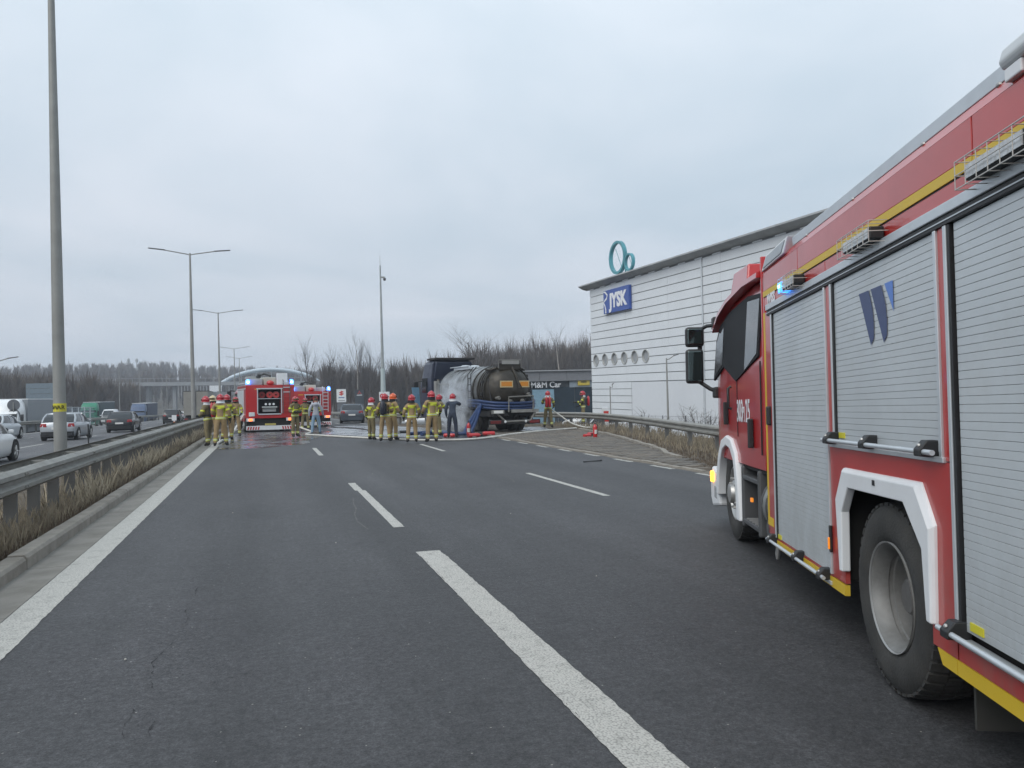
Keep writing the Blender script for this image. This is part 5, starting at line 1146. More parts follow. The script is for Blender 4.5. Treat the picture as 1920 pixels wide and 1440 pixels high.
# cab
MB().loft([[(x, y, z) for x, z in ((-1.24, .55), (-1.24, 2.7), (-1.15, 3.45), (-.95, 3.68), (.95, 3.68), (1.15, 3.45), (1.24, 2.7), (1.24, .55))] for y in (7.85, 9.3)] + [[(x * .98, 9.95, z * .9) for x, z in ((-1.24, .55), (-1.24, 2.5), (-1.1, 3.2), (-.9, 3.4), (.9, 3.4), (1.1, 3.2), (1.24, 2.5), (1.24, .55))]]).obj('cab', CABB, TK, bevel=.04)
MB().hexa([(-1.1, 7.75, 2.6), (1.1, 7.75, 2.6), (1.1, 7.86, 2.6), (-1.1, 7.86, 2.6), (-1.0, 7.5, 3.55), (1.0, 7.5, 3.55), (1.0, 7.86, 3.62), (-1.0, 7.86, 3.62)]).obj('roof_spoiler', CABB, TK, bevel=.03)
MB().box(-1.1, 1.15, 7.45, 9.0, 3.68, 3.78).obj('roof_edge', BURN, TK)
for s_ in (-1, 1):
    MB().box(s_ * 1.245 - .01, s_ * 1.245 + .01, 8.5, 9.5, 1.9, 2.7).obj('cab_window', CGL, TK); MB().box(s_ * 1.62 - .13, s_ * 1.62 + .13, 9.4, 9.55, 1.75, 2.5).obj('mirror', BLK, TK, bevel=.03); MB().tube([(s_ * 1.22, 9.4, 2.55), (s_ * 1.62, 9.45, 2.5)], .025, 6).obj('mirror_arm', BLK, TK)
    MB().tube([(s_ * .95, 7.5, 1.0), (s_ * .95, 7.5, 2.6)], .07, 8).obj('exhaust_stack', fr, TK, smooth=50)
MB().hexa([(-1.75, 9.2, .9), (-1.4, 9.3, .9), (-1.4, 9.35, .9), (-1.75, 9.25, .9), (-2.0, 9.0, 2.2), (-1.55, 9.1, 2.2), (-1.55, 9.15, 2.2), (-2.0, 9.05, 2.2)]).obj('open_door_panel', mat('door_light_blue', (0.20, 0.36, 0.50), 0.4), TK)

# ================================================================== PEOPLE
TAN = mat('turnout_tan', (0.29, 0.205, 0.105), 0.85, var=0.18, scale=6, bump=0.5, bscale=9)
OLIVE = mat('turnout_olive', (0.17, 0.14, 0.075), 0.85, var=0.22, scale=6, bump=0.5, bscale=9)
LIME = mat('reflective_lime', (0.56, 0.60, 0.05), 0.5, var=0.1, scale=20)
SILB = mat('reflective_silver', (0.55, 0.57, 0.48), 0.4, var=0.1, scale=20)
SKIN = mat('skin', (0.40, 0.22, 0.15), 0.6, var=0.08, scale=20)
GLOVE = mat('glove_black', (0.02, 0.02, 0.024), 0.8)
BOOT = mat('boot_black', (0.018, 0.017, 0.016), 0.6)
HOOD = mat('hood_dark', (0.016, 0.016, 0.02), 0.9)
HRED = mat('helmet_red', (0.36, 0.014, 0.026), 0.25, var=0.1, coat=0.5)
HORA = mat('helmet_orange', (0.62, 0.10, 0.02), 0.25, var=0.15, coat=0.5)
HCRM = mat('helmet_cream', (0.60, 0.50, 0.30), 0.3, coat=0.4)
NECKG = mat('neck_guard_silver', (0.62, 0.65, 0.68), 0.45, var=0.1, scale=20)
VIS = mat('visor', (0.16, 0.12, 0.06), 0.1, metal=0.5)
CYLR = mat('air_bottle_red', (0.40, 0.02, 0.03), 0.35, var=0.1, coat=0.3)
CYLB = mat('air_bottle_dark', (0.02, 0.022, 0.035), 0.45)
GREYH = mat('hoodie_grey', (0.36, 0.38, 0.43), 0.9, var=0.12, scale=7, bump=0.4, bscale=9)
JEAN = mat('jeans_light', (0.20, 0.30, 0.40), 0.9, var=0.2, scale=6, bump=0.3, bscale=9)
NAVYC = mat('workwear_navy', (0.022, 0.030, 0.05), 0.85, var=0.2, scale=6, bump=0.4, bscale=9)
NAVYJ = mat('jacket_slate', (0.035, 0.048, 0.075), 0.85, var=0.2, scale=6, bump=0.4, bscale=9)
HAIR = mat('hair_brown', (0.06, 0.035, 0.02), 0.8)
TRAINER = mat('shoe_grey', (0.09, 0.10, 0.12), 0.7)

def skeleton(p):
    """joints in a frame where the person faces +y"""
    h = p.get('h', 1.80) / 1.80; lean = p.get('lean', 0.0); side = p.get('side', 0.0)
    J = {}
    J['pelvis'] = (0, 0, .96); J['belly'] = (0, .01, 1.12); J['chest'] = (0, .0, 1.33); J['nb'] = (0, -.01, 1.49); J['neck'] = (0, .015, 1.55); J['head'] = (0, .03, 1.65); J['crown'] = (0, .02, 1.73); J['nose'] = (0, .105, 1.645)
    st = p.get('stance', .17); tw = p.get('step', 0.0)
    for s_, n in ((-1, 'L'), (1, 'R')):
        fy = tw * s_; J['hip' + n] = (s_ * .10, 0, .90); J['ank' + n] = (s_ * st, fy, .10); J['toe' + n] = (s_ * (st + .035), fy + .155, .045); J['heel' + n] = (s_ * st, fy - .05, .045)
        kb = p.get('knee' + n, 0.03); J['knee' + n] = (s_ * (.10 + st) / 2 + s_ * .01, fy * .5 + kb, .50)
        J['sh' + n] = (s_ * .185, -.01, 1.43)
        el, wr = p.get('arm' + n, {'down': ((.30, -.03, 1.15), (.30, .07, .92))}['down'])
        J['el' + n] = (s_ * el[0], el[1], el[2]); J['wr' + n] = (s_ * wr[0], wr[1], wr[2])
        d = (Vector(J['wr' + n]) - Vector(J['el' + n])).normalized(); J['palm' + n] = tuple(Vector(J['wr' + n]) + d * .075)
    for k, v in list(J.items()):
        x, y, z = v
        up = k not in ('hipL', 'hipR', 'kneeL', 'kneeR', 'ankL', 'ankR', 'toeL', 'toeR', 'heelL', 'heelR', 'pelvis')
        if up: y += lean * (z - .96); x += side * (z - .96); z -= abs(lean) * .1 * (z - .96)
        J[k] = Vector((x * h, y * h, z * h))
    ht = p.get('turn', 0.0)
    c = J['neck']
    for k in ('head', 'crown', 'nose'): J[k] = c + Matrix.Rotation(ht, 3, 'Z') @ (J[k] - c)
    return J, h
BONES = [('pelvis', 'belly'), ('belly', 'chest'), ('chest', 'nb'), ('nb', 'neck'), ('neck', 'head'), ('head', 'crown'), ('head', 'nose')]
for n in 'LR': BONES += [('pelvis', 'hip' + n), ('hip' + n, 'knee' + n), ('knee' + n, 'ank' + n), ('ank' + n, 'toe' + n), ('ank' + n, 'heel' + n), ('nb', 'sh' + n), ('sh' + n, 'el' + n), ('el' + n, 'wr' + n), ('wr' + n, 'palm' + n)]
RADI = dict(pelvis=(.165, .135), belly=(.170, .135), chest=(.185, .145), nb=(.12, .10), neck=(.062, .062), head=(.078, .092), crown=(.06, .07), nose=(.016, .016), hip=(.108, .108), knee=(.085, .085), ank=(.070, .075), toe=(.048, .04), heel=(.046, .042), sh=(.092, .092), el=(.070, .070), wr=(.048, .048), palm=(.042, .026))
def skin_object(p):
    J, h = skeleton(p); names = list(J); idx = {n: i for i, n in enumerate(names)}
    vs = [J[n] for n in names]; es = [(idx[a], idx[b]) for a, b in BONES]; rad = [RADI.get(n, RADI.get(n[:-1])) for n in names]; roots = [idx['pelvis']]
    bulk = p.get('bulk', 1.0); rad = [(a * h * (bulk if n[:4] not in ('head', 'crow', 'nose', 'neck', 'palm', 'toeL', 'toeR') else 1), b * h * (bulk if n[:4] not in ('head', 'crow', 'nose', 'neck', 'palm', 'toeL', 'toeR') else 1)) for n, (a, b) in zip(names, rad)]
    for n, s_ in (('L', -1), ('R', 1)):
        pa = J['palm' + n]; d = (pa - J['wr' + n]).normalized(); inn = Vector((-s_, .3, 0)); f = d.cross(inn).normalized(); inn = f.cross(d).normalized()
        for q, ln in zip((-.028, -.009, .010, .028), (.062, .075, .078, .066)):
            b0 = pa + f * q * h; i = len(vs); vs += [b0, b0 + d * .045 * h + inn * .004, b0 + (d * (.045 + ln * .6) + inn * .03) * h]; es += [(i, i + 1), (i + 1, i + 2)]; rad += [(.011, .011), (.0105, .0105), (.008, .008)]; roots.append(i)
        b0 = J['wr' + n] + d * .03 * h; i = len(vs); vs += [b0, b0 + (d * .03 + f * .04 + inn * .012) * h, b0 + (d * .075 + f * .05 + inn * .03) * h]; es += [(i, i + 1), (i + 1, i + 2)]; rad += [(.014, .014), (.012, .012), (.009, .009)]; roots.append(i)
    me = bpy.data.meshes.new('body'); me.from_pydata([tuple(v) for v in vs], es, [])
    o = bpy.data.objects.new('body', me); COL.objects.link(o); m_ = o.modifiers.new('skin', 'SKIN'); m_.use_smooth_shade = True; m_.branch_smoothing = 0.6
    for i, (a, b) in enumerate(rad): sv = me.skin_vertices[0].data[i]; sv.radius = (a, b); sv.use_root = i in roots
    su = o.modifiers.new('sub', 'SUBSURF'); su.levels = 2; su.render_levels = 2
    return o, J, h
def seg_dist(p, a, b):
    d = b - a; t = max(0, min(1, (p - a).dot(d) / d.length_squared)); return (p - a - d * t).length, t

PEOPLE = []
def person(label, loc, yaw, **p): PEOPLE.append((label, loc, yaw, p))
DOWN = ((.29, -.03, 1.16), (.30, .06, .93)); FRONT = ((.29, .02, 1.15), (.10, .27, 1.13)); HIP = ((.36, -.06, 1.18), (.24, .08, 1.02))
FWD = ((.27, .16, 1.22), (.22, .42, 1.22)); UPF = ((.28, .22, 1.38), (.10, .38, 1.42)); BEND = ((.30, .03, 1.15), (.27, .22, 1.02))
person('firefighter in tan suit seen from behind stepping beside the median kerb', (-1.58, 29.3), RAD(-6), armL=FRONT, armR=DOWN, step=.10, guard=True, h=1.86, turn=RAD(20))
person('firefighter in dark olive suit with a red air bottle leaning on the median rail', (-2.02, 29.75), RAD(55), suit=OLIVE, armL=FRONT, armR=FRONT, tank='red', step=.14, guard=True, h=1.80, lean=.12)
person('firefighter with a peaked cream helmet half hidden behind the pair at the median', (-2.0, 32.2), RAD(150), helmet=HCRM, armL=FRONT, armR=DOWN, h=1.83)
person('firefighter facing the camera beside the left flank of the parked engine', (-1.35, 37.2), RAD(168), armL=BEND, armR=FRONT, h=1.80, guard=False)
person('firefighter hidden behind the median pair, only a red helmet showing', (-1.55, 33.6), RAD(20), armL=DOWN, armR=DOWN, h=1.88)
person('firefighter standing alone with folded arms behind the open rear locker', (1.16, 34.7), RAD(-150), suit=OLIVE, armL=FRONT, armR=FRONT, h=1.76, stance=.11)
person('firefighter facing the camera in front of the second engine', (1.95, 42.6), RAD(175), suit=OLIVE, armL=FRONT, armR=BEND, h=1.74)
person('firefighter behind the hooded man, seen between the two engines', (2.55, 43.6), RAD(160), suit=OLIVE, armL=BEND, armR=FRONT, h=1.72)
person('man in grey hoodie and light jeans walking toward the engines', (2.14, 36.5), RAD(-12), kind='civil', armL=((.29, -.06, 1.16), (.31, .02, .93)), armR=((.30, .04, 1.16), (.31, .18, .96)), step=.12, h=1.74, bulk=.93)
person('firefighter with a silver neck guard, leftmost of the crew watching the tanker', (3.86, 30.2), RAD(-55), suit=OLIVE, armL=DOWN, armR=BEND, guard=True, h=1.66, stance=.12)
person('firefighter with a black air pack on his back watching the tanker', (4.22, 29.0), RAD(-25), armL=BEND, armR=FRONT, tank='black', h=1.80)
person('firefighter in bright orange helmet turning toward the tanker', (4.62, 29.7), RAD(-60), helmet=HORA, armL=FRONT, armR=BEND, h=1.80)
person('firefighter with lime panel on the back, third from the grey car', (5.02, 27.8), RAD(-8), armL=DOWN, armR=BEND, panel=True, h=1.74, stance=.15, turn=RAD(-35))
person('tall firefighter with lime panel on the back nearest the tanker cab', (5.70, 27.5), RAD(8), armL=BEND, armR=((.34, .0, 1.18), (.36, .16, 1.02)), panel=True, h=1.86, stance=.16, turn=RAD(10))
person('helmeted man in navy workwear shielding his face beside the smoke', (7.02, 29.9), RAD(-25), kind='dark', armL=((.27, .0, 1.15), (.26, .10, .93)), armR=((.27, .26, 1.36), (.05, .36, 1.48)), lean=.16, h=1.78, guard=True, step=-.06)
person('firefighter bending behind the navy clad man at the tanker side', (6.75, 31.6), RAD(-50), suit=OLIVE, armL=FWD, armR=FWD, lean=.25, h=1.76)
person('firefighter with red air bottle holding a hose right of the tanker', (13.35, 36.0), RAD(-18), suit=OLIVE, armL=FWD, armR=BEND, tank='red', step=-.13, guard=True, h=1.84)
person('firefighter with red air bottle standing behind the curved guard rail', (16.65, 39.3), RAD(75), suit=OLIVE, armL=FWD, armR=BEND, tank='red', guard=True, h=1.84)

sk = [skin_object(p) for _, _, _, p in PEOPLE]
bpy.context.view_layer.update()
dg = bpy.context.evaluated_depsgraph_get()
baked = [bpy.data.meshes.new_from_object(o.evaluated_get(dg)) for o, _, _ in sk]
for o, _, _ in sk: me = o.data; bpy.data.objects.remove(o); bpy.data.meshes.remove(me)

for (label, loc, yaw, p), (_, J, h), me in zip(PEOPLE, sk, baked):
    x, y = loc; kind = p.get('kind', 'fire'); suit = p.get('suit', TAN)
    root = empty('person', label, 'person', (x, y, zp(y) + (.015 if x < 10 else .04)), (0, 0, yaw), 'people at the scene')
    me.materials.clear()
    if kind == 'fire': ms = [suit, suit, GLOVE, BOOT, SKIN, HOOD]
    elif kind == 'civil': ms = [GREYH, JEAN, SKIN, TRAINER, SKIN, SKIN]
    else: ms = [NAVYJ, NAVYC, GLOVE, BOOT, SKIN, HOOD]
    for a in ms: me.materials.append(a)
    cent = [Vector(q.center) for q in me.polygons]; bl = []
    slot = {}
    for a, b in BONES:
        k = 0
        if a in ('pelvis',) and b.startswith('hip') or a.startswith(('hip', 'knee')): k = 1
        if a.startswith('ank'): k = 3
        if a.startswith('wr'): k = 2
        if a in ('head',): k = 4
        if a == 'neck': k = 5
        bl.append((J[a], J[b], k))
    idxs = []
    for c in cent:
        best = min(((seg_dist(c, a, b)[0], k) for a, b, k in bl), key=lambda t: t[0])[1]
        if best == 4 and (c - J['head']).y < .02 and kind != 'civil': best = 5
        if best in (0, 1) and c.z < .15 * h: best = 3
        if best == 0 and c.z < .86 * h and abs(c.x) < .22: best = 1
        if kind == 'fire' and best == 0 and any((c - J['wr' + n]).length < .17 * h for n in 'LR'): best = 2
        idxs.append(best)
    me.polygons.foreach_set('material_index', idxs); me.polygons.foreach_set('use_smooth', [True] * len(idxs))
    zmin = min(v.co.z for v in me.vertices)
    for v in me.vertices: v.co.z = max(v.co.z, .0) if v.co.z < .02 else v.co.z
    body = link('body', me, root)
    bvh = BVHTree.FromPolygons([v.co for v in me.vertices], [tuple(q.vertices) for q in me.polygons])
    def band(a, b, t, wd, m_, name='reflective_band', off=.007, n=16):
        A, B = J[a], J[b]; d = (B - A).normalized(); u = d.orthogonal().normalized(); v_ = d.cross(u); mb = MB(); rings = []
        for s_ in (-1, 1):
            c = A.lerp(B, t) + d * s_ * wd / 2; ring = []
            for k in range(n):
                q = u * math.cos(2 * math.pi * k / n) + v_ * math.sin(2 * math.pi * k / n); hit = bvh.ray_cast(c, q, .4)
                r = min(hit[3] if hit[0] else .1, .27); ring.append(tuple(c + q * (r + off)))
            rings.append(ring)
        mb.loft(rings, cap=False).obj(name, m_, root, smooth=60)
    if kind == 'fire':
        for n in 'LR':
            band('knee' + n, 'ank' + n, .66, .085 * h, LIME); band('knee' + n, 'ank' + n, .66, .03 * h, SILB, off=.011)
            band('sh' + n, 'el' + n, .55, .06 * h, LIME); band('el' + n, 'wr' + n, .55, .05 * h, LIME)
        band('pelvis', 'belly', .15, .085 * h, LIME, off=.012, n=24); band('pelvis', 'belly', .15, .03 * h, SILB, off=.016, n=24)
    # conforming patches on back and chest
    def patch(x0, x1, z0, z1, m_, name, front=False, off=.008, nx=5, nz=5):
        vs, fs = [], []
        L_ = p.get('lean', 0)
        for j in range(nz):
            for i in range(nx):
                xx, zz = (x0 + (x1 - x0) * i / (nx - 1)) * h, (z0 + (z1 - z0) * j / (nz - 1)) * h; yy_ = 1.0 if front else -1.0
                hit = bvh.ray_cast(Vector((xx, yy_, zz)), Vector((0, -yy_, 0)), 2.0)
                vs.append((xx, (hit[0].y if hit[0] else 0) + (off if front else -off), zz))
        for j in range(nz - 1):
            for i in range(nx - 1): fs.append((j * nx + i, j * nx + i + 1, (j + 1) * nx + i + 1, (j + 1) * nx + i))
        MB().faces(vs, fs).obj(name, m_, root, smooth=60)
    if kind == 'fire' and not p.get('tank'):
        patch(-.15, .15, 1.30, 1.42, LIME, 'back_panel'); 
        for s_ in (-1, 1): patch(s_ * .15, s_ * .105, 1.02, 1.30, LIME, 'back_stripe', nx=3); patch(s_ * .15, s_ * .11, 1.05, 1.38, LIME, 'chest_stripe', front=True, nx=3)
    if kind == 'fire': patch(-.17, .17, 1.20, 1.25, LIME, 'chest_stripe', front=True)
    # head: helmet or hair, face
    hd = J['head']; ang = math.atan2((J['nose'] - hd).y, (J['nose'] - hd).x) - math.pi / 2
    M = Matrix.Translation(hd) @ Matrix.Rotation(ang, 4, 'Z') @ Matrix.Diagonal((h, h, h, 1))
    mb = MB()
    for s_ in (-1, 1): mb.ell((s_ * .032, .088, .012), (.012, .008, .008), 6, 4)
    mb.xf(M).obj('eyes', mat('eye_dark', (0.03, 0.025, 0.02), 0.3), root)
    MB().ell((0, .088, -.05), (.024, .008, .007), 8, 4).xf(M).obj('mouth', mat('lips', (0.28, 0.11, 0.09), 0.6), root)
    if kind == 'civil':
        MB().ell((0, -.012, .035), (.088, .098, .085), 14, 8, -.35).xf(M).obj('hair', HAIR, root, smooth=60)
        for s_ in (-1, 1): MB().ell((s_ * .088, .0, -.005), (.012, .022, .032), 8, 6).xf(M).obj('ear', SKIN, root, smooth=60)
        c = J['nb']; MB().lathe([(.085, .02), (.11, .0), (.12, -.05), (.09, -.10)], 14, (0, -.05, 0), 'z').xf(Matrix.Translation(c)).obj('hood', GREYH, root, smooth=60)
        patch(-.11, -.02, .80, .90, JEAN, 'back_pocket', off=.006); patch(.02, .11, .80, .90, JEAN, 'back_pocket', off=.006)
        band('pelvis', 'belly', .05, .05, GREYH, 'hem', off=.012, n=24)
    else:
        hm = p.get('helmet', HRED)
        mb = MB().ell((0, -.005, .03), (.128, .155, .135), 20, 10, -.45); mb.loft([[(-.012, y, z + .165 - .0) for y, z in ()] for _ in ()]) if False else None
        he = mb.xf(M).obj('helmet', hm, root, smooth=60)
        MB().tube([(0, .14, .06), (0, .09, .135), (0, 0, .172), (0, -.09, .14), (0, -.15, .05)], .016, 6).xf(M).obj('helmet_crest', hm, he, smooth=60)
        MB().lathe([(.128, -.035), (.15, -.045), (.150, -.038), (.128, -.02)], 20, (0, -.003, 0), 'z').xf(M @ Matrix.Diagonal((1, 1.16, 1, 1))).obj('helmet_rim', hm, he, smooth=60)
        MB().lathe([(.135, .01), (.142, .03), (.132, .075)], 12, (0, .02, 0), 'z', (RAD(20), RAD(160))).xf(M).obj('visor', VIS, he, smooth=60)
        MB().lathe([(.126, -.03), (.132, -.09), (.150, -.15)], 16, (0, -.015, 0), 'z', (RAD(180), RAD(360))).xf(M).obj('neck_guard', NECKG if p.get('guard') else HOOD, root, smooth=60)
        MB().tube([(-.09, .02, -.03), (-.06, .06, -.10), (0, .075, -.115), (.06, .06, -.10), (.09, .02, -.03)], .008, 5).xf(M).obj('chin_strap', BLK, he)
    if p.get('tank'):
        c = J['chest']; tm = CYLR if p['tank'] == 'red' else CYLB; L_ = p.get('lean', 0); M2 = Matrix.Translation(c) @ Matrix.Rotation(-math.atan(L_), 4, 'X')
        MB().box(-.13, .13, -.215, -.17, -.30, .12).xf(M2).obj('back_plate', BLK, root, bevel=.02)
        for xo in ((-.075, .075) if p['tank'] == 'red' else (0,)):
            r = .068 if p['tank'] == 'red' else .095
            MB().lathe([(.001, -.30), (r * .6, -.295), (r, -.25), (r, .15), (r * .6, .20), (.02, .22), (.02, .25), (.001, .25)], 16, (xo, -.285, -.02), 'z').xf(M2).obj('air_bottle', tm, root, smooth=50)
        MB().tube([(-.15, -.19, -.22), (0, -.30 - .07, -.2), (.15, -.19, -.22)], .018, 6).xf(M2).obj('strap', BLK, root)
        for s_ in (-1, 1): patch(s_ * .13, s_ * .08, 1.05, 1.42, BLK, 'shoulder_strap', front=True, nx=3, off=.012)
        band('belly', 'chest', .0, .05, BLK, 'waist_belt', off=.014, n=24)

# ================================================================== HOSES, EXTINGUISHERS, SMALL THINGS
def spline(pts, n=8):
    P_ = [Vector(p) for p in pts]; out_ = []
    for i in range(len(P_) - 1):
        p0, p1, p2, p3 = P_[max(0, i - 1)], P_[i], P_[i + 1], P_[min(len(P_) - 1, i + 2)]
        for k in range(n):
            t = k / n; out_.append(.5 * ((2 * p1) + (-p0 + p2) * t + (2 * p0 - 5 * p1 + 4 * p2 - p3) * t * t + (-p0 + 3 * p1 - 3 * p2 + p3) * t ** 3))
    return out_ + [P_[-1]]
def ground_pts(pts, r): return [(x, y, zp(y) + r + (z if z else 0)) for x, y, z in [(q + (0,))[:3] for q in pts]]
HOSEW = mat('hose_white', (0.58, 0.57, 0.53), 0.7, var=0.12, scale=5)
HOSED = mat('hose_dark', (0.06, 0.06, 0.065), 0.7)
def hose(pts, r, m_, label, cat='hose', ground=True):
    q = ground_pts(pts, r) if ground else pts
    MB().tube(spline(q), r, 8).obj('fire_hose', m_, smooth=60, label=label, cat=cat, group='hoses on the road')
hose([(1.72, 36.6), (2.6, 34.4), (4.1, 31.4), (5.4, 29.1), (6.4, 28.4), (7.4, 28.35), (8.5, 29.3), (9.6, 30.8), (10.6, 31.9), (12.0, 33.2), (13.4, 34.2), (14.4, 34.9)], .042, HOSEW, 'long white fire hose sweeping across the road past the tanker')
hose([(13.55, 36.35, 1.0), (13.95, 35.9, .62), (14.3, 35.3, .25), (14.7, 34.7, .06), (14.9, 34.2, .05)], .036, HOSEW, 'white hose running up to the hands of the right firefighter', ground=True)
hose([(1.25, 43.2, .35), (1.7, 42.4, .15), (2.1, 41.2, 0), (2.15, 39.6, 0), (1.95, 38.2, 0), (1.72, 36.9, 0)], .05, HOSEW, 'white hose looping out beside the open rear locker')
hose([(-1.05, 44.0, .95), (-1.25, 43.0, .75), (-1.45, 41.5, .35), (-1.6, 39.5, .06), (-1.68, 36.0, 0), (-1.75, 32.5, 0), (-1.8, 30.6, 0)], .05, HOSEW, 'white hose dropping from the left flank of the parked engine')
hose([(3.3, 51, .3), (3.9, 48.5, 0), (4.6, 45.5, 0), (5.0, 41.5, 0), (4.9, 37.5, 0), (4.4, 34.5, 0), (4.3, 32, 0)], .035, HOSED, 'dark thin hose trailing from the second engine')
hose([(2.2, 35.9), (2.9, 34.9), (3.8, 33.3), (4.9, 31.4), (5.8, 30.3), (6.6, 30.0)], .03, HOSED, 'dark thin hose lying along the white one')
hose([(6.3, 32.6), (6.9, 33.6), (7.4, 33.5), (7.5, 32.4), (8.0, 31.9), (8.5, 32.3)], .085, BHOSE, 'dark blue suction hose lying in a curve by the tanker wheels')
hose([(5.9, 33.6), (6.6, 34.2), (7.3, 34.4), (7.9, 33.9)], .075, BHOSE, 'second dark blue suction hose flat on the wet road')
EXR = mat('extinguisher_red', (0.50, 0.016, 0.02), 0.3, var=0.06, coat=0.5)
def extinguisher(label, x, y, lying, rz, s_=1.0):
    root = empty('fire_extinguisher', label, 'extinguisher', (x, y, zp(y) + (.085 * s_ if lying else .025)), (RAD(90) if lying else 0, 0, rz), 'red fire extinguishers')
    MB().lathe([(.001, 0), (.075, 0), (.085, .02), (.085, .40), (.07, .46), (.035, .49), (.03, .52)], 20, (0, 0, 0), 'z').xf(Matrix.Scale(s_, 4)).obj('cylinder', EXR, root, smooth=40)
    MB().lathe([(.032, .52), (.034, .56), (.001, .57)], 10, (0, 0, 0), 'z').box(-.015, .015, -.02, .13, .56, .58).box(-.012, .012, -.02, .11, .61, .625).xf(Matrix.Scale(s_, 4)).obj('valve', BLK, root)
    MB().tube([(0, -.03, .55), (0, -.11, .50), (.02, -.115, .3), (.03, -.10, .12)], .012, 6).xf(Matrix.Scale(s_, 4)).obj('discharge_hose', BLK, root, smooth=50)
    MB().lathe([(.0865, .14), (.0865, .30)], 20, (0, 0, 0), 'z', (RAD(200), RAD(330))).xf(Matrix.Scale(s_, 4)).obj('label_strip', mat('label_white', (0.6, 0.58, 0.55), 0.6), root)
extinguisher('red extinguisher standing upright on the paved gore', 12.0, 27.2, False, RAD(30), .98)
extinguisher('red extinguisher lying on the paving, nearer of two', 11.75, 27.7, True, RAD(115), .8)
extinguisher('red extinguisher lying on the paving, farther of two', 12.35, 28.7, True, RAD(120), .8)
extinguisher('red extinguisher propped against the blue hoses by the tanker', 8.05, 31.3, False, RAD(10), 1.05)
extinguisher('red extinguisher lying beside the feet of the navy clad man', 7.75, 30.2, True, RAD(100), 1.05)
extinguisher('red extinguisher lying closest to the tanker rear wheels', 9.15, 31.2, True, RAD(-95), 1.1)
extinguisher('red extinguisher lying behind the navy clad man', 6.9, 30.9, True, RAD(60), 1.0)
# debris
MB().tube([(7.42, 17.55, .02), (7.62, 17.62, .022), (7.95, 17.7, .02)], [.018, .012, .018], 6).ell((7.95, 17.7, .025), (.04, .03, .022), 8, 5).obj('metal_bar', BLK, label='short dark metal bar lying on the bare asphalt', cat='bar')
cp = empty('hose_coupling', 'round metal hose coupling on the wet road among the crew', 'coupling', (5.75, 35.8, zp(35.8)))
MB().lathe([(.08, 0), (.15, .0), (.16, .05), (.12, .16), (.08, .16)], 16, (0, 0, .0), 'z').obj('ring', CHROME, cp, smooth=40); MB().tube([(.1, 0, .07), (.45, .05, .07)], .07, 8).obj('stub', BLK, cp)
rl = random.Random(31)
for i, (x, y) in enumerate(((2.9, 6.6), (-0.9, 5.6), (3.3, 10.5), (0.75, 9.2), (2.2, 17.1), (-0.5, 12.2))):
    MB().ell((x, y, .006), (rl.uniform(.006, .011), rl.uniform(.007, .014), .006), 6, 4).obj('pebble', mat('pebble_pale', (0.42, 0.40, 0.36), 0.9), label=['pale pebble on the asphalt right of the long dash', 'pale pebble on the asphalt in the left lane close to the camera', 'pale pebble on the asphalt right of the second dash', 'pale pebble left of the first dash end', 'pale pebble near the third lane dash', 'pale pebble in the left lane farther off'][i], cat='pebble', group='loose pebbles')
# wet patches and foam-white water film
def puddle(pts, m_, off, label):
    P_ = spline([(x, y, 0) for x, y in pts + pts[:1]], 6)[:-1]; c = sum(P_, Vector()) / len(P_); mb = MB(); vs = []; fs = []; K = 6; n = len(P_); rw = random.Random(len(P_) + int(pts[0][1] * 10))
    for k in range(K + 1):
        for q in P_:
            v = c.lerp(q, max(.02, k / K)); j = rw.uniform(-.06, .06) if k == K else 0; vs.append((v.x + j, v.y + j, zp(v.y + j) + off))
    for k in range(K):
        for i in range(n): fs.append((k * n + i, k * n + (i + 1) % n, (k + 1) * n + (i + 1) % n, (k + 1) * n + i))
    mb.faces(vs, fs).obj('puddle', m_, kind='stuff', label=label)
def wet_mat(name, col, r0, r1, sc):
    m_ = mat(name, col, r0, var=0.3, scale=sc, spec=0.6); t = m_.node_tree; b = t.nodes['Principled BSDF']
    n_ = N('ShaderNodeTexNoise', t); n_.inputs['Scale'].default_value = sc; n_.inputs['Detail'].default_value = 6; tc_ = N('ShaderNodeTexCoord', t); t.links.new(tc_.outputs['Object'], n_.inputs['Vector'])
    mr = N('ShaderNodeMapRange', t); mr.inputs[1].default_value = .4; mr.inputs[2].default_value = .65; mr.inputs[3].default_value = r0; mr.inputs[4].default_value = r1; t.links.new(n_.outputs['Fac'], mr.inputs[0]); t.links.new(mr.outputs[0], b.inputs['Roughness'])
    return m_
WET = wet_mat('wet_asphalt', (0.045, 0.046, 0.05), .12, .42, .9)
FOAM = wet_mat('foamy_water', (0.21, 0.22, 0.235), .12, .5, .9)
puddle([(-1.6, 28.0), (-.4, 27.7), (.5, 28.6), (1.4, 29.6), (1.7, 32.5), (2.4, 35), (3.2, 39), (2.6, 43), (.8, 42.6), (-1.2, 42.4), (-1.7, 37), (-1.75, 32)], WET, .005, 'wet dark patch of road behind the parked engine')
puddle([(2.6, 36.5), (4.4, 33.6), (6.4, 32.2), (8.0, 31.6), (9.2, 33.5), (8.6, 38), (8.3, 44), (7.2, 48), (5.6, 52), (3.6, 50), (3.4, 43)], FOAM, .007, 'pale foamy water spread over the road beside the tanker')
puddle([(9.4, 33.2), (11.8, 33.0), (13.2, 35.6), (13.8, 39), (11.9, 38), (11.8, 34.6)], FOAM, .009, 'pale water trickling out right of the tanker')
puddle([(4.2, 31.2), (5.2, 30.0), (6.8, 29.9), (8.2, 30.6), (9.6, 31.4), (8.4, 32.4), (6.0, 32.6)], WET, .006, 'wet dark band of asphalt in front of the foam')
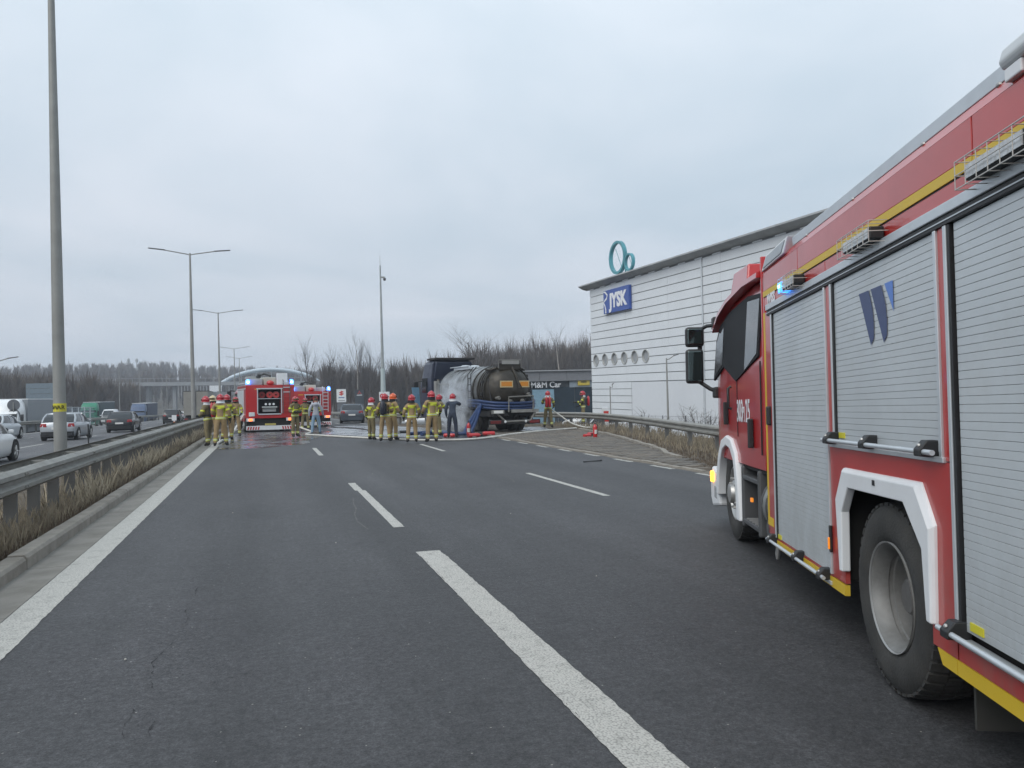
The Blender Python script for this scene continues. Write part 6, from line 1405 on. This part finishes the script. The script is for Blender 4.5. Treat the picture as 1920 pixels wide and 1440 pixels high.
# traffic furniture on the left
def marker(label, x, y, z, h, kind):
    root = empty('marker_post', label, 'marker post', (x, y, z), (0, -TILT, 0), 'marker posts')
    if kind == 'stick': MB().tube([(0, 0, 0), (0, 0, h)], .022, 8).obj('post', BLK, root); MB().box(-.03, .03, -.03, .03, 0, .05).obj('foot', BLK, root)
    else:
        MB().box(-.06, .06, -.02, .02, 0, h).obj('post', WHT, root, bevel=.01); MB().box(-.065, .065, -.025, .025, h * .18, h * .55).obj('orange_panel', mat('signal_orange', (0.60, 0.17, 0.05), 0.5), root)
        if kind == 'plate': MB().box(-.16, .16, -.03, -.022, h * .62, h).obj('plate', WHT, root, bevel=.02)
marker('orange and white marker post beside the dark tall car', -6.55, 62, zp(62) - .15, 1.05, 'plate')
marker('orange and white marker post hidden by the near lamp post', -6.80, 30.5, zp(30) - .15, .75, 'post')
marker('thin black marker stick rising from the median', -6.0, 30.4, zp(30) - .15, 1.05, 'stick')
BACKM = mat('sign_back_grey', (0.12, 0.13, 0.145), 0.6)
rs_ = empty('road_sign', 'pair of round road signs seen from behind against the white lorry', 'road sign', (-19.9, 73, zp(73) - 1.0), (0, -TILT, 0))
MB().tube([(0, 0, 0), (0, 0, 3.2)], .04, 8).obj('post', POLE, rs_)
for z in (2.95, 2.15): MB().lathe([(.001, -.02), (.46, -.02), (.47, 0), (.46, .02), (.001, .02)], 28, (0, .06, z), 'y').obj('disc', BACKM, rs_)
gs = empty('gantry_sign', 'big blue grey direction sign seen from behind above the lorry trailer', 'road sign', (-23.7, 96, zp(96) - 1.3), (0, -TILT, 0))
SGN = mat('sign_back_blue', (0.17, 0.215, 0.25), 0.55, var=0.06)
for i in range(4): MB().box(-1.25, 1.4, 0, .05, 3.55 + i * .58, 3.55 + i * .58 + .55).obj('sign_panel', SGN, gs)
for x in (-1.0, 1.1): MB().tube([(x, .12, 0), (x, .12, 5.8)], .07, 8).obj('post', POLE, gs)
MB().box(-1.9, 1.5, .06, .14, 3.3, 3.42).obj('crossbar', POLE, gs)
nb = empty('noise_screen', 'transparent noise screen with grey frames beside the green lorry', 'noise screen', (-27, 118, zp(118) - 1.1))
SCR = mat('acrylic_screen', (0.25, 0.30, 0.33), 0.2, alpha=0.35)
for i in range(9):
    y0 = -12 + i * 4; z = zp(118 + y0) - zp(118); MB().box(-.02, .02, y0 + .1, y0 + 3.9, z + .4, z + 3.1).obj('pane', SCR, nb); MB().box(-.08, .08, y0 - .08, y0 + .08, z, z + 3.2).obj('post', ALU, nb)
    for zz in (2.35, 3.12): MB().box(-.05, .05, y0, y0 + 4, z + zz, z + zz + .06).obj('crossbar', ALU, nb)
for i, x in enumerate((-139.3, -131.4)):
    ms_ = empty('radio_mast', ['left one of two slim masts on the wooded ridge', 'right one of two slim masts on the wooded ridge'][i], 'mast', (x, 900, 18), (0, 0, 0), 'masts on the ridge')
    MB().tube([(0, 0, 0), (0, 0, 29)], [.7, .35], 6).obj('pole', POLE, ms_); MB().lathe([(.5, 24), (1.4, 24.3), (1.4, 27.5), (.5, 28)], 8, (0, 0, 0), 'z').obj('antenna_ring', POLE, ms_)
# totems and small signs by the dealer
def totem(label, x, y, w_, z0, z1, bodym):
    t_ = empty('totem_sign', label, 'sign', (x, y, 0), (0, -TILT, 0), 'dealer totems'); MB().box(-w_ / 2, w_ / 2, -.2, .2, z0, z1).obj('panel', bodym, t_, bevel=.03); MB().box(-w_ / 2 + .1, w_ / 2 - .1, -.1, .1, z0 - 4, z0).obj('base', BACKM, t_); return t_
t_ = totem('white totem sign with a red emblem beside the second engine', 13.6, 150, 1.75, .75, 3.25, WHT)
def flat(parent, pts, y, m_, name): MB().q(*[(x, y, z) for x, z in pts]).obj(name, m_, parent)
EMR = mat('emblem_red', (0.55, 0.04, 0.03), 0.5)
flat(t_, [(-.5, 2.55), (.05, 2.95), (.5, 2.72), (.1, 2.55), (.5, 2.35), (0, 2.0), (-.5, 2.25), (-.1, 2.42)], -.205, EMR, 'emblem')
MB().box(-.55, .55, -.21, -.2, 1.55, 1.72).obj('lettering_bar', mat('print_blue', (0.05, 0.12, 0.35), 0.5), t_); MB().box(-.6, .6, -.21, -.2, 1.0, 1.12).obj('lettering_bar', BACKM, t_)
t_ = totem('dark totem sign with a small red triangle emblem', 17.0, 150, 1.7, .4, 3.1, mat('totem_dark', (0.03, 0.04, 0.05), 0.5))
for a in (90, 210, 330):
    c = (.22 * math.cos(RAD(a)), 2.55 + .22 * math.sin(RAD(a))); flat(t_, [(c[0] + .2 * math.cos(RAD(a)), c[1] + .2 * math.sin(RAD(a))), (c[0] + .1 * math.cos(RAD(a + 90)), c[1] + .1 * math.sin(RAD(a + 90))), (c[0] - .2 * math.cos(RAD(a)), c[1] - .2 * math.sin(RAD(a))), (c[0] + .1 * math.cos(RAD(a - 90)), c[1] + .1 * math.sin(RAD(a - 90)))], -.205, EMR, 'emblem')
MB().box(-.5, .5, -.21, -.2, 2.0, 2.14).obj('lettering_bar', WHT, t_)
ws = empty('road_sign', 'small white and red sign at the foot of the mast', 'road sign', (8.72, 60.5, zp(61) - .2), (0, -TILT, 0))
MB().tube([(0, 0, 0), (0, 0, 2.7)], .035, 8).obj('post', POLE, ws); MB().box(-.32, .5, -.03, -.01, 1.9, 2.6).obj('board', WHT, ws, bevel=.02); MB().lathe([(.10, -.035), (.19, -.035)], 20, (-.08, 0, 2.28), 'y').obj('red_ring', EMR, ws)
pr = empty('marker_post', 'red and white marker post standing behind the curved guard rail', 'marker post', (18.3, 40, zp(40) - .6), (0, -TILT, 0), 'marker posts')
MB().box(-.2, .2, -.03, .03, 0, 1.55).obj('post', WHT, pr, bevel=.02); MB().box(-.11, .2, -.036, -.03, .75, 1.35).obj('red_stripe', EMR, pr)
lj = lamp_post(29.0, 52, -2.2, 6.5, 'slim grey lamp post in front of the white showroom', arms=1, reach=1.0, rb=.09, rt=.05)
lj2 = lamp_post(28.9, 62, -2.2, 4.5, 'short lamp post near the corner of the white showroom', arms=1, reach=.35, rb=.06, rt=.04)
fp = empty('flag', 'light blue banner flag beside the tanker cab', 'flag', (11.9, 60, zp(60) - .6), (0, -TILT, 0))
MB().tube([(0, 0, 0), (0, 0, 3.6)], .03, 6).obj('pole', POLE, fp); MB().loft([[(.03, .0, 3.5), (.03, .0, 1.4)], [(.25, .05, 3.4), (.2, .05, 1.5)], [(.48, -.02, 3.3), (.35, 0, 1.6)]], cap=False).obj('cloth', mat('flag_blue', (0.22, 0.40, 0.55), 0.7), fp)
# wire fence in front of the showroom
fn = empty('wire_fence', 'low wire fence with dark posts before the white showroom', 'fence')
FP = [(23.2, 30), (22.6, 36), (21.6, 42), (20.6, 48), (19.8, 54)]
PF = sample(FP, 2.4)
for q in PF: MB().tube([(q.x, q.y, zp(q.y) - 1.6), (q.x, q.y, zp(q.y) + .42)], .035, 6).obj('post', BACKM, fn)
for a, b_ in zip(PF, PF[1:]):
    mb = MB()
    for z in (-.5, -.2, .1, .38): mb.tube([(a.x, a.y, zp(a.y) + z), (b_.x, b_.y, zp(b_.y) + z)], .006, 4)
    for k in range(1, 16): c = a.lerp(b_, k / 16); mb.tube([(c.x, c.y, zp(c.y) - .8), (c.x, c.y, zp(c.y) + .38)], .005, 4)
    mb.obj('mesh_panel', BACKM, fn)

# ================================================================== VEGETATION
TWIG = mat('bare_twigs', (0.095, 0.072, 0.062), 0.9, var=0.3, scale=0.05, col2=(0.135, 0.108, 0.082))
TWIGD = mat('bare_branches', (0.055, 0.045, 0.040), 0.9, var=0.3, scale=0.4)
BIRCH = mat('birch_bark', (0.33, 0.30, 0.27), 0.8, var=0.3, scale=2)
def bare_tree(rr, H, spread, levels=4, n0=11):
    trunk, crown = MB(), MB()
    def grow(p, d, L_, r, lv):
        pts = [p]; q = p
        for k in range(3):
            d = (d + Vector((rr.uniform(-.13, .13), rr.uniform(-.13, .13), .06))).normalized(); q = q + d * (L_ / 3); pts.append(q)
        (trunk if lv == 0 else crown).tube(pts, [r, r * .8, r * .55, r * .22 if lv else r * .3], 6 if lv == 0 else 3, cap=False)
        if lv >= levels - 1: return
        n = n0 if lv == 0 else rr.randint(5, 7)
        for i in range(n):
            t = (.32 if lv == 0 else .2) + (.68 if lv == 0 else .78) * (i + rr.random() * .6) / n
            f = min(2.999, t * 3); b_ = pts[int(f)].lerp(pts[int(f) + 1], f - int(f)); a = rr.uniform(0, 6.283)
            nd = (d * (1.05 - .35 * spread) + Vector((math.cos(a), math.sin(a), .15)) * spread).normalized()
            grow(b_, nd, L_ * (.62 - .36 * t if lv == 0 else .52) * rr.uniform(.75, 1.2), r * (.45 * (1.1 - t) + .10), lv + 1)
    grow(Vector((0, 0, 0)), Vector((rr.uniform(-.04, .04), rr.uniform(-.04, .04), 1)), H, H * .014 + .04, 0)
    return trunk, crown
rt_ = random.Random(77); variants = []
for k in range(5):
    tr, cr = bare_tree(rt_, 12, [.55, .75, .45, .85, .65][k]); variants.append((tr, cr))
tv = []
def tree(label, x, y, s_, k, rz, m_=None, sw=1.0):
    root = empty('bare_tree', label, 'tree', (x, y, zt(x, y) - .1), (0, 0, rz), 'leafless trees at the wood edge'); s_ *= .94; root.scale = (s_ * sw, s_ * sw, s_)
    for nm, mbx, mm in (('trunk', variants[k][0], m_ or TWIGD), ('crown', variants[k][1], TWIGD)):
        key = (k, nm, mm.name); me = tree_cache.get(key)
        if me is None: o = mbx.obj(nm, mm, root, smooth=60); tree_cache[key] = o.data
        else: link(nm, me, root)
tree_cache = {}
for i, (x, y, s_, k, m_, sw, lab) in enumerate((
    (9.3, 186, 1.32, 2, None, .7, 'slender bare tree standing apart left of the wood, above the second engine'),
    (13.2, 180, 1.18, 0, None, 1.0, 'bare tree at the wood edge right of the slender one'),
    (15.8, 186, 1.08, 4, None, 1.0, 'shorter bare tree behind the white totem'),
    (20.0, 182, 1.42, 2, BIRCH, .8, 'tall pale barked birch left of the mast'),
    (22.4, 178, 1.28, 0, None, .9, 'bare tree between the birch and the mast'),
    (25.6, 180, 1.12, 2, None, .9, 'narrow bare tree just left of the mast'),
    (29.5, 182, 1.02, 1, None, 1.0, 'bare tree just right of the mast'),
    (33.5, 178, .98, 3, None, 1.0, 'low wide bare tree left of the tanker cab'),
    (39.6, 152, 1.42, 3, None, 1.15, 'widest bare tree rising above the tanker cab'),
    (44.5, 160, 1.30, 1, None, 1.1, 'large bare tree right of the widest one'),
    (51.0, 165, 1.28, 0, None, 1.0, 'bare tree above the burnt tanker dome'),
    (57.5, 166, 1.42, 4, None, .9, 'tall bare tree above the dealer sign'),
    (62.5, 160, 1.40, 2, BIRCH, .9, 'pale trunked birch above the dealer roof'),
    (67.5, 158, 1.38, 0, None, .9, 'bare tree closest to the showroom corner'),
    (72.5, 165, 1.40, 1, None, .9, 'bare tree half hidden by the showroom corner'))):
    tree(lab, x, y, s_, k, rt_.uniform(0, 6), m_, sw)
# woods that read as one mass
def woods(name, label, pts, hmin, hmax, ntw, tw, seed):
    g_ = np.random.default_rng(seed); V, F = [], []; base = 0
    for (x, y) in pts:
        z0 = zt(x, y); H_ = hmin(x, y) * g_.uniform(.85, hmax); lean = g_.normal(0, .04, 2)
        w0 = .12 + .006 * H_; top = np.array([x + lean[0] * H_, y + lean[1] * H_, z0 + H_ * .9]); b_ = np.array([x, y, z0])
        V.append(np.array([b_ + (-w0, 0, 0), b_ + (w0, 0, 0), b_ + (0, w0, 0), top])); F.append(np.array([[0, 1, 3], [1, 2, 3], [2, 0, 3]]) + base); base += 4
        t = g_.uniform(.10, .97, ntw); p = b_ + (top - b_) * t[:, None]; a = g_.uniform(0, 6.283, ntw); rad = (.03 + .17 * np.sin(np.pi * np.clip((t - .12) / .95, 0, 1))) * H_ * g_.uniform(.3, 1.15, ntw)
        up = rad * g_.uniform(1.0, 2.6, ntw) + .5; e_ = p + np.stack([np.cos(a) * rad, np.sin(a) * rad, up], 1); mid = p + (e_ - p) * g_.uniform(0, .35, ntw)[:, None]
        sd = np.stack([-np.sin(a), np.cos(a), np.zeros(ntw)], 1) * (tw * g_.uniform(.5, 1.5, ntw))[:, None]; sd[:, 2] = tw * g_.uniform(-.7, .7, ntw)
        tri = np.stack([mid - sd, mid + sd, e_], 1).reshape(-1, 3); V.append(tri); F.append(np.arange(3 * ntw).reshape(-1, 3) + base); base += 3 * ntw
    V = np.concatenate(V).astype(np.float32); F = np.concatenate(F).astype(np.int32)
    me = bpy.data.meshes.new(name); me.vertices.add(len(V)); me.vertices.foreach_set('co', V.ravel()); me.loops.add(F.size); me.loops.foreach_set('vertex_index', F.ravel())
    me.polygons.add(len(F)); me.polygons.foreach_set('loop_start', np.arange(0, F.size, 3, dtype=np.int32)); me.update(); me.validate(); me.materials.append(TWIG)
    link(name, me, label=label, kind='stuff')
gw = random.Random(9)
pts = []
while len(pts) < 760:
    y = gw.uniform(185, 290); x = gw.uniform(.045 * y + 1, .50 * y)
    if x > .10 * y + 4 or gw.random() < .35: pts.append((x, y))
woods('bare_woodland', 'leafless brown wood behind the dealer buildings', pts, lambda x, y: 10.8 + 4.6 * sstep(.12, .34, x / y), 1.25, 190, .075, 3)
pts = [(gw.uniform(-.40 * y, min(-38, -.14 * y)), y) for y in (gw.uniform(190, 400) for _ in range(760))]
woods('bare_woodland', 'leafless dark wood along the far carriageway', pts, lambda x, y: 9.5, 1.3, 170, .09, 4)
pts = [(gw.uniform(-.45 * y, .10 * y), y) for y in (gw.uniform(400, 900) for _ in range(1500))]
woods('bare_woodland', 'hazy wooded ridge on the horizon', pts, lambda x, y: 12, 1.35, 80, .34, 5)
# dry grass and weeds
def grass(name, label, spots, m_, hmin, hmax, w_, seed):
    rr = random.Random(seed); V, F = [], []
    for x, y, z in spots:
        h_ = rr.uniform(hmin, hmax); a = rr.uniform(0, 6.283); l = rr.uniform(.05, .5) * h_; b_ = rr.uniform(0, 6.283); dx_, dy_ = math.cos(a) * w_, math.sin(a) * w_; i = len(V)
        V += [(x - dx_, y - dy_, z), (x + dx_, y + dy_, z), (x + dx_ * .6 + math.cos(b_) * l * .4, y + dy_ * .6 + math.sin(b_) * l * .4, z + h_ * .6), (x + math.cos(b_) * l, y + math.sin(b_) * l, z + h_)]; F += [(i, i + 1, i + 2), (i, i + 2, i + 3)]
    me = bpy.data.meshes.new(name); me.from_pydata(V, [], F); me.materials.append(m_); link(name, me, label=label, kind='stuff')
STRAW = mat('dry_straw', (0.20, 0.165, 0.118), 0.9, var=0.3, scale=4, col2=(0.36, 0.31, 0.225))
STRAWD = mat('dead_weeds', (0.12, 0.09, 0.065), 0.9, var=0.3, scale=5)
rg = random.Random(15)
def med_z(x, y): return zp(y) - .2 + (x + 6.36) / 3.86 * .305
sp = []; sp2 = []
while len(sp) < 11000:
    y = 2.5 + 50 * rg.random() ** 1.7; x = -2.56 - abs(rg.gauss(0, .55)); 
    if x > -6.1 and (math.sin(y * 1.7 + x * 3) + math.sin(y * .6) > -.9 or rg.random() < .25): sp.append((x, y, med_z(x, y)))
grass('dry_grass', 'dry straw coloured grass along the median', sp, STRAW, .05, .30, .004, 1)
while len(sp2) < 9000:
    y = 2.5 + 34 * rg.random() ** 1.6; x = -2.54 - abs(rg.gauss(0, .25)); sp2.append((x, y, med_z(x, y)))
sp3 = []
while len(sp3) < 1500:
    y = 3 + 40 * rg.random() ** 1.6; cx = math.sin(y * 2.3) + math.sin(y * .9 + 1); x = -2.62 - abs(rg.gauss(0, .4))
    if cx > .2: sp3.append((x, y, med_z(x, y)))
grass('dry_grass', 'pale taller stems standing out of the median grass', sp3, mat('pale_stems', (0.46, 0.40, 0.30), 0.9, var=0.25, scale=4), .22, .50, .0035, 6)
grass('dead_weeds', 'low brown weeds creeping to the kerb', sp2, STRAWD, .02, .11, .007, 2)
sp = []; sp2 = []
while len(sp) < 6000:
    y = rg.uniform(9, 42); x = barx(y) + rg.gauss(.35, .75); 
    if x > barx(y) - 1.1: sp.append((x, y, zp(y) - .03 - max(0, x - barx(y) - 1.2) * .25))
grass('dry_grass', 'dry tall grass under the curved guard rail', sp, STRAW, .06, .36, .006, 3)
while len(sp2) < 6000:
    y = rg.uniform(8, 34); x = rg.uniform(9.2, barx(y) + .4)
    if not inside(x, y, PAV) or rg.random() < .05: sp2.append((x, y, zp(y) - .02))
grass('leaf_litter', 'brown litter and dead weeds on the soil verge', sp2, STRAWD, .015, .10, .012, 4)
# scattered bare bushes behind the rail
def bush(label, x, y, s_, seed):
    root = empty('bare_bush', label, 'bush', (x, y, zp(y) - 1.0), (0, 0, 0), 'leafless bushes by the fence'); rr = random.Random(seed); mb = MB()
    for k in range(26):
        a = rr.uniform(0, 6.28); p_ = Vector((rr.uniform(-.3, .3), rr.uniform(-.3, .3), 0)); d = Vector((math.cos(a) * .45, math.sin(a) * .45, 1)).normalized(); q = p_ + d * s_ * rr.uniform(.5, 1.0); mb.tube([p_, p_.lerp(q, .5) + Vector((0, 0, .05)), q], [.014, .010, .004], 3, cap=False)
        for j in range(5):
            b_ = p_.lerp(q, rr.uniform(.35, 1)); e_ = b_ + Vector((rr.uniform(-.3, .3), rr.uniform(-.3, .3), rr.uniform(.05, .35))) * s_ * .6; mb.tube([b_, e_], [.007, .003], 3, cap=False)
    mb.obj('stems', TWIGD, root)
for i, (x, y, s_, lab) in enumerate(((19.0, 40.0, 1.7, 'small bare bush left of the showroom fence posts'), (18.6, 36.8, 1.9, 'bare bush below the blue sign at the fence'), (18.9, 34.0, 1.6, 'bare bush between the two taller ones at the fence'), (19.6, 32.4, 2.3, 'tallest bare bush in front of the slim lamp post'), (19.3, 29.8, 1.8, 'bare bush closest to the engine cab mirror'), (20.4, 44.5, 1.5, 'low bare bush by the red and white marker post'))): bush(lab, x, y, s_, i)

# ================================================================== SMOKE AND HAZE
def volume_mat(name):
    m_ = bpy.data.materials.new(name); m_.use_nodes = True; t = m_.node_tree; t.nodes.remove(t.nodes['Principled BSDF']); pv = N('ShaderNodeVolumePrincipled', t); t.links.new(pv.outputs[0], t.nodes['Material Output'].inputs['Volume']); return m_, t, pv
m_, t, pv = volume_mat('smoke'); pv.inputs['Color'].default_value = (.80, .83, .87, 1); pv.inputs['Anisotropy'].default_value = .1
tcn = N('ShaderNodeTexCoord', t); no = N('ShaderNodeTexNoise', t); no.inputs['Scale'].default_value = 1.9; no.inputs['Detail'].default_value = 4; no.inputs['Distortion'].default_value = .5; t.links.new(tcn.outputs['Object'], no.inputs['Vector'])
mr = N('ShaderNodeMapRange', t); mr.inputs[1].default_value = .44; mr.inputs[2].default_value = .62; t.links.new(no.outputs['Fac'], mr.inputs[0])
gr = N('ShaderNodeTexGradient', t, gradient_type='SPHERICAL'); mp = N('ShaderNodeMapping', t); mp.vector_type = 'TEXTURE'; mp.inputs['Scale'].default_value = (.8, 2.0, 1.75); mp.inputs['Location'].default_value = (.1, -.2, 1.15); t.links.new(tcn.outputs['Object'], mp.inputs[0]); t.links.new(mp.outputs[0], gr.inputs[0])
mu = N('ShaderNodeMath', t, operation='MULTIPLY'); t.links.new(mr.outputs[0], mu.inputs[0]); t.links.new(gr.outputs['Fac'], mu.inputs[1])
m2 = N('ShaderNodeMath', t, operation='MULTIPLY'); m2.inputs[1].default_value = 3.4; t.links.new(mu.outputs[0], m2.inputs[0]); t.links.new(m2.outputs[0], pv.inputs['Density'])
MB().box(-1.0, 1.0, -2.2, 2.4, 0.02, 3.3).obj('smoke', m_, kind='stuff', label='pale smoke and steam rising from the tanker flank', loc=(8.25, 35.6, zp(35)), rot=(0, 0, RAD(6)))
m_, t, pv = volume_mat('haze'); pv.inputs['Color'].default_value = (.80, .87, .97, 1); pv.inputs['Density'].default_value = HAZE = 0.0006
MB().box(-700, 700, -40, 1300, -12, 62).obj('haze', m_, kind='stuff', label='thin bluish winter haze over the valley')
